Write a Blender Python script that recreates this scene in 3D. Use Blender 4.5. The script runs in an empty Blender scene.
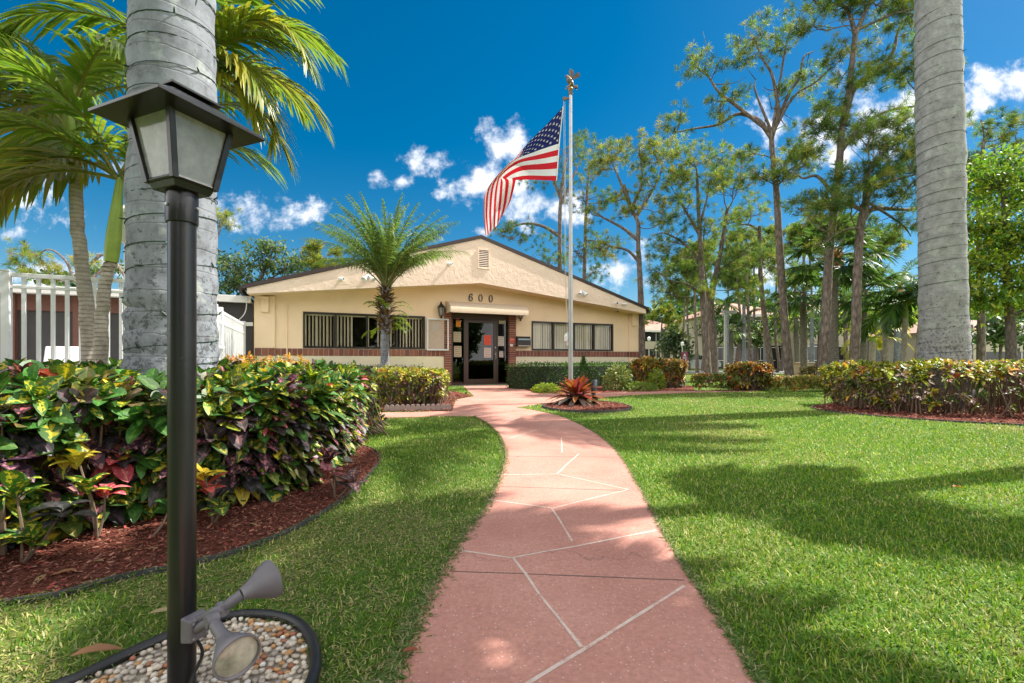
import bpy, math, random
import numpy as np
from mathutils import Vector
from mathutils.geometry import tessellate_polygon

# ------------------------------------------------------------------ set-up
sc = bpy.context.scene
COL = sc.collection
R = math.radians
F, CX, Y0, H = 455.0, 512.0, 360.5, 0.90       # focal length (px), principal column, horizon row, eye height (m)

def G(px, py, z=0.0):
    """ground point seen at a pixel of the survey photograph"""
    Y = F * (H - z) / (py - Y0)
    return np.array([(px - CX) * Y / F, Y, z])

def P(px, py, Y):
    return np.array([(px - CX) * Y / F, Y, H + (Y0 - py) * Y / F])

def nrm(v):
    v = np.asarray(v, float)
    return v / np.maximum(np.linalg.norm(v, axis=-1, keepdims=True), 1e-9)

# ------------------------------------------------------------------ mesh builder
class MB:
    def __init__(s):
        s.V, s.C, s.C2, s.UV, s.Q, s.T, s.MQ, s.MT = [], [], [], [], [], [], [], []
        s.n = 0
    def add(s, v, q=None, t=None, col=(1, 1, 1), uv=None, mat=0, col2=None):
        v = np.asarray(v, float).reshape(-1, 3)
        k = len(v)
        s.V.append(v)
        c = np.asarray(col, float)
        s.C.append(np.broadcast_to(c, (k, 3)) if c.ndim == 1 else c)
        c2 = np.asarray(col if col2 is None else col2, float)
        s.C2.append(np.broadcast_to(c2, (k, 3)) if c2.ndim == 1 else c2)
        s.UV.append(np.zeros((k, 2)) if uv is None else np.asarray(uv, float))
        if q is not None and len(q):
            q = np.asarray(q, int).reshape(-1, 4) + s.n
            s.Q.append(q); s.MQ.append(np.full(len(q), mat, int))
        if t is not None and len(t):
            t = np.asarray(t, int).reshape(-1, 3) + s.n
            s.T.append(t); s.MT.append(np.full(len(t), mat, int))
        s.n += k
        return s
    # --- solids
    def box(s, x0, x1, y0, y1, z0, z1, fr=None, col=(1, 1, 1), mat=0):
        v = np.array([[x, y, z] for z in (z0, z1) for y in (y0, y1) for x in (x0, x1)], float)
        if fr is not None: v = fr(v)
        q = [[0, 2, 3, 1], [4, 5, 7, 6], [0, 1, 5, 4], [2, 6, 7, 3], [0, 4, 6, 2], [1, 3, 7, 5]]
        return s.add(v, q, col=col, mat=mat)
    def hexa(s, v8, col=(1, 1, 1), mat=0):
        q = [[0, 2, 3, 1], [4, 5, 7, 6], [0, 1, 5, 4], [2, 6, 7, 3], [0, 4, 6, 2], [1, 3, 7, 5]]
        return s.add(v8, q, col=col, mat=mat)
    def tube(s, pts, rad, sides=8, col=(1, 1, 1), mat=0, cap=True, squash=1.0):
        pts = np.asarray(pts, float); n = len(pts)
        rad = np.broadcast_to(np.asarray(rad, float), (n,))
        tan = np.gradient(pts, axis=0); tan = nrm(tan)
        ref = np.array([0, 0, 1.0]) if abs(tan[0][2]) < .9 else np.array([1.0, 0, 0])
        vs = []
        a = np.linspace(0, 2 * math.pi, sides, endpoint=False)
        x = nrm(np.cross(ref, tan[0]))
        for i in range(n):
            x = nrm(x - tan[i] * np.dot(x, tan[i])); y = np.cross(tan[i], x)
            vs.append(pts[i] + rad[i] * (np.cos(a)[:, None] * x + squash * np.sin(a)[:, None] * y))
        v = np.concatenate(vs)
        q = []
        for i in range(n - 1):
            for j in range(sides):
                k = (j + 1) % sides
                q.append([i * sides + j, i * sides + k, (i + 1) * sides + k, (i + 1) * sides + j])
        t = []
        if cap:
            v = np.concatenate([v, pts[:1], pts[-1:]])
            for j in range(sides):
                k = (j + 1) % sides
                t.append([n * sides, k, j]); t.append([n * sides + 1, (n - 1) * sides + j, (n - 1) * sides + k])
        c = np.asarray(col, float)
        if c.ndim == 2 and len(c) == n:
            c = np.repeat(c, sides, axis=0)
            if cap: c = np.concatenate([c, c[:1], c[-1:]])
        return s.add(v, q, t, col=c, mat=mat)
    def lathe(s, prof, o, axis=(0, 0, 1), sides=20, col=(1, 1, 1), mat=0):
        axis = nrm(axis); o = np.asarray(o, float)
        ref = np.array([0, 0, 1.0]) if abs(axis[2]) < .9 else np.array([1.0, 0, 0])
        x = nrm(np.cross(ref, axis)); y = np.cross(axis, x)
        a = np.linspace(0, 2 * math.pi, sides, endpoint=False)
        ring = np.cos(a)[:, None] * x + np.sin(a)[:, None] * y
        v = np.concatenate([o + axis * h + ring * max(r, 1e-5) for r, h in prof]); q = []
        for i in range(len(prof) - 1):
            for j in range(sides):
                k = (j + 1) % sides
                q.append([i * sides + j, i * sides + k, (i + 1) * sides + k, (i + 1) * sides + j])
        return s.add(v, q, col=col, mat=mat)
    def prism(s, poly, ext, col=(1, 1, 1), mat=0):
        """poly: Nx3 planar outline, ext: extrusion vector"""
        p = np.asarray(poly, float); n = len(p); e = np.asarray(ext, float)
        tr = tessellate_polygon([[Vector(a) for a in p]])
        v = np.concatenate([p, p + e])
        t = [list(a) for a in tr] + [[a[0] + n, a[2] + n, a[1] + n] for a in tr]
        q = [[i, (i + 1) % n, n + (i + 1) % n, n + i] for i in range(n)]
        return s.add(v, q, t, col=col, mat=mat)
    def sheet(s, poly, col=(1, 1, 1), mat=0):
        p = np.asarray(poly, float)
        tr = tessellate_polygon([[Vector(a) for a in p]])
        tt = []
        for a in tr:
            a = list(a); u = np.cross(p[a[1]] - p[a[0]], p[a[2]] - p[a[0]])
            tt.append(a if u[2] > 0 else a[::-1])
        return s.add(p, t=tt, col=col, mat=mat, uv=p[:, :2])
    # --- many leaf-shaped strips at once
    def strips(s, base, d, up, L, W, prof, droop=0.0, fold=0.0, col=(1, 1, 1), col2=None, mat=0, uvoff=None, wave=0.0):
        base = np.asarray(base, float).reshape(-1, 3); n = len(base)
        if n == 0: return s
        d = nrm(np.broadcast_to(d, (n, 3))); up = np.broadcast_to(up, (n, 3))
        side = nrm(np.cross(d, up)); nn = np.cross(side, d)
        L = np.broadcast_to(np.asarray(L, float), (n,)); W = np.broadcast_to(np.asarray(W, float), (n,))
        droop = np.broadcast_to(np.asarray(droop, float), (n,))
        K = len(prof); mids = 3 if fold else 2
        out = np.zeros((n, K, mids, 3)); uv = np.zeros((n, K, mids, 2))
        for k, (t, w) in enumerate(prof):
            c = base + d * (L * t)[:, None]
            c = c + np.array([0, 0, -1.0]) * (droop * L * t * t)[:, None]
            if wave: c = c + nn * (wave * L * math.sin(t * 5.0))[:, None]
            hw = (W * w * .5)[:, None]
            if mids == 2:
                out[:, k, 0] = c - side * hw; out[:, k, 1] = c + side * hw
                uv[:, k, 0] = (0.02, t); uv[:, k, 1] = (.98, t)
            else:
                out[:, k, 0] = c - side * hw + nn * hw * fold; out[:, k, 1] = c; out[:, k, 2] = c + side * hw + nn * hw * fold
                uv[:, k, 0] = (0.02, t); uv[:, k, 1] = (.5, t); uv[:, k, 2] = (.98, t)
        if uvoff is not None: uv = uv + np.asarray(uvoff, float)[:, None, None, :]
        q = []
        for k in range(K - 1):
            for m in range(mids - 1):
                a = k * mids + m
                q.append([a, a + 1, a + 1 + mids, a + mids])
        q = np.array(q)[None] + (np.arange(n) * K * mids)[:, None, None]
        def ex(c):
            c = np.asarray(c, float)
            return np.repeat(c, K * mids, axis=0) if c.ndim == 2 else c
        return s.add(out.reshape(-1, 3), q.reshape(-1, 4), col=ex(col), col2=None if col2 is None else ex(col2),
                     uv=uv.reshape(-1, 2), mat=mat)
    def build(s, name, mats, parent=None, origin=None, smooth=False, angle=40, bevel=0.0):
        V = np.concatenate(s.V); C = np.concatenate(s.C); C2 = np.concatenate(s.C2); UV = np.concatenate(s.UV)
        o = np.zeros(3)
        if parent is not None: o = np.array(WLOC[parent.name])
        elif origin is not None: o = np.asarray(origin, float)
        V = V - o
        Q = np.concatenate(s.Q) if s.Q else np.zeros((0, 4), int)
        T = np.concatenate(s.T) if s.T else np.zeros((0, 3), int)
        me = bpy.data.meshes.new(name)
        me.vertices.add(len(V)); me.vertices.foreach_set('co', V.astype(np.float32).ravel())
        loops = np.concatenate([Q.ravel(), T.ravel()]).astype(np.int32)
        me.loops.add(len(loops)); me.loops.foreach_set('vertex_index', loops)
        me.polygons.add(len(Q) + len(T))
        st = np.concatenate([np.arange(len(Q)) * 4, len(Q) * 4 + np.arange(len(T)) * 3]).astype(np.int32)
        me.polygons.foreach_set('loop_start', st)
        mi = np.concatenate((s.MQ or [np.zeros(0, int)]) + (s.MT or [np.zeros(0, int)])).astype(np.int32)
        me.polygons.foreach_set('material_index', mi)
        me.polygons.foreach_set('use_smooth', np.full(len(st), bool(smooth)))
        u = me.uv_layers.new(name='UVMap'); u.data.foreach_set('uv', UV[loops].astype(np.float32).ravel())
        one = np.ones((len(V), 1))
        for nm, cc in (('Col', C), ('Col2', C2)):
            a = me.color_attributes.new(nm, 'FLOAT_COLOR', 'POINT')
            a.data.foreach_set('color', np.concatenate([cc, one], 1).astype(np.float32).ravel())
        me.update(calc_edges=True)
        if smooth and angle < 180: me.set_sharp_from_angle(angle=R(angle))
        for m in (mats if isinstance(mats, (list, tuple)) else [mats]): me.materials.append(m)
        ob = bpy.data.objects.new(name, me); COL.objects.link(ob)
        ob.location = Vector(o) if parent is None else (0, 0, 0)
        if parent is not None: ob.parent = parent
        WLOC[ob.name] = tuple(o)
        if bevel:
            b = ob.modifiers.new('bevel', 'BEVEL'); b.width = bevel; b.segments = 2; b.limit_method = 'ANGLE'; b.angle_limit = R(35)
        return ob

WLOC = {}
def thing(name, label, cat, loc, group=None):
    o = bpy.data.objects.new(name, None); COL.objects.link(o)
    o.location = Vector([float(a) for a in loc]); o.empty_display_size = .1
    o['label'] = label; o['category'] = cat
    if group: o['group'] = group
    WLOC[o.name] = tuple(float(a) for a in loc)
    return o
def tag(o, label, cat, group=None):
    o['label'] = label; o['category'] = cat
    if group: o['group'] = group
    return o
def kind(o, k, label=None, cat=None):
    o['kind'] = k
    if label: o['label'] = label
    if cat: o['category'] = cat
    return o

class Frame:
    def __init__(s, o, u):
        s.o = np.array([o[0], o[1], o[2] if len(o) > 2 else 0.0]); u = nrm(np.array(u, float))
        s.u = np.array([u[0], u[1], 0]); s.v = np.array([-u[1], u[0], 0])
    def __call__(s, v):
        v = np.asarray(v, float)
        return s.o + v[..., 0:1] * s.u + v[..., 1:2] * s.v + v[..., 2:3] * np.array([0, 0, 1.0])
    def upx(s, px, y=0.0):
        k = (px - CX) / F; b = s.o + s.v * y
        return (k * b[1] - b[0]) / (s.u[0] - k * s.u[1])
    def zpx(s, px, py, y=0.0):
        u = s.upx(px, y); Y = (s.o + s.v * y + s.u * u)[1]
        return H + (Y0 - py) * Y / F
    def uz(s, px, py, y=0.0): return s.upx(px, y), s.zpx(px, py, y)

def frame_for(o, ux=(1, 0)): return Frame(o, ux)

def inpoly(pts, poly):
    x, y = pts[:, 0], pts[:, 1]; poly = np.asarray(poly)[:, :2]; r = np.zeros(len(pts), bool); n = len(poly)
    for i in range(n):
        x1, y1 = poly[i]; x2, y2 = poly[(i + 1) % n]
        if y1 == y2: continue
        c = ((y1 > y) != (y2 > y)) & (x < (x2 - x1) * (y - y1) / (y2 - y1) + x1)
        r ^= c
    return r
def polydist(pts, poly):
    """distance to the outline and the outward normal there"""
    poly = np.asarray(poly)[:, :2]; n = len(poly); best = np.full(len(pts), 1e9); nor = np.zeros((len(pts), 2))
    for i in range(n):
        a = poly[i]; b = poly[(i + 1) % n]; e = b - a
        t = np.clip(((pts[:, :2] - a) @ e) / max(e @ e, 1e-9), 0, 1)
        c = a + t[:, None] * e; d = np.linalg.norm(pts[:, :2] - c, axis=1)
        m = d < best; best[m] = d[m]; nor[m] = (c - pts[:, :2])[m]
    return best, nrm(nor)
def vnoise(p, scale, seed=0):
    """smooth value noise on the plane, 0..1"""
    q = np.asarray(p)[:, :2] / scale; i = np.floor(q).astype(int); f = q - i; f = f * f * (3 - 2 * f)
    def h(a, b):
        v = np.sin(a * 127.1 + b * 311.7 + seed * 74.7) * 43758.5453
        return v - np.floor(v)
    a = h(i[:, 0], i[:, 1]); b = h(i[:, 0] + 1, i[:, 1]); c = h(i[:, 0], i[:, 1] + 1); d = h(i[:, 0] + 1, i[:, 1] + 1)
    return (a * (1 - f[:, 0]) + b * f[:, 0]) * (1 - f[:, 1]) + (c * (1 - f[:, 0]) + d * f[:, 0]) * f[:, 1]
def smoothpath(pts, n=6, closed=False):
    p = np.asarray(pts, float); m = len(p); out = []
    rng = range(m) if closed else range(m - 1)
    for i in rng:
        p1, p2 = p[i], p[(i + 1) % m]
        p0 = p[i - 1] if (i > 0 or closed) else 2 * p1 - p2
        p3 = p[(i + 2) % m] if (i + 2 < m or closed) else 2 * p2 - p1
        for k in range(n):
            t = k / n
            out.append(.5 * ((2 * p1) + (-p0 + p2) * t + (2 * p0 - 5 * p1 + 4 * p2 - p3) * t * t + (-p0 + 3 * p1 - 3 * p2 + p3) * t ** 3))
    if not closed: out.append(p[-1])
    return np.array(out)
def pick(rng, n, pal):
    """n random colours out of weighted palette [(weight, A, B), ...] with jitter"""
    w = np.array([a[0] for a in pal], float); w /= w.sum(); i = rng.choice(len(pal), n, p=w)
    A = np.array([a[1] for a in pal])[i]; B = np.array([a[2] if np.ndim(a[2]) else a[1] for a in pal])[i]
    j = rng.uniform(.75, 1.25, (n, 1)); h = rng.uniform(.88, 1.12, (n, 3))
    return A * j * h, B * j * h

# ------------------------------------------------------------------ materials
def newmat(name):
    m = bpy.data.materials.new(name); m.use_nodes = True
    nt = m.node_tree
    return m, nt, nt.nodes['Principled BSDF']
def nd(nt, t, **k):
    n = nt.nodes.new(t)
    for a, b in k.items():
        if a.startswith('i_'):
            key = a[2:]; key = int(key) if key.isdigit() else key.replace('_', ' ')
            n.inputs[key].default_value = b
        else: setattr(n, a, b)
    return n
def ramp(nt, stops, interp='LINEAR'):
    r = nt.nodes.new('ShaderNodeValToRGB'); r.color_ramp.interpolation = interp
    e = r.color_ramp.elements
    while len(e) < len(stops): e.new(.5)
    for k, (p, c) in enumerate(stops):
        e[k].position = p; e[k].color = (*c, 1) if len(c) == 3 else c
    return r
def mixc(nt, a, b, fac, mode='MIX'):
    m = nt.nodes.new('ShaderNodeMix'); m.data_type = 'RGBA'; m.blend_type = mode
    for sock, v in ((m.inputs[0], fac), (m.inputs[6], a), (m.inputs[7], b)):
        if hasattr(v, 'links') or isinstance(v, bpy.types.NodeSocket): nt.links.new(v, sock)
        elif isinstance(v, (int, float)): sock.default_value = v
        else: sock.default_value = (*v, 1)
    return m.outputs[2]
def coords(nt, scale=(1, 1, 1), kind='Object'):
    tc = nt.nodes.new('ShaderNodeTexCoord'); mp = nt.nodes.new('ShaderNodeMapping')
    nt.links.new(tc.outputs[kind], mp.inputs['Vector']); mp.inputs['Scale'].default_value = scale
    return mp.outputs[0]
def noise(nt, vec, scale, detail=4, rough=.6):
    n = nd(nt, 'ShaderNodeTexNoise'); n.inputs['Scale'].default_value = scale; n.inputs['Detail'].default_value = detail
    n.inputs['Roughness'].default_value = rough; nt.links.new(vec, n.inputs['Vector'])
    return n.outputs['Fac']
def bump(nt, b, height, strength=.3, dist=.01):
    n = nd(nt, 'ShaderNodeBump'); n.inputs['Strength'].default_value = strength; n.inputs['Distance'].default_value = dist
    nt.links.new(height, n.inputs['Height']); nt.links.new(n.outputs[0], b.inputs['Normal'])
    return n

def paint(name, col, rough=.5, metal=0.0, var=.12, vscale=3.0, bumps=0.0, bscale=60.0, bdist=.004, attr=False, dirt=None, spec=.5):
    m, nt, b = newmat(name)
    v = coords(nt)
    n1 = noise(nt, v, vscale, 5)
    r = ramp(nt, [(.25, (1 - var,) * 3), (.75, (1 + var,) * 3)]); nt.links.new(n1, r.inputs[0])
    base = tuple(col)
    if attr:
        a = nd(nt, 'ShaderNodeVertexColor', layer_name='Col'); base = mixc(nt, a.outputs[0], col, 1.0, 'MULTIPLY')
    c = mixc(nt, base, r.outputs[0], 1.0, 'MULTIPLY')
    if dirt:
        n2 = noise(nt, v, dirt[2], 6, .7); r2 = ramp(nt, [(dirt[1], (0, 0, 0)), (dirt[1] + .15, (1, 1, 1))]); nt.links.new(n2, r2.inputs[0])
        c = mixc(nt, c, dirt[0], r2.outputs[0])
    nt.links.new(c, b.inputs['Base Color'])
    b.inputs['Roughness'].default_value = rough; b.inputs['Metallic'].default_value = metal
    b.inputs['Specular IOR Level'].default_value = spec
    if bumps: bump(nt, b, noise(nt, v, bscale, 4), bumps, bdist)
    return m

def leafmat(name, rough=.45, trans=.3, pattern=False, spec=.4, tint=(1, 1, 1), tcol=(1.25, 1.3, .7)):
    m, nt, b = newmat(name)
    a = nd(nt, 'ShaderNodeVertexColor', layer_name='Col'); c = a.outputs[0]
    if pattern:
        a2 = nd(nt, 'ShaderNodeVertexColor', layer_name='Col2')
        uv = nd(nt, 'ShaderNodeUVMap'); sp = nd(nt, 'ShaderNodeSeparateXYZ'); nt.links.new(uv.outputs[0], sp.inputs[0])
        fr = nd(nt, 'ShaderNodeMath', operation='FRACT'); nt.links.new(sp.outputs[0], fr.inputs[0])
        sb = nd(nt, 'ShaderNodeMath', operation='SUBTRACT'); nt.links.new(fr.outputs[0], sb.inputs[0]); sb.inputs[1].default_value = .5
        ab = nd(nt, 'ShaderNodeMath', operation='ABSOLUTE'); nt.links.new(sb.outputs[0], ab.inputs[0])
        mp = nd(nt, 'ShaderNodeMapping'); nt.links.new(uv.outputs[0], mp.inputs[0]); mp.inputs['Scale'].default_value = (3.2, 6.5, 1)
        n = noise(nt, mp.outputs[0], 1.0, 2, .5)
        # veins: closer to the midrib the second colour wins more often
        mu = nd(nt, 'ShaderNodeMath', operation='MULTIPLY_ADD'); nt.links.new(ab.outputs[0], mu.inputs[0]); mu.inputs[1].default_value = -.42; nt.links.new(n, mu.inputs[2])
        r = ramp(nt, [(.43, (0, 0, 0)), (.49, (1, 1, 1))]); nt.links.new(mu.outputs[0], r.inputs[0])
        c = mixc(nt, c, a2.outputs[0], r.outputs[0])
        rb = ramp(nt, [(.02, (1, 1, 1)), (.06, (0, 0, 0))]); nt.links.new(ab.outputs[0], rb.inputs[0])
        c = mixc(nt, c, mixc(nt, c, (1.5, 1.45, 1.2), 1.0, 'MULTIPLY'), rb.outputs[0])
    if tint != (1, 1, 1): c = mixc(nt, c, tint, 1.0, 'MULTIPLY')
    nt.links.new(c, b.inputs['Base Color']); b.inputs['Roughness'].default_value = rough; b.inputs['Specular IOR Level'].default_value = spec
    tr = nd(nt, 'ShaderNodeBsdfTranslucent')
    nt.links.new(mixc(nt, c, tcol, 1.0, 'MULTIPLY'), tr.inputs[0])
    mx = nd(nt, 'ShaderNodeMixShader'); mx.inputs[0].default_value = trans
    nt.links.new(b.outputs[0], mx.inputs[1]); nt.links.new(tr.outputs[0], mx.inputs[2])
    nt.links.new(mx.outputs[0], nt.nodes['Material Output'].inputs[0])
    return m

def glassmat(name, tint=(.8, .85, .85), refl=1.5, rough=.01):
    m, nt, b = newmat(name); nt.nodes.remove(b)
    t = nd(nt, 'ShaderNodeBsdfTransparent'); t.inputs[0].default_value = (*tint, 1)
    g = nd(nt, 'ShaderNodeBsdfGlossy'); g.inputs['Roughness'].default_value = rough; g.inputs[0].default_value = (.9, .9, .9, 1)
    f = nd(nt, 'ShaderNodeFresnel'); f.inputs[0].default_value = refl
    ge = nd(nt, 'ShaderNodeNewGeometry'); iv = nd(nt, 'ShaderNodeMath', operation='SUBTRACT'); iv.inputs[0].default_value = 1; nt.links.new(ge.outputs['Backfacing'], iv.inputs[1])
    mu = nd(nt, 'ShaderNodeMath', operation='MULTIPLY'); nt.links.new(f.outputs[0], mu.inputs[0]); nt.links.new(iv.outputs[0], mu.inputs[1])
    mx = nd(nt, 'ShaderNodeMixShader'); nt.links.new(mu.outputs[0], mx.inputs[0])
    nt.links.new(t.outputs[0], mx.inputs[1]); nt.links.new(g.outputs[0], mx.inputs[2])
    nt.links.new(mx.outputs[0], nt.nodes['Material Output'].inputs[0])
    return m

def barkmat(name, dark, light, sx=(6, 6, 2.0), bs=.8, dist=.02, spots=None):
    m, nt, b = newmat(name)
    v = coords(nt, sx)
    vo = nd(nt, 'ShaderNodeTexVoronoi', feature='DISTANCE_TO_EDGE'); vo.inputs['Scale'].default_value = 1.6; nt.links.new(v, vo.inputs['Vector'])
    n = noise(nt, v, 2.2, 6, .7)
    ad = nd(nt, 'ShaderNodeMath', operation='MULTIPLY_ADD'); nt.links.new(vo.outputs['Distance'], ad.inputs[0]); ad.inputs[1].default_value = .8; nt.links.new(n, ad.inputs[2])
    r = ramp(nt, [(.35, dark), (.85, light)]); nt.links.new(ad.outputs[0], r.inputs[0])
    nt.links.new(r.outputs[0], b.inputs['Base Color']); b.inputs['Roughness'].default_value = .9; b.inputs['Specular IOR Level'].default_value = .2
    bump(nt, b, ad.outputs[0], bs, dist)
    return m

def palmbark(name, base, dark, ring=.1, ringw=.12, lichen=True, bs=.5, rd=.72):
    """grey palm stem: ring scars up the stem, pale lichen, dark mottling near the foot"""
    m, nt, b = newmat(name)
    tc = nd(nt, 'ShaderNodeTexCoord'); sp = nd(nt, 'ShaderNodeSeparateXYZ'); nt.links.new(tc.outputs['Object'], sp.inputs[0])
    v = coords(nt)
    n0 = noise(nt, v, 2.5, 3)
    wz = nd(nt, 'ShaderNodeMath', operation='MULTIPLY_ADD'); nt.links.new(n0, wz.inputs[0]); wz.inputs[1].default_value = .07; nt.links.new(sp.outputs[2], wz.inputs[2])
    dv = nd(nt, 'ShaderNodeMath', operation='DIVIDE'); nt.links.new(wz.outputs[0], dv.inputs[0]); dv.inputs[1].default_value = ring
    fr = nd(nt, 'ShaderNodeMath', operation='FRACT'); nt.links.new(dv.outputs[0], fr.inputs[0])
    rr = ramp(nt, [(0, (0, 0, 0)), (ringw * .5, (.25,) * 3), (ringw, (1, 1, 1)), (.95, (.9, .9, .9)), (1, (0, 0, 0))]); nt.links.new(fr.outputs[0], rr.inputs[0])
    n1 = noise(nt, v, 7.0, 7, .7)
    r1 = ramp(nt, [(.3, dark), (.5, base), (.72, tuple(min(1, c * 1.35) for c in base))]); nt.links.new(n1, r1.inputs[0])
    c = mixc(nt, mixc(nt, r1.outputs[0], (rd, rd * .98, rd * .95), 1.0, 'MULTIPLY'), r1.outputs[0], rr.outputs[0])
    if lichen:
        n2 = noise(nt, v, 22.0, 5, .75)
        hz = nd(nt, 'ShaderNodeMapRange'); nt.links.new(sp.outputs[2], hz.inputs[0]); hz.inputs[1].default_value = .2; hz.inputs[2].default_value = 2.6; hz.inputs[3].default_value = .52; hz.inputs[4].default_value = .36
        lt = nd(nt, 'ShaderNodeMath', operation='LESS_THAN'); nt.links.new(n2, lt.inputs[0]); nt.links.new(hz.outputs[0], lt.inputs[1])
        mm = nd(nt, 'ShaderNodeMath', operation='MULTIPLY'); nt.links.new(lt.outputs[0], mm.inputs[0]); mm.inputs[1].default_value = .7
        c = mixc(nt, c, (.05, .05, .055), mm.outputs[0])
        n3 = noise(nt, v, 4.0, 6, .7); r3 = ramp(nt, [(.56, (0, 0, 0)), (.66, (.6, .6, .6))]); nt.links.new(n3, r3.inputs[0])
        c = mixc(nt, c, (.42, .47, .43), r3.outputs[0])
    nt.links.new(c, b.inputs['Base Color']); b.inputs['Roughness'].default_value = .85; b.inputs['Specular IOR Level'].default_value = .25
    sm = nd(nt, 'ShaderNodeMath', operation='MULTIPLY_ADD'); nt.links.new(n1, sm.inputs[0]); sm.inputs[1].default_value = .6; nt.links.new(rr.outputs[0], sm.inputs[2])
    bump(nt, b, sm.outputs[0], bs, .012)
    return m

M = {}
M['grass'] = leafmat('grass_blades', .5, .3, spec=.3)
M['leaf'] = leafmat('leaf_plain', .46, .4)
M['croton'] = leafmat('croton_leaf', .46, .22, pattern=True, spec=.5)
M['palm'] = leafmat('palm_leaf', .38, .42, spec=.5)
M['needle'] = leafmat('pine_needles', .5, .48, spec=.3)
M['stem'] = paint('shrub_stem', (.16, .11, .075), .85, var=.3, vscale=20)
M['pine_bark'] = barkmat('pine_bark', (.065, .05, .043), (.27, .215, .185))
M['oak_bark'] = barkmat('oak_bark', (.06, .05, .045), (.2, .17, .14), (9, 9, 3))
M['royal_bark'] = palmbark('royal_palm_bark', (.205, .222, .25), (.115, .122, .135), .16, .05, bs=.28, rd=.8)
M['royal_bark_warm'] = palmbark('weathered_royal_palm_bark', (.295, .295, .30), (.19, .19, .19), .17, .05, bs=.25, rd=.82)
M['slender_bark'] = palmbark('slender_palm_bark', (.41, .36, .31), (.23, .19, .155), .045, .3, lichen=False)
M['boots'] = barkmat('palm_boots', (.06, .035, .02), (.27, .16, .085), (14, 14, 9), 1.0, .03)
M['sabal_bark'] = barkmat('sabal_bark', (.08, .07, .06), (.27, .235, .2), (5, 5, 14), .7, .015)
M['wire'] = paint('light_string_wire', (.008, .035, .02), .5)
M['black_metal'] = paint('black_metal', (.010, .010, .012), .3, var=.35, vscale=9, bumps=.1, bscale=120, dirt=((.075, .065, .055), .66, 28), spec=.45)
M['grey_plastic'] = paint('grey_light_housing', (.135, .125, .14), .5, var=.15, vscale=20, bumps=.05, bscale=200)
M['black_tube'] = paint('black_rubber', (.014, .014, .017), .42, var=.3, vscale=14, bumps=.12, bscale=90, dirt=((.10, .085, .07), .64, 18))
M['edging'] = paint('grey_edging', (.055, .055, .06), .6, var=.3, vscale=10)
M['white_metal'] = paint('white_aluminium', (.74, .75, .76), .4, var=.06)
M['pole'] = paint('brushed_aluminium', (.42, .42, .43), .4, .75, var=.15, vscale=6)
M['gold'] = paint('gold_finish', (.40, .24, .08), .45, .5)
M['bronze'] = paint('bronze_eagle', (.16, .12, .09), .5, .5, var=.3, vscale=25)
M['rope'] = paint('halyard_rope', (.6, .58, .52), .9)
M['brown_frame'] = paint('bronze_frame', (.058, .034, .026), .4, var=.1)
M['dark_frame'] = paint('dark_bronze_frame', (.028, .02, .017), .4, var=.1)
M['roof_trim'] = paint('brown_roof_trim', (.045, .027, .026), .6, var=.15)
M['shingle'] = paint('brown_shingles', (.09, .065, .055), .9, var=.35, vscale=8, bumps=.5, bscale=30)
M['brick'] = paint('red_brick', (1, 1, 1), .85, var=.2, vscale=14, bumps=.4, bscale=70, attr=True)
M['mortar'] = paint('pale_mortar', (.44, .36, .30), .9, var=.1)
M['lantern_body'] = paint('black_cast_metal', (.012, .012, .014), .45)
M['paper'] = paint('notice_paper', (1, 1, 1), .8, var=.04, attr=True)
M['awning'] = paint('tan_awning_fabric', (.60, .475, .345), .75, var=.05, vscale=5, bumps=.05, bscale=200)
M['blind'] = paint('vertical_blind', (.80, .69, .54), .7, var=.06)
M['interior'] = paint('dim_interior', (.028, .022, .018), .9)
M['glass'] = glassmat('window_glass', (.95, .96, .95), 1.42)
M['door_glass'] = glassmat('tinted_door_glass', (.2, .2, .18), 1.55)
M['screen'] = paint('dark_insect_screen', (.052, .047, .047), .8, var=.2, vscale=2)
M['brown_wall'] = paint('brown_wall', (.15, .06, .043), .75, var=.15)
M['white_trim'] = paint('white_trim', (.72, .69, .66), .6, var=.06, dirt=((.42, .38, .33), .68, 6))
M['cork'] = paint('cork_board', (.72, .54, .45), .85, var=.08, vscale=6)
M['concrete'] = paint('grey_concrete', (.34, .33, .32), .9, var=.15, vscale=4, bumps=.2)
M['scallop'] = paint('concrete_scallop', (.33, .27, .25), .9, var=.2, vscale=12, bumps=.3)
M['cond_wall'] = paint('cream_condo_wall', (.50, .44, .33), .9, var=.06)
M['cond_roof'] = paint('tile_roof', (.36, .20, .15), .85, var=.2, vscale=1.5, bumps=.4, bscale=8, bdist=.05)
M['maroon'] = paint('maroon_sign', (.19, .035, .075), .5)
M['dark_window'] = paint('dark_window', (.02, .022, .025), .1, spec=.6)
M['car_paint'] = paint('pale_blue_car_paint', (.4, .45, .52), .25, spec=.6)
M['rubber'] = paint('tyre_rubber', (.012, .012, .012), .8)
M['asphalt'] = paint('asphalt', (.17, .17, .175), .9, var=.12, vscale=1.0, bumps=.3, bscale=90)
M['tan_box'] = paint('tan_utility_box', (.45, .33, .22), .7)
M['dead_leaf'] = paint('dry_leaf', (.36, .16, .07), .7, var=.3, vscale=30)
M['attr_paint'] = paint('printed_panel', (1, 1, 1), .6, var=.04, attr=True)
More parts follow.
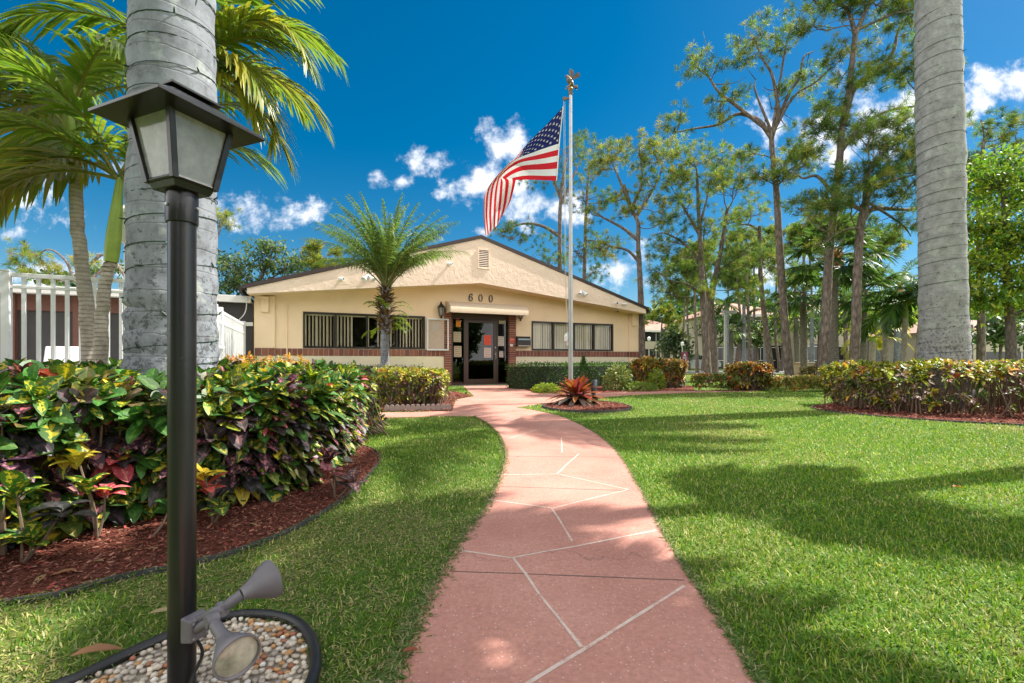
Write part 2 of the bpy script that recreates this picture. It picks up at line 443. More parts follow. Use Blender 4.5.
def lantern_glass():
    m, nt, b = newmat('seeded_lantern_glass')
    nt.nodes.remove(b)
    v = coords(nt)
    t = nd(nt, 'ShaderNodeBsdfTransparent'); t.inputs[0].default_value = (.8, .8, .81, 1)
    d = nd(nt, 'ShaderNodeBsdfDiffuse'); d.inputs[0].default_value = (.75, .77, .79, 1)
    tl = nd(nt, 'ShaderNodeBsdfTranslucent'); tl.inputs[0].default_value = (.74, .76, .78, 1)
    g = nd(nt, 'ShaderNodeBsdfGlossy'); g.inputs['Roughness'].default_value = .08
    f = nd(nt, 'ShaderNodeFresnel'); f.inputs[0].default_value = 1.5
    n = noise(nt, v, 14, 5, .7); r = ramp(nt, [(.3, (.26,) * 3), (.72, (.72,) * 3)]); nt.links.new(n, r.inputs[0])
    m0 = nd(nt, 'ShaderNodeMixShader'); m0.inputs[0].default_value = .5; nt.links.new(d.outputs[0], m0.inputs[1]); nt.links.new(tl.outputs[0], m0.inputs[2])
    m1 = nd(nt, 'ShaderNodeMixShader'); nt.links.new(r.outputs[0], m1.inputs[0]); nt.links.new(t.outputs[0], m1.inputs[1]); nt.links.new(m0.outputs[0], m1.inputs[2])
    ge = nd(nt, 'ShaderNodeNewGeometry'); iv = nd(nt, 'ShaderNodeMath', operation='SUBTRACT'); iv.inputs[0].default_value = 1; nt.links.new(ge.outputs['Backfacing'], iv.inputs[1])
    mu = nd(nt, 'ShaderNodeMath', operation='MULTIPLY'); nt.links.new(f.outputs[0], mu.inputs[0]); nt.links.new(iv.outputs[0], mu.inputs[1])
    m2 = nd(nt, 'ShaderNodeMixShader'); nt.links.new(mu.outputs[0], m2.inputs[0]); nt.links.new(m1.outputs[0], m2.inputs[1]); nt.links.new(g.outputs[0], m2.inputs[2])
    nt.links.new(m2.outputs[0], nt.nodes['Material Output'].inputs[0])
    return m
M['lantern_glass'] = lantern_glass()
def flag_cloth():
    m = leafmat('flag_cloth', .6, .3, spec=.2, tcol=(1, 1, 1)); return m
M['flag'] = flag_cloth()
def stucco(name, col, coarse):
    m, nt, b = newmat(name); v = coords(nt)
    n1 = noise(nt, v, 1.2, 5); r = ramp(nt, [(.3, tuple(c * .93 for c in col)), (.7, tuple(c * 1.05 for c in col))]); nt.links.new(n1, r.inputs[0])
    nt.links.new(r.outputs[0], b.inputs['Base Color']); b.inputs['Roughness'].default_value = .9; b.inputs['Specular IOR Level'].default_value = .2
    if coarse:
        n2 = noise(nt, v, 6.5, 4, .6); r2 = ramp(nt, [(.46, (0, 0, 0)), (.56, (1, 1, 1))]); nt.links.new(n2, r2.inputs[0])
        n3 = noise(nt, v, 40, 3)
        a = nd(nt, 'ShaderNodeMath', operation='MULTIPLY_ADD'); nt.links.new(n3, a.inputs[0]); a.inputs[1].default_value = .25; nt.links.new(r2.outputs[0], a.inputs[2])
        bump(nt, b, a.outputs[0], .38, .014)
    else:
        bump(nt, b, noise(nt, v, 55, 4, .7), .35, .006)
    return m
M['wall'] = stucco('cream_stucco', (.94, .71, .49), False)
M['gable'] = stucco('coarse_cream_stucco', (.89, .70, .56), True)
M['plinth'] = stucco('pale_plinth', (.80, .70, .52), False)
def pathmat():
    m, nt, b = newmat('salmon_concrete'); v = coords(nt)
    n1 = noise(nt, v, .9, 6, .65); r1 = ramp(nt, [(.25, (.34, .145, .112)), (.5, (.45, .215, .168)), (.75, (.54, .285, .23))]); nt.links.new(n1, r1.inputs[0])
    n0 = noise(nt, v, 55, 4, .7); r0 = ramp(nt, [(.3, (.8,) * 3), (.7, (1.15,) * 3)]); nt.links.new(n0, r0.inputs[0])
    c = mixc(nt, r1.outputs[0], r0.outputs[0], 1.0, 'MULTIPLY')
    vo = nd(nt, 'ShaderNodeTexVoronoi'); vo.inputs['Scale'].default_value = 75; nt.links.new(v, vo.inputs['Vector'])
    r2 = ramp(nt, [(.14, (1, 1, 1)), (.22, (0, 0, 0))]); nt.links.new(vo.outputs['Distance'], r2.inputs[0])
    sp = nd(nt, 'ShaderNodeSeparateColor'); nt.links.new(vo.outputs['Color'], sp.inputs[0])
    gt = nd(nt, 'ShaderNodeMath', operation='GREATER_THAN'); nt.links.new(sp.outputs[0], gt.inputs[0]); gt.inputs[1].default_value = .62
    mu = nd(nt, 'ShaderNodeMath', operation='MULTIPLY'); nt.links.new(gt.outputs[0], mu.inputs[0]); nt.links.new(r2.outputs[0], mu.inputs[1])
    m5 = nd(nt, 'ShaderNodeMath', operation='MULTIPLY'); nt.links.new(mu.outputs[0], m5.inputs[0]); m5.inputs[1].default_value = .65
    c = mixc(nt, c, (.72, .60, .55), m5.outputs[0])
    n4 = noise(nt, v, 2.3, 7, .75); r4 = ramp(nt, [(.58, (0, 0, 0)), (.74, (.45, .45, .45))]); nt.links.new(n4, r4.inputs[0])
    c = mixc(nt, c, (.25, .14, .115), r4.outputs[0])
    # hairline cracks and water stains
    wv = nd(nt, 'ShaderNodeVectorMath', operation='MULTIPLY_ADD'); n6 = nd(nt, 'ShaderNodeTexNoise'); n6.inputs['Scale'].default_value = 3.5; n6.inputs['Detail'].default_value = 6; nt.links.new(v, n6.inputs['Vector'])
    nt.links.new(n6.outputs['Color'], wv.inputs[0]); wv.inputs[1].default_value = (.55, .55, 0); nt.links.new(v, wv.inputs[2])
    v3 = nd(nt, 'ShaderNodeTexVoronoi', feature='DISTANCE_TO_EDGE'); v3.inputs['Scale'].default_value = .75; nt.links.new(wv.outputs[0], v3.inputs['Vector'])
    r6 = ramp(nt, [(.0, (.55,) * 3), (.0045, (0, 0, 0))]); nt.links.new(v3.outputs['Distance'], r6.inputs[0]); c = mixc(nt, c, (.14, .075, .06), r6.outputs[0])
    n7 = noise(nt, v, 5.5, 8, .8); r7 = ramp(nt, [(.62, (0, 0, 0)), (.66, (.4, .4, .4)), (.8, (.5, .5, .5))]); nt.links.new(n7, r7.inputs[0]); c = mixc(nt, c, (.60, .36, .30), r7.outputs[0])
    nt.links.new(c, b.inputs['Base Color']); b.inputs['Roughness'].default_value = .8; b.inputs['Specular IOR Level'].default_value = .3
    bump(nt, b, n0, .35, .004)
    return m
M['path'] = pathmat()
M['joint_white'] = paint('pale_grout', (.57, .45, .39), .85, var=.2, vscale=25, dirt=((.42, .22, .18), .52, 26))
M['joint_dark'] = paint('dark_joint', (.13, .085, .07), .95, var=.3, vscale=20)
def groundmat():
    m, nt, b = newmat('lawn_soil'); v = coords(nt)
    n1 = noise(nt, v, .55, 6, .7); r1 = ramp(nt, [(.3, (.07, .14, .02)), (.5, (.10, .17, .03)), (.66, (.20, .19, .07)), (.8, (.28, .23, .12))]); nt.links.new(n1, r1.inputs[0])
    n2 = noise(nt, v, 35, 5, .75); r2 = ramp(nt, [(.3, (.45,) * 3), (.7, (1.35,) * 3)]); nt.links.new(n2, r2.inputs[0])
    nt.links.new(mixc(nt, r1.outputs[0], r2.outputs[0], 1.0, 'MULTIPLY'), b.inputs['Base Color'])
    b.inputs['Roughness'].default_value = 1; b.inputs['Specular IOR Level'].default_value = .1
    bump(nt, b, n2, .8, .03)
    return m
M['lawn'] = groundmat()
def mulchmat():
    m, nt, b = newmat('red_mulch'); v = coords(nt)
    n1 = noise(nt, v, 38, 6, .8); r1 = ramp(nt, [(.3, (.035, .014, .01)), (.5, (.14, .045, .03)), (.7, (.30, .12, .085))]); nt.links.new(n1, r1.inputs[0])
    nt.links.new(r1.outputs[0], b.inputs['Base Color']); b.inputs['Roughness'].default_value = 1; b.inputs['Specular IOR Level'].default_value = .1
    bump(nt, b, n1, 1.0, .03)
    return m
M['mulch'] = mulchmat()
M['chip'] = paint('mulch_chip', (1, 1, 1), .9, var=.25, vscale=40, attr=True, spec=.15)
M['sand'] = paint('pale_gravel_bed', (.34, .29, .23), .95, var=.3, vscale=60, bumps=.5, bscale=200)
M['pebble'] = paint('river_pebble', (1, 1, 1), .5, var=.15, vscale=60, attr=True)
# ------------------------------------------------------------------ ground, path, beds
gpoly = np.array([[-220, -120, 0], [220, -120, 0], [220, 420, 0], [-220, 420, 0]], float)
g = MB(); g.sheet(gpoly); kind(g.build('ground', M['lawn']), 'structure')

def gp(pts, z=0.0): return np.array([G(x, y, z) for x, y in pts])
path_left = [(372, 705), (390, 683), (409, 640), (432, 592), (464, 540), (491, 500), (503, 470), (505, 452), (499, 436), (487, 424), (474, 417)]
path_right = [(532, 410.5), (560, 417), (590, 431), (615, 451), (640, 491), (666, 540), (704, 600), (757, 683), (773, 705)]
pl = gp(path_left); pr = gp(path_right)
path_poly = np.concatenate([smoothpath(pl, 5), smoothpath(pr, 5)])
back = np.array([[path_poly[0][0] - .25, .2, 0]]); back2 = np.array([[path_poly[-1][0] - .12, .2, 0]])
path_poly = np.concatenate([back - [.1, 0.5, 0], path_poly, back2 - [0, .5, 0]])
plaza_px = [(463, 386.2), (510, 385.6), (536, 393.4), (562, 394.3), (620, 392.6), (690, 391.2), (760, 390.0), (760, 391.4), (690, 393.0), (640, 394.8), (605, 397.3), (575, 400), (545, 403.6), (515, 408), (532, 410.5), (474, 417), (445, 416.5), (405, 418), (360, 419), (360, 413.5), (405, 412.8), (452, 411.6), (456, 400), (474, 396.6)]
plaza_poly = gp(plaza_px)
def slab(name, poly, top):
    b = MB(); p = np.array(poly); p[:, 2] = top; b.sheet(p)
    n = len(p); lo = p - [0, 0, .1]
    b.add(np.concatenate([p, lo]), [[i, (i + 1) % n, n + (i + 1) % n, n + i] for i in range(n)])
    return b.build(name, M['path'])
kind(slab('path', path_poly, .016), 'structure')
kind(slab('entry_walk', plaza_poly, .012), 'structure')
# painted-in grout lines of the path
def strip_line(b, p, q, w, z, mat=0):
    p = np.array(p, float); q = np.array(q, float); d = nrm(q - p); s = np.array([-d[1], d[0], 0]) * w / 2
    n = max(2, int(np.linalg.norm(q - p) / .12)); t = np.linspace(0, 1, n)[:, None]
    c = p + (q - p) * t; rg = np.random.default_rng(int(abs(p[0] * 999)) + 3)
    c[:, :2] += rg.normal(0, .0018, (n, 1)) * s[:2] / np.linalg.norm(s)
    ww = rg.uniform(.75, 1.15, (n, 1)); c[:, 2] = z
    v = np.concatenate([c - s * ww, c + s * ww]); b.add(v, [[i, i + n, i + n + 1, i + 1][::-1] for i in range(n - 1)], mat=mat)
jl = MB()
white_lines = [((512.7, 561.6), (581, 652.4)), ((520, 695), (684.6, 590)), ((512.7, 561.6), (657, 533.6)), ((458, 553.7), (512.7, 561.6)), ((552, 511), (572, 544.5)), ((487, 502), (552, 511)), ((552, 511), (628.5, 492)), ((628.5, 492), (557, 476)), ((498.5, 477), (557, 476)), ((557, 476), (578.5, 455.5)), ((561.5, 439.5), (562, 454)), ((506, 441), (540, 430)), ((540, 430), (562, 426)), ((505, 424), (520, 418))]
for a, c in white_lines: strip_line(jl, G(*a), G(*c), .0125, .0172)
kind(jl.build('path_grout_lines', M['joint_white']), 'structure')
jd = MB()
for a, c in [((449, 575), (684, 584)), ((492, 488.5), (630, 493)), ((474, 417), (532, 410.5)), ((505, 458), (618, 459))]: strip_line(jd, G(*a), G(*c), .008, .0168)
kind(jd.build('path_control_joints', M['joint_dark']), 'structure')

# mulch beds
left_edge_px = [(-260, 650), (-60, 618), (0, 607), (60, 597), (120, 580), (200, 564), (260, 545), (310, 522), (350, 495), (373, 472), (380, 460), (374, 451), (360, 446)]
left_edge = smoothpath(gp(left_edge_px), 5)
lx = left_edge[-1]
left_bed = np.concatenate([left_edge, [[lx[0] - .3, lx[1] + .9, 0], [-3.4, 6.6, 0], [-6.6, 5.0, 0], [-6.0, 1.4, 0]]])
isl_c = G(588, 407.5); isl = []
isl_px = [(543, 406.5), (560, 404), (590, 402.5), (615, 404), (629, 407.5), (631, 410), (620, 412), (595, 413.2), (565, 412), (548, 409.5)]
isl = smoothpath(gp(isl_px), 5, True)
right_edge_px = [(880, 399), (840, 403), (815, 407), (813, 409), (835, 412.5), (880, 417), (940, 421.5), (1024, 426), (1120, 431)]
right_edge = smoothpath(gp(right_edge_px), 5)
right_bed = np.concatenate([right_edge, [[13.5, 6.5, 0], [13.5, 10.5, 0]]])
mid_bed = gp([(372, 412.6), (452, 411.4), (455, 399.6), (473, 396.4), (455, 392), (360, 396)])
front_bed = gp([(512, 386.4), (536, 393.2), (562, 394.1), (620, 392.4), (694, 391), (694, 386.5), (655, 381.8), (520, 385.2)])
def bed(name, poly, z=.014):
    p = np.array(poly); p[:, 2] = z; b = MB(); b.sheet(p); return kind(b.build(name, M['mulch']), 'structure')
bed('left_mulch_bed', left_bed); bed('island_mulch_bed', isl, .03); bed('right_mulch_bed', right_bed, .02); bed('middle_mulch_bed', mid_bed, .018); bed('front_mulch_bed', front_bed, .009)
def edging(pts, h, w, mat, name, label, closed=False):
    p = np.array(pts)
    b = MB(); n = len(p); tg = nrm(np.gradient(p, axis=0)); s = np.stack([-tg[:, 1], tg[:, 0], 0 * tg[:, 0]], 1) * w / 2
    up = np.array([0, 0, h]); dn = np.array([0, 0, -.05])
    v = np.concatenate([p - s + dn, p - s + up, p + s + up, p + s + dn]); q = []
    for i in range(n if closed else n - 1):
        j = (i + 1) % n
        for k in range(3): q.append([k * n + i, k * n + j, (k + 1) * n + j, (k + 1) * n + i])
    b.add(v, q); o = b.build(name, mat, origin=p[len(p) // 2]); return tag(o, label, 'edging')
edging(left_edge, .024, .008, M['edging'], 'bed_edging', 'thin dark plastic edging curving between the red mulch of the left bed and the grass')
edging(np.concatenate([isl, isl[:1]]), .045, .016, M['edging'], 'bed_edging', 'oval grey edging round the small mulch island under the flagpole')
edging(right_edge, .028, .014, M['edging'], 'bed_edging', 'dark edging along the mulch bed below the right hand croton hedge')

# gravel ring round the lamp post
ring_px = [(40, 705), (82, 683), (140, 655), (190, 633), (236, 621), (272, 621), (296, 628), (310, 643), (316, 664), (311, 690), (290, 725), (220, 770), (120, 780), (60, 745)]
ring = smoothpath(gp(ring_px), 6, True)
b = MB(); rr = ring.copy(); rr[:, 2] = .02; b.tube(np.concatenate([rr, rr[:1]]), .0165, 10, cap=False)
tag(b.build('ring_edging', M['black_tube'], origin=ring[0], smooth=True), 'glossy black rubber edging laid in a ring round the pebbles at the lamp post', 'edging')
p = ring.copy(); p[:, 2] = .006; b = MB(); b.sheet(p); kind(b.build('gravel_base', M['sand']), 'structure')
rng = np.random.default_rng(5)
c0 = ring.mean(0)
pts = rng.uniform(ring.min(0)[:2], ring.max(0)[:2], (12000, 2)); pts = pts[inpoly(pts, ring)]
d, _ = polydist(pts, ring); pts = pts[d > .02]
ico = np.array([[0, 0, 1], [.894, 0, .447], [.276, .851, .447], [-.724, .526, .447], [-.724, -.526, .447], [.276, -.851, .447], [.724, .526, -.447], [-.276, .851, -.447], [-.894, 0, -.447], [-.276, -.851, -.447], [.724, -.526, -.447], [0, 0, -1]])
icof = np.array([[0, 1, 2], [0, 2, 3], [0, 3, 4], [0, 4, 5], [0, 5, 1], [1, 6, 2], [2, 7, 3], [3, 8, 4], [4, 9, 5], [5, 10, 1], [2, 6, 7], [3, 7, 8], [4, 8, 9], [5, 9, 10], [1, 10, 6], [6, 11, 7], [7, 11, 8], [8, 11, 9], [9, 11, 10], [10, 11, 6]])
def blobs(b, pts, size, flat, cols, rng, mat=0):
    n = len(pts); a = rng.uniform(0, 6.28, n); sx = size * rng.uniform(.7, 1.4, n); sy = size * rng.uniform(.6, 1.0, n); sz = size * flat * rng.uniform(.7, 1.2, n)
    v = ico[None] * np.stack([sx, sy, sz], 1)[:, None] * rng.uniform(.85, 1.12, (n, 12, 1))
    ca, sa = np.cos(a)[:, None], np.sin(a)[:, None]
    v = np.stack([v[..., 0] * ca - v[..., 1] * sa, v[..., 0] * sa + v[..., 1] * ca, v[..., 2]], -1) + pts[:, None]
    b.add(v.reshape(-1, 3), t=(icof[None] + (np.arange(n) * 12)[:, None, None]).reshape(-1, 3), col=np.repeat(cols, 12, 0), mat=mat)
keep = []; cell = {}
for q in pts:                       # simple dart throwing so pebbles lie side by side
    k = (int(q[0] / .017), int(q[1] / .017))
    if any((k[0] + i, k[1] + j) in cell and np.hypot(*(cell[(k[0] + i, k[1] + j)] - q)) < .016 for i in (-1, 0, 1) for j in (-1, 0, 1)): continue
    cell[k] = q; keep.append(q)
pts = np.array(keep); n = len(pts)
pal = [(6, (.66, .57, .45), 0), (4, (.55, .47, .38), 0), (3, (.42, .36, .30), 0), (2.5, (.50, .27, .11), 0), (1.2, (.36, .14, .07), 0), (2, (.70, .66, .6), 0)]
cols = np.array([a[1] for a in pal])[rng.choice(6, n, p=np.array([6, 4, 3, 2.5, 1.2, 2]) / 18.7)] * rng.uniform(.8, 1.15, (n, 1))
b = MB(); blobs(b, np.column_stack([pts, rng.uniform(.008, .017, n)]), .0122, .62, cols, rng)
kind(b.build('river_pebbles', M['pebble'], origin=c0, smooth=True, angle=180), 'stuff', 'white, tan and rust coloured river pebbles inside the black ring at the lamp post', 'pebbles')

# mulch chips
def chips(poly, dens, size, seed, inner=.0):
    rg = np.random.default_rng(seed); poly = np.asarray(poly); lo, hi = poly.min(0)[:2], poly.max(0)[:2]
    n = int(dens * np.prod(hi - lo)); pt = rg.uniform(lo, hi, (n, 2)); pt = pt[inpoly(pt, poly)]
    return pt, size * rg.uniform(.4, 1.5, len(pt)), rg
cb = MB()
for poly, dens, size, z, seed in [(left_bed, 4200, .016, .014, 1), (isl, 900, .035, .03, 2), (right_bed, 500, .04, .02, 3), (mid_bed, 300, .05, .018, 4), (front_bed, 150, .05, .009, 5)]:
    pt, sz, rg = chips(poly, dens, size, seed); n = len(pt)
    a = rg.uniform(0, 6.28, n); dd = np.stack([np.cos(a), np.sin(a), rg.normal(0, .28, n)], 1)
    upv = np.stack([rg.normal(0, .35, n), rg.normal(0, .35, n), np.ones(n)], 1)
    cc = np.array([(.19, .065, .045), (.30, .12, .085), (.11, .04, .03), (.27, .13, .09), (.24, .055, .04)])[rg.integers(0, 5, n)] * rg.uniform(.6, 1.2, (n, 1))
    cb.strips(np.column_stack([pt, z + rg.uniform(.002, .016, n)]), dd, upv, sz, sz * rg.uniform(.2, .5, n), [(0, .7), (.5, 1), (1, .6)], col=cc)
kind(cb.build('mulch_chips', M['chip'], origin=(0, 0, 0)), 'stuff', 'reddish shredded bark mulch covering the planting beds', 'mulch')

# street and far pavements
b = MB(); z = .012
b.sheet([[9.0, 33.0, z], [120, 40, z], [120, 47, z], [9, 39, z], [2, 38.5, z], [2, 33, z]]); kind(b.build('road', M['asphalt']), 'structure')
b = MB(); b.box(2, 120, 31.4, 32.4, -.05, .02); kind(b.build('pavement', M['concrete']), 'structure')
b = MB(); b.box(-16, -4.6, 6.2, 12.0, -.05, .008); kind(b.build('pool_deck', M['concrete']), 'structure')

# ------------------------------------------------------------------ grass blades
def lawn_mask(pt):
    m = np.ones(len(pt), bool)
    for poly, grow in ((path_poly, .0), (plaza_poly, 0), (left_bed, 0), (isl, 0), (right_bed, 0), (mid_bed, 0), (front_bed, 0), (ring, .012)):
        m &= ~inpoly(pt, poly)
        if grow:
            d, _ = polydist(pt, poly); m &= d > grow
    m &= ~((pt[:, 0] < -4.4) & (pt[:, 1] > 5.5))
    return m
rg = np.random.default_rng(11); gb = MB()
bands = [(.55, 1.6, 14500, .8), (1.6, 2.5, 11500, .85), (2.5, 3.8, 7000, 1.0), (3.8, 5.8, 3200, 1.3), (5.8, 8.5, 1250, 1.8), (8.5, 13, 480, 2.5), (13, 20, 150, 3.6), (20, 32, 40, 5)]
for y0, y1, dens, k in bands:
    w = 1.32 * y1 + .3
    n = int(2 * w * (y1 - y0) * dens); pt = np.column_stack([rg.uniform(-w, w, n), rg.uniform(y0, y1, n)])
    pt = pt[np.abs(pt[:, 0]) < 1.3 * pt[:, 1] + .4]
    pt = pt[lawn_mask(pt)]
    left = pt[:, 0] < G(480, 560)[0] + .1
    dry = vnoise(pt, .5, 1) * .6 + vnoise(pt, .17, 2) * .4
    bare = (left & (pt[:, 1] < 3.2)) * np.clip((dry - .42) * 3.0, 0, .6)
    flat = rg.uniform(0, 1, len(pt)) < bare; n = len(pt)
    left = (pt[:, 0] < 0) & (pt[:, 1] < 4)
    dry = vnoise(pt, .6, 1) * .5 + vnoise(pt, .2, 2) * .3 + vnoise(pt, 2.2, 3) * .2
    fresh = np.array([.115, .25, .014]); lime = np.array([.23, .33, .022]); straw = np.array([.44, .42, .15]); deep = np.array([.05, .15, .016])
    u = rg.uniform(0, 1, n)[:, None]; dd = np.clip((dry - .35) * 2.2, 0, 1)[:, None]
    c = np.where(u < .45, fresh, np.where(u < .78, lime, np.where(u < .92, deep, straw)))
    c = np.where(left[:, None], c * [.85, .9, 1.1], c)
    c = np.where(flat[:, None], np.array([.30, .27, .12]), c)
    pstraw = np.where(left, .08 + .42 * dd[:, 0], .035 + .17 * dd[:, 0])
    pat = np.clip((vnoise(pt, 1.3, 9) * .6 + vnoise(pt, .4, 10) * .4 - .5) * 4, 0, 1)
    pstraw = pstraw + .28 * pat * ~left
    c = c * (.84 + .32 * vnoise(pt, 1.9, 12))[:, None]
    c = np.where((rg.uniform(0, 1, n) < pstraw)[:, None], straw * rg.uniform(.7, 1.15, (n, 1)), c) * rg.uniform(.72, 1.28, (n, 1))
    a = rg.uniform(0, 6.28, n); el = rg.normal(.95, .34, n) * np.where(flat, .25, 1)
    dv = np.stack([np.cos(a) * np.cos(el), np.sin(a) * np.cos(el), np.abs(np.sin(el)) + .08], 1)
    upv = np.stack([-np.cos(a), -np.sin(a), np.full(n, .6)], 1)
    L = rg.uniform(.022, .052, n) * np.where(flat, .75, 1) * (1 + .18 * (k - 1)) * np.where(left, .85, 1.0)
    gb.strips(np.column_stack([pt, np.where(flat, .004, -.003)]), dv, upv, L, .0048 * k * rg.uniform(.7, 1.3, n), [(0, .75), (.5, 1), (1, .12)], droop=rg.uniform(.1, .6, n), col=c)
# longer runners hanging over the edges of the path and beds
for poly, cnt, out, spread in ((path_poly, 9000, -1, .06), (left_edge, 1500, 1, .03), (ring, 800, 1, .03)):
    pp = np.asarray(poly); i = rg.integers(1, len(pp) - 2, cnt); t = rg.uniform(0, 1, (cnt, 1)); q = pp[i] * (1 - t) + pp[i + 1] * t
    lf = (q[:, 0] < .02 + 0 * q[:, 1]) & (q[:, 1] < 4.8)
    q = q[:, :2] + rg.normal(0, spread * .35, (cnt, 2)) * np.where(lf, .95, .3)[:, None]
    m = q[:, 1] > .6; q = q[m]; lf = lf[m]; n = len(q)
    a = rg.uniform(0, 6.28, n); el = rg.uniform(.1, .8, n)
    dv = np.stack([np.cos(a) * np.cos(el), np.sin(a) * np.cos(el), np.sin(el)], 1)
    c = np.where((rg.uniform(0, 1, n) < .4)[:, None], np.array([.30, .27, .13]), np.array([.085, .16, .025])) * rg.uniform(.7, 1.3, (n, 1))
    gb.strips(np.column_stack([q, np.full(n, .017)]), dv, [0, 0, 1.0], rg.uniform(.015, .04, n), rg.uniform(.0025, .005, n), [(0, .8), (.5, 1), (1, .1)], droop=.35, col=c)
kind(gb.build('lawn_grass', M['grass'], origin=(0, 0, 0)), 'stuff', 'mown lawn grass on both sides of the curved salmon path', 'grass')

# fallen leaves on the lawn
def fallen(px, py, L, W, ang, col, label, curl=.3):
    o = G(px, py); b = MB(); d = np.array([math.cos(ang), math.sin(ang), .12])
    b.strips([o + [0, 0, .045]], [d], [[.2, .1, 1]], L, W, [(0, .1), (.2, .7), (.5, 1), (.8, .65), (1, .05)], droop=curl, fold=.35, col=col)
    tag(b.build('fallen_leaf', M['leaf'], origin=o), label, 'leaf')
fallen(70, 672, .12, .045, .6, (.30, .15, .08), 'large curled brown dead leaf beside the ring of black edging')
fallen(953, 493, .07, .035, .2, (.40, .12, .03), 'small orange leaf lying on the sunlit right lawn near the palm shadow')
fallen(880, 577, .035, .02, 1.2, (.5, .36, .05), 'tiny yellow leaf on the sunny lawn towards the lower right')
fallen(403, 667, .05, .022, .5, (.32, .10, .05), 'small red brown leaf at the left edge of the path in front')
for k in range(9):
    r_ = np.random.default_rng(900 + k); o_ = left_edge[8 + 3 * k] + np.array([-.12 - .2 * r_.uniform(), .06 + .1 * r_.uniform(), .012]); b = MB(); a_ = r_.uniform(0, 6.28)
    b.strips([o_ + [0, 0, .012]], [[math.cos(a_), math.sin(a_), .1]], [[.2, .1, 1]], r_.uniform(.05, .1), r_.uniform(.02, .035), [(0, .1), (.2, .7), (.5, 1), (.8, .65), (1, .05)], droop=.25, fold=.35, col=(.30, .15, .07) if k % 2 else (.36, .24, .12))
    tag(b.build('fallen_leaf', M['leaf'], origin=o_), 'dry brown leaf lying on the red mulch near the edge of the left bed', 'leaf', 'dry leaves scattered over the left mulch bed')
fallen(148, 627, .09, .035, .3, (.42, .32, .18), 'pale tan dry leaf on the thin grass between mulch and pebble ring', .15)
# ------------------------------------------------------------------ lamp post
lx0, ly0 = -.889, 1.226
lamp = thing('lamp_post', 'black lamp post with a four sided glass lantern and twin floodlights in a pebble ring', 'lamp post', (lx0, ly0, 0))
LC = np.array([lx0, ly0, 0])
b = MB(); b.tube([LC + [0, 0, -.05], LC + [0, 0, .6], LC + [0, 0, 1.315]], .0325, 28); b.build('post', M['black_metal'], lamp, smooth=True)
b = MB(); b.lathe([(.0, 1.268), (.0365, 1.268), (.0375, 1.272), (.0375, 1.345), (.0355, 1.352), (0, 1.352)], LC, sides=28); b.build('collar', M['black_metal'], lamp, smooth=True)
e1 = nrm(np.array([-.229, .08, 0])); e2 = nrm(np.array([.103, .233, 0])); 
a_ = math.atan2(e2[1], e2[0]) - math.pi / 2 + .035
lf = Frame(LC, (math.cos(a_), math.sin(a_)))
def sq(a, z): return lf(np.array([[-a, -a, z], [a, -a, z], [a, a, z], [-a, a, z]], float))
def frustum(b, a0, z0, a1, z1, cap0=True, cap1=True, **k):
    v = np.concatenate([sq(a0, z0), sq(a1, z1)]); q = [[i, (i + 1) % 4, 4 + (i + 1) % 4, 4 + i] for i in range(4)]
    if cap0: q.append([3, 2, 1, 0])
    if cap1: q.append([4, 5, 6, 7])
    b.add(v, q, **k)
b = MB(); frustum(b, .046, 1.350, .054, 1.372); b.build('lantern_base', M['black_metal'], lamp, bevel=.002)
fr = MB(); zb, zt, ab, at_ = 1.372, 1.556, .052, .081
for sx, sy in ((-1, -1), (1, -1), (1, 1), (-1, 1)):
    w = .0075
    lo = [(sx * ab - w, sy * ab - w), (sx * ab + w, sy * ab - w), (sx * ab - w, sy * ab + w), (sx * ab + w, sy * ab + w)]
    hi = [(x + sx * (at_ - ab), y + sy * (at_ - ab)) for x, y in lo]
    fr.hexa(lf(np.array([(x, y, zb - .006) for x, y in lo] + [(x, y, zt) for x, y in hi])))
for k in range(4):                                    # bottom and top rails
    p = sq(ab, zb); fr.tube([p[k], p[(k + 1) % 4]], .0062, 6)
    p = sq(at_ - .001, zt - .006); fr.tube([p[k], p[(k + 1) % 4]], .006, 6)
fr.build('lantern_frame', M['black_metal'], lamp, bevel=.0012)
for k in range(4):
    g4 = MB(); lo = sq(ab - .001, zb); hi = sq(at_ - .002, zt)
    v = np.array([lo[k], lo[(k + 1) % 4], hi[(k + 1) % 4], hi[k]]); v += (LC + [0, 0, 1.46] - v.mean(0)) * .03
    g4.prism(v[::-1], nrm(np.cross(v[1] - v[0], v[2] - v[0])) * .0025); g4.build('lantern_pane', M['lantern_glass'], lamp)
b = MB(); b.lathe([(.0, 1.372), (.014, 1.374), (.014, 1.40), (.024, 1.43), (.026, 1.455), (.016, 1.485), (0, 1.492)], LC, sides=14)
b.build('bulb', paint('frosted_bulb', (.7, .7, .68), .3), lamp, smooth=True)
b = MB()
frustum(b, .140, 1.528, .140, 1.536, True, False); frustum(b, .140, 1.536, .056, 1.594, False, True)
b.build('lantern_roof', M['black_metal'], lamp, bevel=.0015)
b = MB(); frustum(b, .046, 1.588, .046, 1.600, False, False); frustum(b, .066, 1.600, .066, 1.606, True, False); frustum(b, .066, 1.606, .012, 1.634, False, True)
b.build('lantern_cap', M['black_metal'], lamp, bevel=.0012)
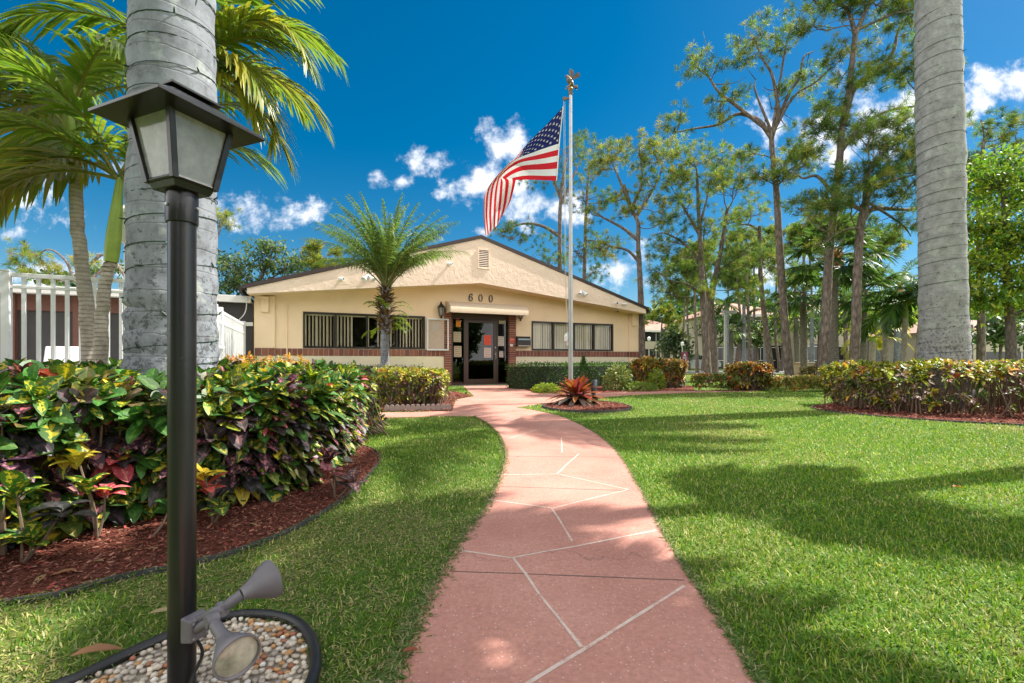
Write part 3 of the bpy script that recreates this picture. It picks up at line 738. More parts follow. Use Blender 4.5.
# bolt band and junction box with the two floodlights
bx = MB(); bc = LC + np.array([.046, -.012, .19]); bf = Frame(bc, (.93, -.37))
bx.hexa(bf(np.array([[-.018, -.03, -.034], [.016, -.024, -.03], [-.018, .03, -.034], [.016, .024, -.03], [-.018, -.03, .034], [.016, -.024, .026], [-.018, .03, .034], [.016, .024, .026]])))
bx.build('junction_box', M['grey_plastic'], lamp, bevel=.004)
for y, z in ((-.017, -.02), (.017, -.02), (-.017, .018), (.017, .018)): b = MB(); b.lathe([(0, 0), (.0035, 0), (.003, .002), (0, .0025)], bf(np.array([.0165, y, z])), bf.u, 8); b.build('screw', M['pole'], lamp)
b = MB(); b.tube(smoothpath([bc + [0, 0, -.03], bc + [.01, .01, -.08], bc + [-.005, -.012, -.14], bc + [.012, -.02, -.185]], 5), .004, 6); b.build('cable', M['black_tube'], lamp, smooth=True)
for k in range(3):
    a = 2.2 + k * 2.1; b = MB(); b.lathe([(0, 0), (.0045, 0), (.0045, .004), (0, .005)], LC + [.037 * math.cos(a), .037 * math.sin(a), 1.31], (math.cos(a), math.sin(a), 0), 8); b.build('set_screw', M['pole'], lamp)
def flood(base, mid, tip, r0, r1, lens):
    base, mid, tip = map(np.array, (base, mid, tip)); ax = nrm(tip - mid); L = np.linalg.norm(tip - mid)
    h = MB()
    h.lathe([(0, 0), (r0, 0), (r0 * 1.02, L * .08), (r0 * 1.5, L * .3), (r1 * .86, L * .72), (r1, L * .92), (r1, L), (r1 * .93, L), (r1 * .9, L * .9), (0, L * .86)], mid, ax, 28)
    fl = h.build('floodlight', M['grey_plastic'], lamp, smooth=True, angle=50)
    k = MB(); k.tube([base, base + (mid - base) * .5, mid + ax * .004], [.0125, .0145, .0145], 14)
    k.lathe([(0, -.014), (.0165, -.014), (.0165, .014), (0, .014)], base, np.cross(ax, [0, 0, 1.0]), 14)
    k.build('neck', M['grey_plastic'], fl, smooth=True)
    if lens:
        q = MB(); q.lathe([(r1 * .9, L * .93), (r1 * .7, L * .96), (r1 * .35, L * .985), (0, L * .99)], mid, ax, 24)
        q.build('lens', paint('bulb_lens', (.36, .34, .28), .12, var=.5, vscale=25, spec=.8), fl, smooth=True)
flood(P(222, 609, 1.235), P(241, 594.5, 1.255), P(273, 578, 1.325), .0175, .055, True)
flood(P(212, 620, 1.17), P(223, 637, 1.135), P(238, 658, 1.075), .0175, .052, True)
b = MB(); b.tube([bc + [.01, 0, .02], P(214, 612, 1.2), P(222, 609, 1.235)], .012, 10); b.tube([bc + [.01, -.01, -.0], P(212, 620, 1.17)], .012, 10); b.build('bracket', M['grey_plastic'], lamp, smooth=True)

# ------------------------------------------------------------------ the clubhouse, number 600
BR = .2278
ZA, ZB = F * BR / 7.6, F * BR / 5.3
A = np.array([(254 - CX) * ZA / F, ZA, 0]); Bp = np.array([(640 - CX) * ZB / F, ZB, 0])
FL = float(np.linalg.norm(Bp - A)); fr = Frame(A, Bp - A)
OV = -.70                                             # gable overhang (towards the viewer = negative y)
house = thing('clubhouse', 'low cream stucco clubhouse with a wide coarse gable and the number 600 over its door', 'building', A + fr.u * FL / 2)
uz = fr.uz
z_bt, z_bb = H + .375, H + .147                        # brick band top, bottom
wl0, wl1 = fr.upx(303), fr.upx(425); wzt = fr.zpx(303, 311.5); wzb = z_bt + .012
wr0, wr1 = fr.upx(531.5), fr.upx(613); wrt = fr.zpx(531.5, 321); 
d0, d1 = fr.upx(451), fr.upx(509); dzt = fr.zpx(480, 312.5)
c0_, c1_ = fr.upx(444), fr.upx(515.3)
# gable outline at the overhang plane
uL, uR, uM = fr.upx(247, OV), fr.upx(646, OV), fr.upx(481, OV)
zl = [fr.zpx(247, 293.5, OV), fr.zpx(482, 283.0, OV), fr.zpx(645, 313.5, OV)]
zh = [fr.zpx(247, 288.0, OV), fr.zpx(481, 238.5, OV), fr.zpx(646, 309.5, OV)]
soff = lambda u: np.interp(u, [uL, uM, uR], zl)
roofz = lambda u: np.interp(u, [uL, uM, uR], zh)
WT = .22
w = MB()
us = [0, wl0, wl1, c0_, c1_, wr0, wr1, FL]
def wallpiece(u0, u1, za, zb_):
    w.box(u0, u1, 0, WT, za, zb_, fr)
ztop = 2.66
wallpiece(0, wl0, z_bb, ztop); wallpiece(wl0, wl1, z_bb, wzb); wallpiece(wl0, wl1, wzt, ztop); wallpiece(wl1, c0_, z_bb, ztop)
wallpiece(c0_, c1_, dzt + .02, ztop)
wallpiece(c1_, wr0, z_bb, ztop); wallpiece(wr0, wr1, z_bb, wzb); wallpiece(wr0, wr1, wrt, ztop); wallpiece(wr1, FL, z_bb, ztop)
top = [[0, 0, ztop], [FL, 0, ztop], [FL, 0, max(ztop + .02, soff(FL) + .04)], [uM, 0, soff(uM) + .04], [0, 0, max(ztop + .02, soff(0) + .04)]]
w.prism(fr(np.array(top, float)), fr.v * WT)
# side and back walls
w.box(0, WT, WT, 15, -.1, 2.75, fr); w.box(FL - WT, FL, WT, 15, -.1, 2.75, fr); w.box(WT, FL - WT, 15 - WT, 15, -.1, 2.75, fr)
w.build('wall', M['wall'], house)
pm = MB(); pm.box(-.012, c0_ - .003, -.012, WT, -.1, z_bb - .002, fr); pm.box(c1_ + .003, FL + .012, -.012, WT, -.1, z_bb - .002, fr); pm.build('plinth', M['plinth'], house)
# pilasters at the two ends with their box corbels
for a0, a1, cpx in ((254.5, 275, (261, 268.5)), (629.5, 640, (632.8, 637))):
    u0, u1 = fr.upx(a0, -.07), fr.upx(a1, -.07)
    q = MB(); q.box(u0, u1, -.07, -.002, z_bt + .002, soff((u0 + u1) / 2) - .005, fr); q.box(u0, u1, -.07, -.014, -.1, z_bb - .004, fr); pil = q.build('pilaster', M['wall'], house, bevel=.01)
    q = MB(); q.box(fr.upx(cpx[0], -.17), fr.upx(cpx[1], -.17), -.17, -.072, fr.zpx(a0, 311.5 if a0 < 300 else 325.5, -.17), soff(u0) - .01, fr); q.build('corbel_box', M['wall'], pil, bevel=.006)
q = MB(); q.tube([fr(np.array([fr.upx(287), -.02, z_bb])), fr(np.array([fr.upx(287), -.02, 2.62]))], .02, 8); q.build('conduit', M['wall'], house, smooth=True)
# brick band (rowlock course) and brick door columns
rgb = np.random.default_rng(3)
def brickcol(n): 
    c = np.array([(.25, .085, .055), (.22, .07, .045), (.29, .11, .07), (.20, .075, .06), (.27, .10, .065)])[rgb.integers(0, 5, n)]
    return c * rgb.uniform(.85, 1.15, (n, 1))
def band(u0, u1, yo, name='brick_band'):
    m = MB(); m.box(u0, u1, yo + .008, -.001 if yo > -.05 else yo + .03, z_bb, z_bt, fr)
    bb = MB(); n = int((u1 - u0) / .15); cs = brickcol(n)
    for i in range(n):
        a = u0 + (u1 - u0) * i / n; bb.box(a + .012, a + (u1 - u0) / n - .012, yo - .004, yo + .02, z_bb + .008, z_bt - .008, fr, col=cs[i])
    o = bb.build(name, M['brick'], house); m.build('mortar', M['mortar'], o)
band(fr.upx(275.5), c0_ - .004, -.022); band(c1_ + .004, fr.upx(629), -.022)
band(fr.upx(254.5, -.1), fr.upx(275, -.1), -.098); band(fr.upx(629.5, -.1), fr.upx(640, -.1), -.098)
for u0, u1 in ((c0_, d0), (d1, c1_)):
    m = MB(); m.box(u0 + .004, u1 - .004, -.05, WT + .1, -.1, dzt + .1, fr); bb = MB(); zz = .0; k = 0
    hh = .083
    while zz < dzt + .06:
        cs = brickcol(2); bb.box(u0 - .002, u1 + .002, -.06, WT + .105, zz + .007, zz + hh - .007, fr, col=cs[0]); zz += hh; k += 1
    o = bb.build('brick_column', M['brick'], house); m.build('mortar', M['mortar'], o)
# windows: frame, glass, blinds
def window(u0, u1, z0, z1, n, closed, seed):
    rg = np.random.default_rng(seed); f = MB(); t = .055
    f.box(u0 - .0, u1, -.03, .09, z0, z0 + t, fr); f.box(u0, u1, -.03, .09, z1 - t, z1, fr)
    f.box(u0, u0 + t, -.028, .088, z0 + t, z1 - t, fr); f.box(u1 - t, u1, -.028, .088, z0 + t, z1 - t, fr)
    ms = [u0 + (u1 - u0) * i / n for i in range(1, n)]
    for i, mu in enumerate(ms): 
        hw = .045 if (i == n // 2 - 1 and closed) else .03
        f.box(mu - hw, mu + hw, -.026, .086, z0 + t, z1 - t, fr)
    wo = f.build('window', M['dark_frame'], house)
    e = [u0 + t] + ms + [u1 - t]
    for i in range(n):
        g = MB(); g.box(e[i] + .02, e[i + 1] - .02, .03, .036, z0 + t, z1 - t, fr); g.build('pane', M['glass'], wo)
    bl = MB(); u = u0 + .08
    while u < u1 - .08:
        ang = (.28 if closed else 1.02) + rg.normal(0, .12); hw = .058
        if not closed and .40 < (u - u0) / (u1 - u0) < .62 and rg.uniform() < .75: u += .105; continue
        c, s_ = math.cos(ang) * hw, math.sin(ang) * hw; y = .125
        v = fr(np.array([[u - c, y - s_, z0 + .07], [u + c, y + s_, z0 + .07], [u + c, y + s_, z1 - .1], [u - c, y - s_, z1 - .1]]))
        bl.prism(v, nrm(np.cross(v[1] - v[0], v[2] - v[0])) * .002); u += .105
    bl.box(u0 + .06, u1 - .06, .10, .14, z1 - .1, z1 - .06, fr)
    bl.build('blinds', M['blind'], wo)
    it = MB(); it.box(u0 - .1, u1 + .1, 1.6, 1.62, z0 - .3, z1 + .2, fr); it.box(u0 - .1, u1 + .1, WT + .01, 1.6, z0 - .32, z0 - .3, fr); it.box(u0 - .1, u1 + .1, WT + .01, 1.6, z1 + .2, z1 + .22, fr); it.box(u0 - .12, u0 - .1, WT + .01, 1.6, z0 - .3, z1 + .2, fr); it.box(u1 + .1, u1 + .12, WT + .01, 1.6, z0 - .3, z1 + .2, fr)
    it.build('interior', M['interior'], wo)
window(wl0, wl1, wzb, wzt, 4, False, 1); window(wr0, wr1, wzb, wrt, 4, True, 2)
# entrance: frame, door, side lights
yd = .10
e0, e1_, e2_, e3 = fr.upx(451, yd), fr.upx(464.5, yd), fr.upx(497, yd), fr.upx(509, yd)
f = MB(); t = .06; zc = dzt
hz = fr.zpx(480, 319.5, yd)
f.box(e0, e3, yd - .03, yd + .09, hz, zc + .05, fr)
f.box(e0, e0 + t, yd - .03, yd + .09, 0, hz, fr); f.box(e1_ - .03, e1_ + .012, yd - .034, yd + .088, 0, hz, fr); f.box(e2_ - .012, e2_ + .03, yd - .034, yd + .088, 0, hz, fr); f.box(e3 - t, e3, yd - .03, yd + .09, 0, hz, fr)
f.box(e0 + t, e1_ - .03, yd - .02, yd + .07, 0, .06, fr); f.box(e2_ + .03, e3 - t, yd - .02, yd + .07, 0, .06, fr)
ent = f.build('entrance_frame', M['brown_frame'], house)
for u0, u1 in ((e0 + t, e1_ - .03), (e2_ + .03, e3 - t)):
    g = MB(); g.box(u0, u1, yd + .02, yd + .028, .06, hz, fr); g.build('sidelight', M['door_glass'], ent)
dr = MB(); a0, a1 = e1_ + .018, e2_ - .018; st = .125
dr.box(a0, a0 + st, yd - .02, yd + .03, .02, hz - .01, fr); dr.box(a1 - st, a1, yd - .02, yd + .03, .02, hz - .01, fr)
dr.box(a0 + st, a1 - st, yd - .019, yd + .029, .02, .22, fr); dr.box(a0 + st, a1 - st, yd - .019, yd + .029, hz - .13, hz - .01, fr)
door = dr.build('door', M['brown_frame'], house, bevel=.004)
g = MB(); g.box(a0 + st, a1 - st, yd, yd + .008, .22, hz - .13, fr); g.build('glass', M['door_glass'], door)
g = MB()
for zz in (1.14, 1.38): g.lathe([(0, 0), (.028, 0), (.028, .02), (0, .022)], fr(np.array([a1 - st / 2, yd - .02, zz])), -fr.v, 12)
g.tube([fr(np.array([a1 - st / 2, yd - .025, .95])), fr(np.array([a1 - st / 2, yd - .09, .98])), fr(np.array([a1 - st / 2, yd - .09, 1.2])), fr(np.array([a1 - st / 2, yd - .025, 1.23]))], .012, 8)
g.build('handle', M['pole'], door, smooth=True)
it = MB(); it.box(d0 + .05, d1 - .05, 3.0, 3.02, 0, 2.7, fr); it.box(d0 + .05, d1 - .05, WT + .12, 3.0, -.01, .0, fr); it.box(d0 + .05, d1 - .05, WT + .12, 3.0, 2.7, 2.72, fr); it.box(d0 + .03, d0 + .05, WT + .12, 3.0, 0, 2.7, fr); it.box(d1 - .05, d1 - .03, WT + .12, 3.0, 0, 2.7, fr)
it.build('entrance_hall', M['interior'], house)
b = MB(); b.box(d0 - .0, d1, -.1, yd + .1, -.02, .018, fr); b.build('threshold', M['concrete'], house)
# awning over the entrance
aw0, aw1 = fr.upx(449, -.45), fr.upx(528.5, -.62); ayt = fr.zpx(480, 303.2, 0)
prof = [(-.005, ayt), (-.18, ayt - .02), (-.36, ayt - .06), (-.50, ayt - .125), (-.60, ayt - .20), (-.645, ayt - .27), (-.645, ayt - .43)]
pv = np.array([[aw0, y, z] for y, z in prof] + [[aw0, -.005, ayt - .37]])
aw = MB(); n = len(prof)
v = np.concatenate([fr(np.array([[u, y, z] for y, z in prof])) for u in (aw0, aw0 + .02, aw1 - .02, aw1)])
q = []
for k in range(3):
    for i in range(n - 1): q.append([k * n + i, k * n + i + 1, (k + 1) * n + i + 1, (k + 1) * n + i])
aw.add(v, q)
for u, s_ in ((aw0, 1), (aw1, -1)): aw.prism(fr(np.array([[u, y, z] for y, z in prof] + [[u, -.005, ayt - .43]])), fr.u * .004 * s_)
# scalloped valance hem
hm = []
for i in range(23):
    u = aw0 + (aw1 - aw0) * i / 22
    hm.append(u)
for i in range(22):
    aw.hexa(fr(np.array([[hm[i], -.648, ayt - .445], [hm[i + 1], -.648, ayt - .445], [hm[i], -.642, ayt - .445], [hm[i + 1], -.642, ayt - .445], [hm[i], -.648, ayt - .415], [hm[i + 1], -.648, ayt - .415], [hm[i], -.642, ayt - .415], [hm[i + 1], -.642, ayt - .415]])))
awn = aw.build('awning', M['awning'], house, smooth=True, angle=35)
# gable slab with coarse stucco, soffit, vent, roof, dark trim
GT = .16
gm = MB()
pts = [[uL, OV, zl[0]], [uM, OV, zl[1]], [uR, OV, zl[2]], [uR, OV, zh[2]], [uM, OV, zh[1]], [uL, OV, zh[0]]]
gm.prism(fr(np.array(pts)), fr.v * GT); gab = gm.build('gable', M['gable'], house)
sf = MB()
for a, c in ((0, 1), (1, 2)):
    ua, uc = (uL, uM, uR)[a], (uL, uM, uR)[c]
    sf.hexa(fr(np.array([[ua, OV + GT, zl[a] + .012], [uc, OV + GT, zl[c] + .012], [ua, .02, zl[a] + .012], [uc, .02, zl[c] + .012], [ua, OV + GT, zl[a] + .05], [uc, OV + GT, zl[c] + .05], [ua, .02, zl[a] + .05], [uc, .02, zl[c] + .05]])))
sf.build('soffit', M['wall'], house)
v0, vz1 = uz(477.8, 248.5, OV); v1, vz0 = uz(489.4, 269.5, OV)
vm = MB(); t = .04
vm.box(v0, v1, OV - .03, OV + .01, vz1 - t, vz1, fr); vm.box(v0, v1, OV - .03, OV + .01, vz0, vz0 + t, fr); vm.box(v0, v0 + t, OV - .029, OV + .01, vz0 + t, vz1 - t, fr); vm.box(v1 - t, v1, OV - .029, OV + .01, vz0 + t, vz1 - t, fr)
vm.build('gable_vent', M['gable'], gab)
vm = MB(); vm.box(v0 + t, v1 - t, OV - .004, OV + .01, vz0 + t, vz1 - t, fr); vm.build('vent_gap_shade', M['roof_trim'], gab)  # flat dark plate behind the slats, painting in the shade of their gaps
vm = MB(); zz = vz0 + t
while zz < vz1 - t - .02:
    vm.hexa(fr(np.array([[v0 + t, OV - .025, zz], [v1 - t, OV - .025, zz], [v0 + t, OV - .003, zz + .03], [v1 - t, OV - .003, zz + .03], [v0 + t, OV - .025, zz + .008], [v1 - t, OV - .025, zz + .008], [v0 + t, OV - .003, zz + .038], [v1 - t, OV - .003, zz + .038]]))); zz += .062
vm.build('vent_slats', M['gable'], gab)
rm = MB(); th = .06
def roofslab(m, x0, zx0, x1, zx1, y0, y1, t0, t1):
    m.hexa(fr(np.array([[x0, y0, zx0 + t0], [x1, y0, zx1 + t0], [x0, y1, zx0 + t0], [x1, y1, zx1 + t0], [x0, y0, zx0 + t1], [x1, y0, zx1 + t1], [x0, y1, zx0 + t1], [x1, y1, zx1 + t1]])))
sl = (zh[1] - zh[0]) / (uM - uL); sr = (zh[1] - zh[2]) / (uR - uM)
xl, zxl = uL - .12, zh[0] - .12 * sl; xr, zxr = uR + .12, zh[2] - .12 * sr
roofslab(rm, xl, zxl, uM - .001, zh[1], OV + .03, 15.4, .075, .115); roofslab(rm, uM + .001, zh[1], xr, zxr, OV + .03, 15.4, .075, .115)
rf = rm.build('roof', M['shingle'], house)
tm = MB(); roofslab(tm, xl - .01, zxl, uM - .001, zh[1], OV - .035, OV + .028, .004, .118); roofslab(tm, uM + .001, zh[1], xr + .01, zxr, OV - .035, OV + .028, .004, .118)
roofslab(tm, xr, zxr - .02, xr + .08, zxr - .03, OV - .02, 15.4, -.08, .07); roofslab(tm, xl - .08, zxl - .03, xl - .003, zxl - .02, OV - .02, 15.4, -.08, .07)
tm.build('roof_trim', M['roof_trim'], rf)
# house number 600
def ellring(b, cu, cz, ru, rz, wu, wz, y, th=.03, a0=0, a1=2 * math.pi, n=28):
    a = np.linspace(a0, a1, n); o = np.stack([cu + ru * np.cos(a), cz + rz * np.sin(a)], 1); i = np.stack([cu + (ru - wu) * np.cos(a), cz + (rz - wz) * np.sin(a)], 1)
    v = np.concatenate([fr(np.array([[p[0], yy, p[1]] for p in pp])) for pp in (o, i) for yy in (y, y + th)])
    q = []
    for k in range(n - 1):
        q += [[k, k + 1, 2 * n + k + 1, 2 * n + k], [n + k, 3 * n + k, 3 * n + k + 1, n + k + 1], [k, n + k, n + k + 1, k + 1], [2 * n + k, 2 * n + k + 1, 3 * n + k + 1, 3 * n + k]]
    b.add(v, q)
for k, (px, pz) in enumerate(((470.8, 297.4), (480.6, 298.0), (490.8, 298.6))):
    u, zc_ = uz(px, pz, -.03); nb = MB(); hh = .135
    if k == 0:
        ellring(nb, u, zc_ - .048, .078, .087, .034, .018, -.035)
        ellring(nb, u + .018, zc_ - .01, .096, .145, .034, .022, -.036, a0=math.pi * .38, a1=math.pi * 1.12)
        nb.lathe([(0, 0), (.024, 0), (.024, .03), (0, .03)], fr(np.array([u + .056, -.005, zc_ + .096])), -fr.v, 10)
    else: ellring(nb, u, zc_, .08, hh, .034, .018, -.035)
    nb.build('house_number', M['lantern_body'], house)

# --- things fixed to the facade
def fpt(px, py, y): u, z = uz(px, py, y); return fr(np.array([u, y, z]))
def notice(px0, py0, px1, py1, col, label, y=yd - .045, lines=5, ink=(.12, .1, .1)):
    u0, z1 = uz(px0, py0, y); u1, z0 = uz(px1, py1, y); b = MB(); b.box(u0, u1, y, y + .003, z0, z1, fr, col=col)
    for i in range(lines):
        zz = z1 - (z1 - z0) * (.14 + .74 * i / max(1, lines - 1)); k = .12 + .2 * ((i * 7) % 3) / 3
        b.box(u0 + (u1 - u0) * .14, u1 - (u1 - u0) * k, y - .0015, y - .0002, zz - .006, zz + .006, fr, col=ink)
    tag(b.build('notice', M['paper'], origin=fr(np.array([u0, y, z0]))), label, 'notice', 'paper notices taped to the entrance glass')
notice(456.2, 315.2, 459.6, 319.4, (.75, .12, .10), 'small round looking red sticker at the top of the left side light', lines=0, y=yd + .012)
notice(456, 320.4, 460.8, 327, (.80, .32, .04), 'orange notice under the red sticker in the left side light', lines=3, y=yd + .012)
notice(453.5, 331.8, 461, 342, (.50, .42, .28), 'cream notice sheet in the middle of the left side light', y=yd + .012)
notice(454, 346, 461.5, 357, (.48, .40, .28), 'cream notice sheet lowest in the left side light', y=yd + .012)
notice(484, 335.2, 491, 345, (.72, .10, .06), 'bright red notice on the door glass beside the lock', y=yd - .012, ink=(.35, .03, .02))
notice(484, 347.7, 491, 357.6, (.62, .48, .42), 'pale notice on the door glass below the bright red one', y=yd - .012)
notice(499, 317, 505, 324, (.58, .54, .36), 'cream notice at the top of the right side light', lines=3, y=yd + .012)
notice(497.8, 336.3, 504, 346, (.60, .52, .45), 'pale lined notice at lock height in the right side light', y=yd + .012)
notice(499.2, 351, 503.3, 357.4, (.55, .47, .4), 'smallest pale notice low in the right side light', lines=3, y=yd + .012)
notice(509.8, 338.6, 514.6, 342, (.72, .10, .08), 'tiny red plate on the right brick column of the entrance', y=-.066, lines=1, ink=(.8, .7, .6))
notice(510.2, 344, 513, 346.4, (.75, .73, .72), 'tiny white plate under the red one on the right brick column', y=-.066, lines=0)
# bulletin board
u0, z1 = uz(427, 318, -.08); u1, z0 = uz(448.8, 350.6, -.08)
nbd = thing('notice_board', 'white framed glazed notice board on the wall left of the entrance', 'notice board', fr(np.array([u0, -.04, z0])))
b = MB(); t = .05
b.box(u0, u1, -.09, -.005, z1 - t, z1, fr); b.box(u0, u1, -.09, -.005, z0, z0 + t, fr); b.box(u0, u0 + t, -.089, -.006, z0 + t, z1 - t, fr); b.box(u1 - t, u1, -.089, -.006, z0 + t, z1 - t, fr); b.build('frame', M['white_metal'], nbd, bevel=.006)
b = MB(); b.box(u0 + t, u1 - t, -.04, -.008, z0 + t, z1 - t, fr); b.build('backing', M['cork'], nbd)
b = MB(); b.box(u0 + t, u1 - t, -.075, -.07, z0 + t, z1 - t, fr); b.build('glass', M['glass'], nbd)
b = MB(); b.box(u0 + .22, u0 + .40, -.046, -.042, z1 - .42, z1 - .14, fr, col=(.66, .57, .52)); b.build('pinned_sheet', M['paper'], nbd)
# mailbox
u0, z1 = uz(517.6, 336.2, -.2); u1, z0 = uz(530.6, 346.8, -.2)
mbx = thing('mailbox', 'black wall mailbox with a pale blue stripe beside the right hand windows', 'mailbox', fr(np.array([u0, -.02, z0])))
b = MB(); b.prism(fr(np.array([[u0, -.004, z0], [u0, -.2, z0], [u0, -.2, z1 - .08], [u0, -.13, z1], [u0, -.004, z1]])), fr.u * (u1 - u0)); b.build('box', M['dark_frame'], mbx, bevel=.008)
b = MB(); b.box(u0 + .03, u1 - .004, -.208, -.201, z1 - .14, z1 - .085, fr, col=(.34, .42, .52)); b.box(u0 + .03, u1 - .004, -.207, -.201, z0 + .01, z0 + .05, fr, col=(.5, .42, .35)); b.build('stripe', M['attr_paint'], mbx)
# wall lanterns
def wall_lantern(px, pyt, pyb, label):
    y = -.18; u, zt_ = uz(px, pyt, y); zb_ = fr.zpx(px, pyb, y); hh = zt_ - zb_; o = fr(np.array([u, y, zb_]))
    th = thing('wall_lantern', label, 'wall lantern', o, 'black wall lanterns either side of the entrance')
    b = MB(); b.lathe([(0, .0), (.05 * hh, .01 * hh), (.07 * hh, .06 * hh), (.03 * hh, .1 * hh), (.12 * hh, .14 * hh), (.12 * hh, .17 * hh), (0, .17 * hh)], o, sides=8)
    b.lathe([(.22 * hh, .62 * hh), (.23 * hh, .64 * hh), (.15 * hh, .74 * hh), (.06 * hh, .84 * hh), (.03 * hh, .88 * hh), (.045 * hh, .92 * hh), (0, hh)], o, sides=8)
    for k in range(6):
        a = k * math.pi / 3; b.tube([o + [.12 * hh * math.cos(a), .12 * hh * math.sin(a), .16 * hh], o + [.2 * hh * math.cos(a), .2 * hh * math.sin(a), .63 * hh]], .008, 4)
    b.build('cage', M['lantern_body'], th)
    b = MB(); b.lathe([(.11 * hh, .17 * hh), (.19 * hh, .62 * hh)], o, sides=12); b.build('glass', M['lantern_glass'], th, smooth=True)
    b = MB(); b.tube([o + [0, 0, .86 * hh], o + [0, 0, .97 * hh] + fr.v * .06, o + [0, 0, .9 * hh] + fr.v * .13, o + [0, 0, .62 * hh] + fr.v * .178], .012, 8); b.lathe([(0, 0), (.05, 0), (.05, .02), (0, .03)], o + [0, 0, .62 * hh] + fr.v * .178, -fr.v, 10); b.build('bracket', M['lantern_body'], th, smooth=True)
wall_lantern(441.3, 301, 318.5, 'black wall lantern left of the awning above the notice board')
wall_lantern(520.5, 305.5, 321, 'black wall lantern half hidden behind the right end of the awning')
# twin wall floodlights and cameras on the gable
def wall_flood(px, py, label, s=1.0):
    o = fpt(px, py, OV); th = thing('twin_wall_floodlight', label, 'floodlight', o, 'white twin floodlights on the gable')
    b = MB(); b.lathe([(0, 0), (.07, 0), (.06, .03), (0, .035)], o, -fr.v, 14); b.build('mount', M['white_metal'], th, smooth=True)
    for sx in (-1, 1):
        m = o - fr.v * .06 + fr.u * .05 * sx; ax = nrm(-fr.v * .5 + fr.u * .45 * sx + np.array([0, 0, -.62]))
        h = MB(); h.lathe([(0, -.05), (.03, -.05), (.035, .03), (.085, .16), (.085, .19), (.075, .185), (0, .17)], m, ax, 16); h.build('lamp_head', M['white_metal'], th, smooth=True)
wall_flood(368, 276.5, 'white twin floodlight on the left slope of the gable above the palm')
wall_flood(581, 292, 'white twin floodlight on the right slope of the gable near the flagpole')
def camera_(px, py, y, label, dark):
    o = fpt(px, py, y); th = thing('security_camera', label, 'security camera', o, 'small security cameras on the clubhouse')
    b = MB(); b.lathe([(0, 0), (.045, 0), (.04, .03), (0, .03)], o, -fr.v, 12); b.tube([o, o - fr.v * .1], .018, 8); ax = nrm(-fr.v + fr.u * (-.7 if dark else .9) + np.array([0, 0, -.15]))
    b.lathe([(0, -.1), (.04, -.1), (.045, .1), (.035, .1), (.03, .08), (0, .08)], o - fr.v * .12, ax, 14); b.build('housing', M['white_metal'], th, smooth=True)
    b = MB(); b.lathe([(.03, .081), (0, .085)], o - fr.v * .12, ax, 12); b.build('lens', M['dark_window'], th)
camera_(341, 279.5, OV, 'white security camera on the left slope of the gable, left of the twin floodlight', False)
camera_(615.5, 303.5, OV, 'dark lensed camera on the right slope of the gable', True)
camera_(622.5, 304.3, OV, 'white bullet camera at the far right end of the gable', False)
camera_(616, 311.8, -.0, 'small camera on the wall under the right eave', True)
camera_(449, 264.5, OV, 'small cream box camera midway up the left slope of the gable', False)

# ------------------------------------------------------------------ screened pavilion beside the pool, white fence, gate
pv_ = thing('pool_pavilion', 'low flat roofed pavilion with dark insect screens and brown posts behind the white fence', 'pavilion', fr(np.array([-5.0, .5, 0])))
u_at = lambda px, y: fr.upx(px, y)
pe = -11.5
b = MB(); b.box(pe, -.06, -.15, 5.2, 2.62, 2.66, fr); b.box(pe - .08, -.06, -.22, -.1, 2.6, 2.80, fr); b.box(pe - .08, pe + .04, -.1, 5.2, 2.6, 2.80, fr); b.build('roof', M['white_trim'], pv_, bevel=.01)
b = MB(); b.box(-8.6, -2.4, .30, .36, 0, 2.6, fr); b.box(-2.3, -.03, .05, .08, 0, 2.6, fr); b.build('screen', M['screen'], pv_)
b = MB(); b.box(-2.35, -.03, -.02, .045, 1.93, 2.04, fr); b.box(-2.35, -2.25, -.02, .045, 0, 2.6, fr); b.build('screen_rail', M['white_trim'], pv_)
for x in (-8.55, -5.5, -4.05, -2.75):
    b = MB(); b.box(x - .16, x + .16, .14, .29, 0, 2.6, fr); b.build('column', M['brown_wall'], pv_)
b = MB(); b.box(-8.5, -2.4, .24, .295, 2.2, 2.6, fr); b.build('header', M['brown_wall'], pv_)
b = MB(); b.box(pe, -.5, 5.0, 5.2, 0, 2.6, fr); b.build('back_wall', M['brown_wall'], pv_)
# downpipe cable
b = MB(); b.tube(smoothpath([fr(np.array([-.15, -.26, 2.78])), fr(np.array([-.2, -.3, 2.3])), fr(np.array([-.42, -.32, 2.0])), fr(np.array([-.62, -.3, 1.72]))], 5), .012, 6); tag(b.build('drain_hose', M['white_trim'], origin=fr(np.array([-.3, -.3, 2])), smooth=True), 'pale drain hose hanging from the eave corner beside the dark screen', 'hose')

zf = 1.976
Z1 = F * (zf - H) / 88.5; F0 = np.array([(0 - CX) * Z1 / F, Z1, 0]); ff = Frame(F0, fr.u)
fu = ff.upx(171)
fence = thing('pool_fence', 'white aluminium picket fence with a double top rail behind the slender palms', 'fence', F0)
b = MB(); b.box(-4.5, fu, -.022, .022, zf - .05, zf, ff); b.box(-4.5, fu, -.022, .022, zf - .19, zf - .155, ff); b.box(-4.5, fu, -.022, .022, .12, .16, ff); b.build('rail', M['white_metal'], fence, bevel=.004)
for px in (6.5, 171):
    u = ff.upx(px); b = MB(); b.box(u - .04, u + .04, -.04, .04, 0, zf + .01, ff); frustum_ = b.box(u - .045, u + .045, -.045, .045, zf + .01, zf + .03, ff); b.build('post', M['white_metal'], fence, bevel=.004)
du = ff.upx(38.7) - ff.upx(24)
u = ff.upx(24) - du * 1
us_ = [ff.upx(24) + du * k for k in range(-14, 10)]
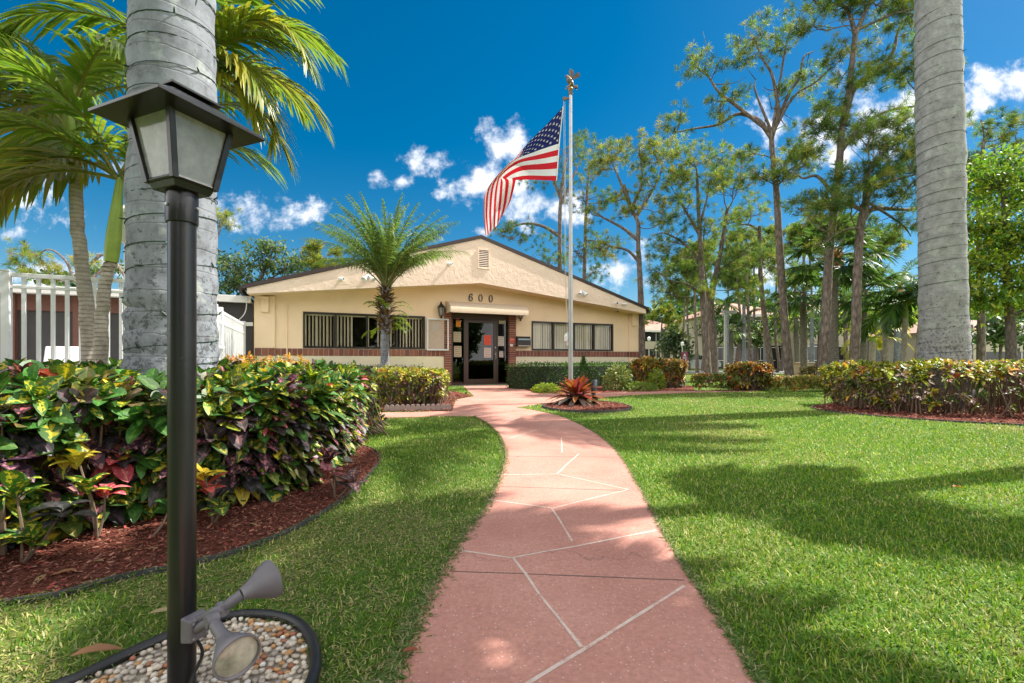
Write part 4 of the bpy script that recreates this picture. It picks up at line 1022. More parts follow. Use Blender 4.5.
for u in us_:
    if u > fu - .1 or abs(u - ff.upx(6.5)) < .1: continue
    b = MB(); b.box(u - .018, u + .018, -.016, .016, .16, zf - .05, ff); b.build('picket', M['white_metal'], fence)
C0 = ff(np.array([fu, 0, 0])); gf = Frame(C0, fr.v)          # gate run, going away from the viewer
GL = float(np.dot(fr(np.array([-1.1, -.4, 0])) - C0, fr.v))
gate = thing('pool_gate', 'white slatted pool gate with a rules sign running back to the clubhouse corner', 'gate', C0)
b = MB(); b.box(.05, GL, -.022, .022, zf - .06, zf, gf); b.box(.05, GL, -.022, .022, zf - .30, zf - .26, gf); b.box(.05, GL, -.022, .022, .1, .16, gf)
u = .1
while u < GL: b.box(u, u + .03, -.014, .014, .16, zf - .06, gf); u += .085
b.build('panel', M['white_metal'], gate)
for u in (GL * .42, GL * .5, GL): b = MB(); b.box(u - .05, u + .05, -.05, .05, 0, zf + .06, gf); b.build('post', M['white_metal'], gate, bevel=.005)
b = MB(); b.box(GL * .42 - .02, GL * .5, -.09, -.051, 1.15, 1.2, gf, ); b.tube([gf(np.array([GL * .46, -.07, 1.25])), gf(np.array([GL * .46, -.07, 1.55]))], .03, 8); b.build('latch', M['white_metal'], gate)
b = MB(); s0, s1 = GL * .10, GL * .36
b.box(s0, s1, -.032, -.024, .5, 1.62, gf, col=(.8, .8, .8)); b.box(s0 + .05, s1 - .05, -.036, -.033, 1.42, 1.57, gf, col=(.05, .08, .25)); b.box(s0 + .05, s1 - .05, -.036, -.033, 1.32, 1.38, gf, col=(.7, .18, .08))
for i in range(8): b.box(s0 + .1, s1 - .1 - .15 * (i % 3), -.036, -.033, 1.24 - i * .085, 1.27 - i * .085, gf, col=(.45, .45, .48))
tag(b.build('pool_sign', M['attr_paint'], origin=gf(np.array([s0, -.03, .5]))), 'white sign with a blue header and fine lines fixed to the white gate', 'sign')
# white patio chair seen between the pickets
def patio_chair(o, rz, label):
    f = Frame(o, (math.cos(rz), math.sin(rz))); t = thing('patio_chair', label, 'chair', o)
    b = MB(); b.hexa(f(np.array([[-.3, .2, .42], [.3, .2, .42], [-.3, .24, .42], [.3, .24, .42], [-.33, .46, 1.12], [.33, .46, 1.12], [-.33, .5, 1.12], [.33, .5, 1.12]]))); b.build('backrest', M['white_metal'], t, bevel=.02)
    b = MB(); b.box(-.3, .3, -.3, .2, .38, .42, f); b.build('seat', M['white_metal'], t, bevel=.01)
    for x in (-.28, .28):
        for y in (-.28, .2): b = MB(); b.tube([f(np.array([x, y, .0])), f(np.array([x, y, .38]))], .018, 8); b.build('leg', M['white_metal'], t)
        b = MB(); b.tube(f(np.array([[x, -.28, .4], [x, -.28, .62], [x, .28, .66]], float)), .018, 8); b.build('armrest', M['white_metal'], t)
patio_chair(P(58, 360.5, 6.75) * [1, 1, 0], .42, 'white pool chair with a plain back seen through the fence pickets')
# slim white pool lamp beyond the fence, beside the royal palm
o = P(126.5, 360, 6.6) * [1, 1, 0]; t = thing('pool_lamp', 'slim white lamp pole with a pale boxed head beside the left royal palm', 'lamp', o)
b = MB(); b.tube([o, o + [0, 0, 2.6]], .03, 10); b.build('pole', M['white_metal'], t, smooth=True)
b = MB(); b.lathe([(0, 2.6), (.06, 2.6), (.09, 2.66), (.09, 3.02), (.11, 3.03), (.05, 3.14), (0, 3.15)], o, sides=12); b.build('lamp_head', M['white_trim'], t, smooth=True)
# ------------------------------------------------------------------ palms
def frond(mb, base, az, el, L, droop, nl, ll, lw, rng, cA, cB, ldroop=.5, t0=.12, vang=.45, twist=0.0, rw=.018, rcol=(.30, .33, .06), drop_exp=1.35, sweep=0.0):
    """one pinnate frond: a curved midrib with two rows of leaflets"""
    N = 22; s = np.linspace(0, 1, N); pitch = el - droop * s ** drop_exp; yaw = az + sweep * s
    d = np.stack([np.cos(pitch) * np.cos(yaw), np.cos(pitch) * np.sin(yaw), np.sin(pitch)], 1)
    p = np.concatenate([[base], base + np.cumsum(d[:-1] + d[1:], 0) * .5 * L / (N - 1)])
    rad = rw * (1 - .85 * s)
    mb.tube(p, rad, 5, col=np.array(rcol) * rng.uniform(.8, 1.15), cap=False)
    q = np.linspace(t0, .995, nl); q = np.repeat(q, 2) + rng.normal(0, .004, nl * 2); q = np.clip(q, t0, 1); sd = np.tile([-1.0, 1.0], nl)
    i = q * (N - 1); i0 = np.clip(i.astype(int), 0, N - 2); f = (i - i0)[:, None]
    b = p[i0] * (1 - f) + p[i0 + 1] * f; tg = nrm(d[i0] * (1 - f) + d[i0 + 1] * f)
    lat = nrm(np.cross(tg, [0, 0, 1.0])); upv = np.cross(lat, tg)
    if twist: lat, upv = lat * math.cos(twist) + upv * math.sin(twist), upv * math.cos(twist) - lat * math.sin(twist)
    a = .55 + .75 * q + rng.normal(0, .07, len(q)); v = vang * (1 - .6 * q) + rng.normal(0, .12, len(q))
    ld = tg * np.sin(a)[:, None] * 1.0 + lat * (sd * np.cos(a) * np.cos(v))[:, None] + upv * (np.cos(a) * np.sin(v))[:, None]
    prof_l = np.interp(q, [t0, .3, .6, .85, 1], [.55, 1.0, .95, .6, .3]) * rng.uniform(.88, 1.08, len(q))
    k = rng.uniform(0, 1, len(q)) ** 1.2; c = np.array(cA) * (1 - k[:, None]) + np.array(cB) * k[:, None]; c = c * rng.uniform(.75, 1.2, (len(q), 1))
    mb.strips(b, ld, upv, ll * prof_l, lw * np.interp(q, [0, .5, 1], [.9, 1, .6]), [(0, .5), (.2, .95), (.5, 1), (.8, .6), (1, .06)], droop=ldroop * rng.uniform(.7, 1.3, len(q)), fold=.25, col=c)
def stem_tube(mb, pts, rad, sides=16, n=10):
    p = smoothpath(pts, n); t = np.linspace(0, 1, len(p)); r = np.interp(t, np.linspace(0, 1, len(rad)), rad)
    rj = np.random.default_rng(int(p[0][1] * 977) % 9999); r = r * (1 + .014 * rj.normal(0, 1, len(r))); p = p + np.append(rj.normal(0, .006, (len(p), 2)), np.zeros((len(p), 1)), 1) * (t > 0)[:, None] * (t < 1)[:, None]
    mb.tube(p, r, sides)
    return p

GREEN, LIME, YEL, DARKG = (.075, .16, .025), (.17, .25, .03), (.42, .36, .04), (.035, .085, .02)
def palm(label, name, trunk, rad, crown, fronds, bark, group=None, shaft=None, cat='palm tree', sides=20, shaft_col=(.26, .36, .05)):
    """trunk: world points foot to top; fronds: list of keyword dicts"""
    t = thing(name, label, cat, trunk[0] * np.array([1, 1, 0]), group)
    b = MB(); stem_tube(b, trunk, rad, sides); b.build('trunk', bark, t, smooth=True)
    if shaft:
        p0, p1, r0, r1 = shaft; b = MB(); pp = np.linspace(p0, p1, 7)
        b.tube(pp, np.interp(np.linspace(0, 1, 7), [0, .12, .35, 1], [r0, r0 * 1.12, r0 * 1.08, r1]), 16)
        b.build('crownshaft', paint('crownshaft_green', shaft_col, .4, var=.25, vscale=5), t, smooth=True)
    for k, f in enumerate(fronds):
        m = MB(); frond(m, **f); m.build('frond', M['palm'], t)
    return t

# --- left royal palm with its light string
def light_string(trunk_pts, rads, z0, z1, turns, label, seed):
    rg = np.random.default_rng(seed); n = turns * 22; t = np.linspace(0, 1, n); z = z0 + (z1 - z0) * t + .015 * np.sin(t * 61) ; a = t * turns * 2 * math.pi
    zz = [p[2] for p in trunk_pts]; cx = np.interp(z, zz, [p[0] for p in trunk_pts]); cy = np.interp(z, zz, [p[1] for p in trunk_pts]); r = np.interp(z, zz, rads) + .004
    p = np.stack([cx + r * np.cos(a), cy + r * np.sin(a), z], 1)
    th = thing('light_string', label, 'string lights', (trunk_pts[0][0], trunk_pts[0][1], z0))
    b = MB(); b.tube(p, .0036, 4, cap=False); b.build('wire', M['wire'], th)
    for i in range(4, n, max(6, n // 95 + 1)):
        b = MB(); o = p[i]; out = nrm(np.array([math.cos(a[i]), math.sin(a[i]), 0])); ax = nrm(out * .5 + rg.normal(0, .5, 3))
        b.lathe([(0, -.004), (.006, -.004), (.006, .018), (.0045, .03), (0, .042)], o + out * .004, ax, 6)
        b.build('bulb', M['wire'], th)
    return th
rp0 = np.array([-2.62, 3.52, 0])
def royal(base, lean, hgt, label, name, zs, rs, fr_n, seed, frL=3.2, bark=None):
    bark = bark or M['royal_bark']
    rg = np.random.default_rng(seed); pts = [base + np.array([lean[0] * z / hgt, lean[1] * z / hgt, z]) for z in zs]
    topp = base + np.array([lean[0], lean[1], hgt]); sh = topp + [0, 0, 1.3]
    fs = [dict(base=sh, az=k * 2.4 + rg.uniform(-.2, .2), el=rg.uniform(-.1, 1.1), L=frL * rg.uniform(.9, 1.1), droop=rg.uniform(1.0, 1.7), nl=46, ll=.75, lw=.05, rng=rg, cA=GREEN, cB=LIME, ldroop=.6, vang=.3, rw=.035) for k in range(fr_n)]
    return palm(label, name, pts, rs, sh, fs, bark, shaft=(topp, sh, rs[-1] * 1.1, .07), sides=28), pts
zs = [0, .25, .5, .9, 1.5, 2.5, 3.5, 5, 7.5]
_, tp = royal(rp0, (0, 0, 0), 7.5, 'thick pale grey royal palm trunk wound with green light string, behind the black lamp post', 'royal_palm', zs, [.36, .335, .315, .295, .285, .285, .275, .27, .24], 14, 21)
light_string(tp, np.interp([p[2] for p in tp], zs, [.36, .335, .315, .295, .285, .285, .275, .27, .24]), .32, 4.2, 21, 'dark green light string wound round the left royal palm trunk', 2)
Zr = 8.7; xr_ = (945 - CX) / F * Zr
rp1 = np.array([xr_, Zr, 0])
zs2 = [0, .4, .9, 1.7, 3.2, 5.4, 7.6, 10.2]; rs2 = [.46, .42, .385, .355, .345, .355, .34, .28]
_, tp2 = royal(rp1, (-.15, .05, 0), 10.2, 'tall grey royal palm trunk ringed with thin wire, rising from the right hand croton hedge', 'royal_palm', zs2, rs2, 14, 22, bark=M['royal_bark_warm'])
light_string(tp2, rs2, .5, 8.2, 36, 'thin dark light string wound round the right royal palm trunk', 3)

# --- three slender palms by the fence
rg = np.random.default_rng(31)
def slender(base, mids, top, r, shaft_top, fronds, label):
    pts = [np.array(base)] + [np.array(m) for m in mids] + [np.array(top)]
    fs = []
    for (az, el, L, dr, kw) in fronds:
        d = dict(base=np.array(shaft_top) + rg.normal(0, .02, 3), az=az, el=el, L=L, droop=dr, nl=34, ll=.56, lw=.047, rng=rg, cA=(.13, .24, .03), cB=(.28, .35, .05), ldroop=.55, vang=.5, rw=.02, t0=.16, rcol=(.34, .33, .08))
        d.update(kw); fs.append(d)
    return palm(label, 'slender_palm', pts, [r * 1.45, r * 1.08, r, r * .95, r * .9], shaft_top, fs, M['slender_bark'], 'slender palms beside the white fence', shaft=(np.array(top), np.array(shaft_top), r * 1.1, r * .55), sides=16)
Yp = 4.95
def q(px, py, Y=Yp): return P(px, py, Y)
ylw = dict(cA=LIME, cB=YEL)
slender(q(93, 360.5) * [1, 1, 0], [q(88, 320), q(79, 240)], q(74, 158), .062, q(73, 105),
        [(math.pi * .95, .75, 2.0, 2.0, {}), (math.pi * 1.1, .25, 1.8, 1.7, {}), (math.pi * .75, .9, 2.0, 1.6, {}), (math.pi * .5, 1.1, 1.9, 1.5, {}), (math.pi * 1.35, .65, 1.7, 1.9, {}), (0.2, 1.1, 1.9, 1.6, {}), (.9, .9, 1.9, 1.6, {}), (-.5, .9, 1.5, 1.8, {}), (math.pi * 1.02, 1.2, 2.1, 1.9, {}), (math.pi * .88, .15, 1.8, 1.3, ylw), (math.pi * 1.2, 1.0, 1.9, 2.1, {}), (2.5, .5, 1.9, 1.6, {}), (math.pi * .98, 1.05, 2.2, 1.6, {}), (math.pi * 1.12, .55, 2.0, 2.2, ylw), (math.pi * 1.05, .0, 1.5, 1.2, ylw)], 'slender ringed palm with the thicker stem, left of its green shafted neighbour')
slender(q(100, 360.5, 4.7) * [1, 1, 0], [q(101, 330, 4.7), q(107, 275, 4.7)], q(111, 262, 4.7), .054, q(120, 178, 4.7),
        [(math.pi * 1.0, .62, 1.5, 2.0, ylw), (math.pi * .9, .9, 1.9, 1.9, {}), (math.pi * 1.25, .8, 1.5, 2.1, {}), (math.pi * .6, .95, 1.8, 1.5, {}), (.3, .9, 1.7, 1.7, {}), (-.6, .7, 1.35, 1.8, {}), (math.pi * 1.1, 1.2, 2.0, 1.7, {}), (math.pi * 1.02, .28, 1.5, 1.25, ylw), (.8, 1.25, 1.9, 1.2, {}), (math.pi * 1.42, 1.1, 1.6, 1.6, {})], 'slender palm with a bright green crownshaft just left of the royal palm')
Yq = 5.35
def qq(px, py): return P(px, py, Yq)
slender(qq(172, 360.5) * [1, 1, 0], [qq(173, 320), qq(176, 240)], qq(182, 150), .075, qq(190, 70),
        [(.12, 1.0, 2.1, 2.1, {}), (-.12, .62, 1.75, 1.7, {}), (.3, .35, 1.7, 1.5, ylw), (-.4, .1, 1.5, 1.3, ylw), (.05, .05, 1.45, 1.9, ylw), (.6, 1.15, 2.1, 1.7, {}), (-.9, .9, 1.7, 1.8, {}), (1.2, .8, 2.0, 1.5, {}), (math.pi * .9, .8, 2.0, 1.7, {}), (math.pi * 1.15, .7, 1.9, 1.8, {}), (math.pi * .6, 1.0, 1.9, 1.6, {}), (-.05, 1.32, 2.0, 1.9, {}), (-.25, -.15, 1.3, 1.2, dict(cA=YEL, cB=LIME)), (.25, -.35, 1.45, .9, ylw), (math.pi * 1.0, 1.25, 2.0, 1.3, {}), (-.2, .85, 1.9, 2.2, ylw)], 'slender palm half hidden behind the royal palm, its fronds arching right over the sky')

# --- pygmy date palm in front of the left windows
Yd = 11.6; rg = np.random.default_rng(41)
db = P(383.5, 360.5, Yd) * [1, 1, 0]; dc = P(386, 288, Yd)
fs = []
for k in range(54):
    az = k * 2.39996 + rg.uniform(-.2, .2); el = 1.53 - .72 * (k / 53) ** .9 + rg.normal(0, .06)
    fs.append(dict(base=dc + rg.normal(0, .03, 3), az=az, el=el, L=rg.uniform(2.1, 2.6), droop=rg.uniform(.6, 1.25), nl=60, ll=.36, lw=.026, rng=rg, cA=(.08, .16, .035), cB=(.2, .28, .07), ldroop=.8, vang=.35, rw=.02, t0=.2, rcol=(.28, .30, .10)))
dp = palm('small date palm with a shaggy brown boot below its feathery crown, before the left windows', 'date_palm', [db, P(385, 345, Yd), P(385.5, 318, Yd), dc], [.12, .10, .11, .1], dc, fs, M['royal_bark'])
b = MB(); n = 340; z = rg.uniform(0, 1, n) ** .8; a = rg.uniform(0, 6.28, n); zz = P(385, 336, Yd)[2] + z * (dc[2] - P(385, 336, Yd)[2]); rad = np.interp(z, [0, .3, .75, 1], [.15, .26, .28, .12])
pt = np.stack([dc[0] - .02 + .5 * rad * np.cos(a), dc[1] + .5 * rad * np.sin(a), zz], 1)
b.strips(pt, np.stack([np.cos(a), np.sin(a), rg.uniform(.2, 1.2, n)], 1), np.stack([-np.cos(a), -np.sin(a), np.ones(n)], 1), rg.uniform(.12, .22, n), rg.uniform(.04, .08, n), [(0, .8), (.4, 1), (.8, .6), (1, .1)], droop=.1, fold=.3, col=np.array([(.17, .095, .05), (.24, .16, .09), (.10, .06, .04)])[rg.integers(0, 3, n)] * rg.uniform(.7, 1.2, (n, 1)))
b.build('leaf_base_boots', M['leaf'], dp)
for k in range(22):                                     # ferns rooted in the boots
    b = MB(); a = rg.uniform(0, 6.28); o = P(385.5, rg.uniform(304, 334), Yd) + np.array([.2 * math.cos(a), .2 * math.sin(a), 0])
    frond(b, o, a, rg.uniform(.1, .9), rg.uniform(.3, .6), 1.3, 10, .13, .045, rg, (.13, .23, .03), (.30, .36, .05), rw=.006); b.build('fern_frond', M['leaf'], dp)

# ------------------------------------------------------------------ shrubs and hedges
CROT = [(2.4, (.045, .125, .022), (.40, .37, .03)), (3.2, (.04, .12, .02), (.08, .18, .03)), (1.2, (.12, .17, .025), (.5, .42, .03)), (1.3, (.032, .03, .027), (.09, .05, .06)), (.55, (.055, .022, .035), (.38, .10, .13)), (.28, (.46, .06, .08), (.55, .20, .17)), (.35, (.56, .42, .03), (.62, .5, .1)), (.5, (.10, .12, .03), (.22, .13, .06))]
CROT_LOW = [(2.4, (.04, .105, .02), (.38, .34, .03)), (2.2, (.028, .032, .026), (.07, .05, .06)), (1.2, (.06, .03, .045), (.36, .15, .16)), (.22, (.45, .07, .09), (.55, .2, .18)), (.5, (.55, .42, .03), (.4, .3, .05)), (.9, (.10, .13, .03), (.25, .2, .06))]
CROT_SUN = [(2.6, (.09, .17, .02), (.58, .46, .03)), (2.6, (.36, .36, .03), (.60, .52, .05)), (1.6, (.05, .13, .02), (.3, .32, .03)), (.6, (.58, .36, .03), (.5, .2, .05)), (.2, (.45, .08, .05), (.6, .3, .1)), (.7, (.10, .05, .045), (.35, .14, .13)), (.3, (.5, .38, .30), (.4, .2, .18))]
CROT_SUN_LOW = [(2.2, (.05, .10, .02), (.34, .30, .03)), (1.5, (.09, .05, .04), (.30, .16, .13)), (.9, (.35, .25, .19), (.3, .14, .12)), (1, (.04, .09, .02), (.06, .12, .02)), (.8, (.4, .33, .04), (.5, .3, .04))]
BROAD = [(0, .12), (.14, .55), (.36, .95), (.62, 1.0), (.84, .66), (.95, .3), (1, .04)]
OVAL = [(0, .12), (.35, 1.0), (.7, .8), (1, .05)]
def croton(name, label, poly, h, leafL, nshoot, seed, pal=CROT, pal_low=CROT_LOW, per=9, stems=True, group=None, low=.2, edge_n=None, prof=BROAD, W=.42, cat='hedge', mat='croton', hvar=.12, topjit=.1, stem_k=.4, side_droop=.12, el=1.45):
    rg = np.random.default_rng(seed); poly = np.asarray(poly, float); lo, hi = poly.min(0)[:2], poly.max(0)[:2]
    c = poly.mean(0); t = thing(name, label, cat, (c[0], c[1], 0), group)
    pts = rg.uniform(lo, hi, (nshoot * 6, 2)); pts = pts[inpoly(pts, poly)][:nshoot]
    dist, nor = polydist(pts, poly)
    z = h * (1 - hvar * vnoise(pts, .35, seed)) * rg.uniform(1 - topjit, 1 + topjit * .4, len(pts)); z *= np.clip(.72 + dist / (.55 * h), 0, 1)
    P3 = [np.column_stack([pts, z])]; N3 = [np.column_stack([nor * np.clip(1 - dist / (.4 * h), 0, 1)[:, None] * .8, np.ones(len(pts))])]; lowflag = [np.zeros(len(pts), bool)]
    # side shoots all round the outline
    per_len = np.linalg.norm(np.roll(poly, -1, 0) - poly, axis=1); ne = edge_n or int(nshoot * .9)
    i = rg.choice(len(poly), ne, p=per_len / per_len.sum()); f = rg.uniform(0, 1, (ne, 1)); e = poly[i] * (1 - f) + np.roll(poly, -1, 0)[i] * f
    ed = nrm((np.roll(poly, -1, 0) - poly)[i]); on = np.stack([ed[:, 1], -ed[:, 0]], 1)
    if inpoly((e[:, :2] + on * .02)[:40], poly).mean() > .5: on = -on
    zz = rg.uniform(low, .92, ne); inset = rg.uniform(.0, .16, ne) * h + (1 - zz) * .13 * h
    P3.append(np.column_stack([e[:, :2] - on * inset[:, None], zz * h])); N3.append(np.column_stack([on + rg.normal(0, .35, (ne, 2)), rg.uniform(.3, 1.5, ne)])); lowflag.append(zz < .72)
    S = np.concatenate(P3); Nn = nrm(np.concatenate(N3)); lw = np.concatenate(lowflag); n = len(S)
    m = MB(); ix = np.repeat(np.arange(n), per); k = np.tile(np.arange(per), n); a = k * 2.39996 + np.repeat(rg.uniform(0, 6.28, n), per)
    ax = Nn[ix]; ref = np.where(np.abs(ax[:, 2:3]) < .9, [[0, 0, 1.0]], [[1.0, 0, 0]]); x = nrm(np.cross(ref, ax)); y = np.cross(ax, x)
    open_ = np.clip(.25 + .75 * (k / per) + rg.normal(0, .14, len(k)), .1, 1.15)
    d = (x * np.cos(a)[:, None] + y * np.sin(a)[:, None]) * np.sin(open_ * el)[:, None] + ax * np.cos(open_ * el)[:, None]
    base = S[ix] - ax * (k / per * leafL * .55)[:, None]
    base[:, 2] = np.maximum(base[:, 2], .05)
    LL = leafL * rg.uniform(.6, 1.25, len(k)) * np.where(k < 2, .7, 1)
    # one plant, one colour mood: pick by shoot, vary a little by leaf
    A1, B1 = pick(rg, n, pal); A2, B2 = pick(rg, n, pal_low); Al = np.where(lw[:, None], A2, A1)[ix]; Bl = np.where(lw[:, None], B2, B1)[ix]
    A3, B3 = pick(rg, len(k), pal); sw = (rg.uniform(0, 1, len(k)) < .25)[:, None]; Al = np.where(sw, A3, Al); Bl = np.where(sw, B3, Bl)
    jj = rg.uniform(.8, 1.2, (len(k), 1))
    off = np.stack([rg.integers(0, 40, len(k)), rg.integers(0, 40, len(k))], 1).astype(float)
    m.strips(base, d, ax + d * .001 + np.array([0, 0, .4]), LL, LL * W * rg.uniform(.65, 1.3, len(k)), prof, droop=rg.uniform(.05, .5, len(k)) + np.where(lw[ix], side_droop, 0), fold=.28, col=Al * jj, col2=Bl * jj, uvoff=off)
    m.build('foliage', M[mat], t, smooth=False)
    if stems:
        sb = MB(); q_ = rg.choice(n, min(n, int(n * stem_k)), replace=False)
        for i in q_:
            s = S[i]; inward = -Nn[i][:2] * rg.uniform(.2, .55) * h if abs(Nn[i][2]) < .95 else rg.normal(0, .12, 2)
            foot = np.array([s[0] + inward[0] + rg.normal(0, .04), s[1] + inward[1] + rg.normal(0, .04), .0]); mid = (foot + s) / 2 + np.append(rg.normal(0, .03, 2), -.04 * h)
            sb.tube([foot, mid, s], [.011 * h / .8 + .002, .008, .004], 5, cap=False)
        sb.build('stems', M['stem'], t)
    return t
# large croton hedge of the left bed: outline on the ground
hedge_px = [(-200, 598), (-60, 580), (30, 556), (110, 535), (190, 522), (260, 510), (320, 492), (352, 466), (366, 447), (370, 432)]
hp = gp(hedge_px); hp = np.concatenate([hp, [[hp[-1][0] - .25, hp[-1][1] + .55, 0], [-2.0, 5.45, 0], [-3.1, 5.75, 0], [-4.9, 4.9, 0], [-5.4, 3.2, 0]]])
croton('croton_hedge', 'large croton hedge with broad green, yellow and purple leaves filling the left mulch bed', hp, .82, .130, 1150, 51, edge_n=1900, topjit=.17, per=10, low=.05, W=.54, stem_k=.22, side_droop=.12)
# small bright croton shoots in front of the hedge
def croton_sprig(px, py, h, pals, label, seed, leaf=.13, per=9):
    rg = np.random.default_rng(seed); o = G(px, py); t = thing('croton_sprig', label, 'shrub', o); m = MB(); sb = MB()
    for k, (ph, A_, B_) in enumerate(pals):
        s = o + np.array([rg.normal(0, .04), rg.normal(0, .04), ph]); sb.tube([o, (o + s) / 2 + [.015, 0, 0], s], [.007, .006, .004], 5)
        kk = np.arange(per); a = kk * 2.4 + rg.uniform(0, 6); oo = rg.uniform(.35, 1.2, per)
        d = np.stack([np.cos(a) * np.sin(oo), np.sin(a) * np.sin(oo), np.cos(oo)], 1); L = leaf * rg.uniform(.7, 1.15, per)
        m.strips(s - np.array([0, 0, 1]) * (kk * .006)[:, None], d, [0, 0, 1.0], L, L * .46, BROAD, droop=rg.uniform(.2, .6, per), fold=.25, col=np.array(A_) * rg.uniform(.8, 1.2, (per, 1)), col2=np.array(B_) * np.ones((per, 1)), uvoff=rg.integers(0, 40, (per, 2)).astype(float))
    m.build('foliage', M['croton'], t); sb.build('stems', M['stem'], t)
croton_sprig(213, 525, .32, [(.30, (.58, .42, .03), (.6, .45, .05)), (.22, (.50, .10, .07), (.45, .07, .08)), (.12, (.05, .13, .03), (.45, .4, .05))], 'small croton with one yellow and one red leaf tuft low beside the lamp post', 61)
croton_sprig(97, 541, .44, [(.43, (.40, .33, .03), (.55, .45, .06)), (.30, (.05, .13, .02), (.55, .48, .05)), (.25, (.52, .08, .11), (.6, .25, .22))], 'croton with golden and pink leaves standing in front of the left part of the hedge', 62)
croton_sprig(150, 540, .14, [(.13, (.035, .12, .02), (.05, .15, .03))], 'low dark green sprout at the mulch edge just left of the lamp post', 63, .15, 7)
croton_sprig(22, 565, .34, [(.33, (.05, .13, .02), (.45, .42, .04)), (.22, (.03, .035, .03), (.06, .05, .06)), (.12, (.05, .14, .02), (.5, .45, .05))], 'croton with dark and yellow blotched leaves at the left frame edge', 64, .15)
croton_sprig(335, 500, .3, [(.27, (.06, .03, .045), (.5, .2, .2)), (.18, (.45, .15, .16), (.2, .06, .09)), (.1, (.09, .05, .05), (.4, .2, .2))], 'drooping pink and maroon croton at the right front of the hedge', 65, .15)
# orange topped shrub and yellow variegated row behind
def world_poly(cx_, Y, wx, wy, n=12, rot=0.0):
    a = np.linspace(0, 2 * math.pi, n, endpoint=False); k = 3.0
    x = np.sign(np.cos(a)) * np.abs(np.cos(a)) ** (2 / k) * wx; y = np.sign(np.sin(a)) * np.abs(np.sin(a)) ** (2 / k) * wy
    return np.stack([cx_ + x * math.cos(rot) - y * math.sin(rot), Y + x * math.sin(rot) + y * math.cos(rot), 0 * a], 1)
IX = [(3, (.55, .24, .03), (.6, .3, .05)), (2, (.5, .36, .05), (.55, .3, .06)), (2, (.10, .17, .03), (.2, .2, .03)), (1, (.5, .12, .07), (.55, .2, .1))]
xx = (254 - CX) / F * 7.0
croton('ixora_bush', 'orange flowering clipped bush showing above the croton hedge at the clubhouse corner', world_poly(xx, 7.0, .95, .4), .98, .07, 190, 71, IX, IX, per=8, stems=False, prof=OVAL, cat='shrub')
YV = [(4, (.45, .42, .05), (.55, .5, .12)), (2, (.12, .20, .03), (.45, .42, .05)), (1, (.06, .13, .02), (.3, .3, .05))]
xx = (28 - CX) / F * 4.75
croton('variegated_hedge', 'pale yellow variegated low hedge along the foot of the white fence', world_poly(xx - .05, 4.75, 1.0, .25, rot=.42), .9, .06, 260, 72, YV, YV, per=8, stems=False, prof=OVAL)
xx = (352 - CX) / F * 10.4
croton('variegated_hedge', 'pale yellow variegated row below the left windows, behind the big croton hedge', world_poly(xx, 10.4, 1.0, .3, rot=.3), .78, .06, 220, 73, YV, YV, per=8, stems=False, prof=OVAL)
# croton block left of the entry walk, with scalloped edging
mp = gp([(374, 409), (443, 406.5), (450, 402), (447, 398.5), (420, 398.5), (374, 400)])
croton('croton_hedge', 'sunlit mixed croton block with bare lower stems left of the entry walk', mp, .74, .09, 420, 74, CROT_SUN, CROT_SUN_LOW, per=9, edge_n=420, low=.18)
a0 = G(384, 412.2); a1 = G(451, 410.6); n = 13
for i in range(n):
    c = a0 + (a1 - a0) * (i + .5) / n; u = nrm(a1 - a0); w = np.linalg.norm(a1 - a0) / n * .48
    prof = [[-w, 0], [w, 0], [w, .07]] + [[w * math.cos(t), .07 + .055 * math.sin(t)] for t in np.linspace(.2, math.pi - .2, 6)] + [[-w, .07]]
    v = np.array([c + u * x + np.array([0, 0, z]) for x, z in prof]); b = MB(); b.prism(v, np.array([-u[1], u[0], 0]) * .05)
    o = tag(b.build('scalloped_edging_block', M['scallop'], origin=c), 'scalloped concrete edging block in the row before the croton block left of the entry walk', 'edging block', 'scalloped edging blocks in front of the middle croton bed')
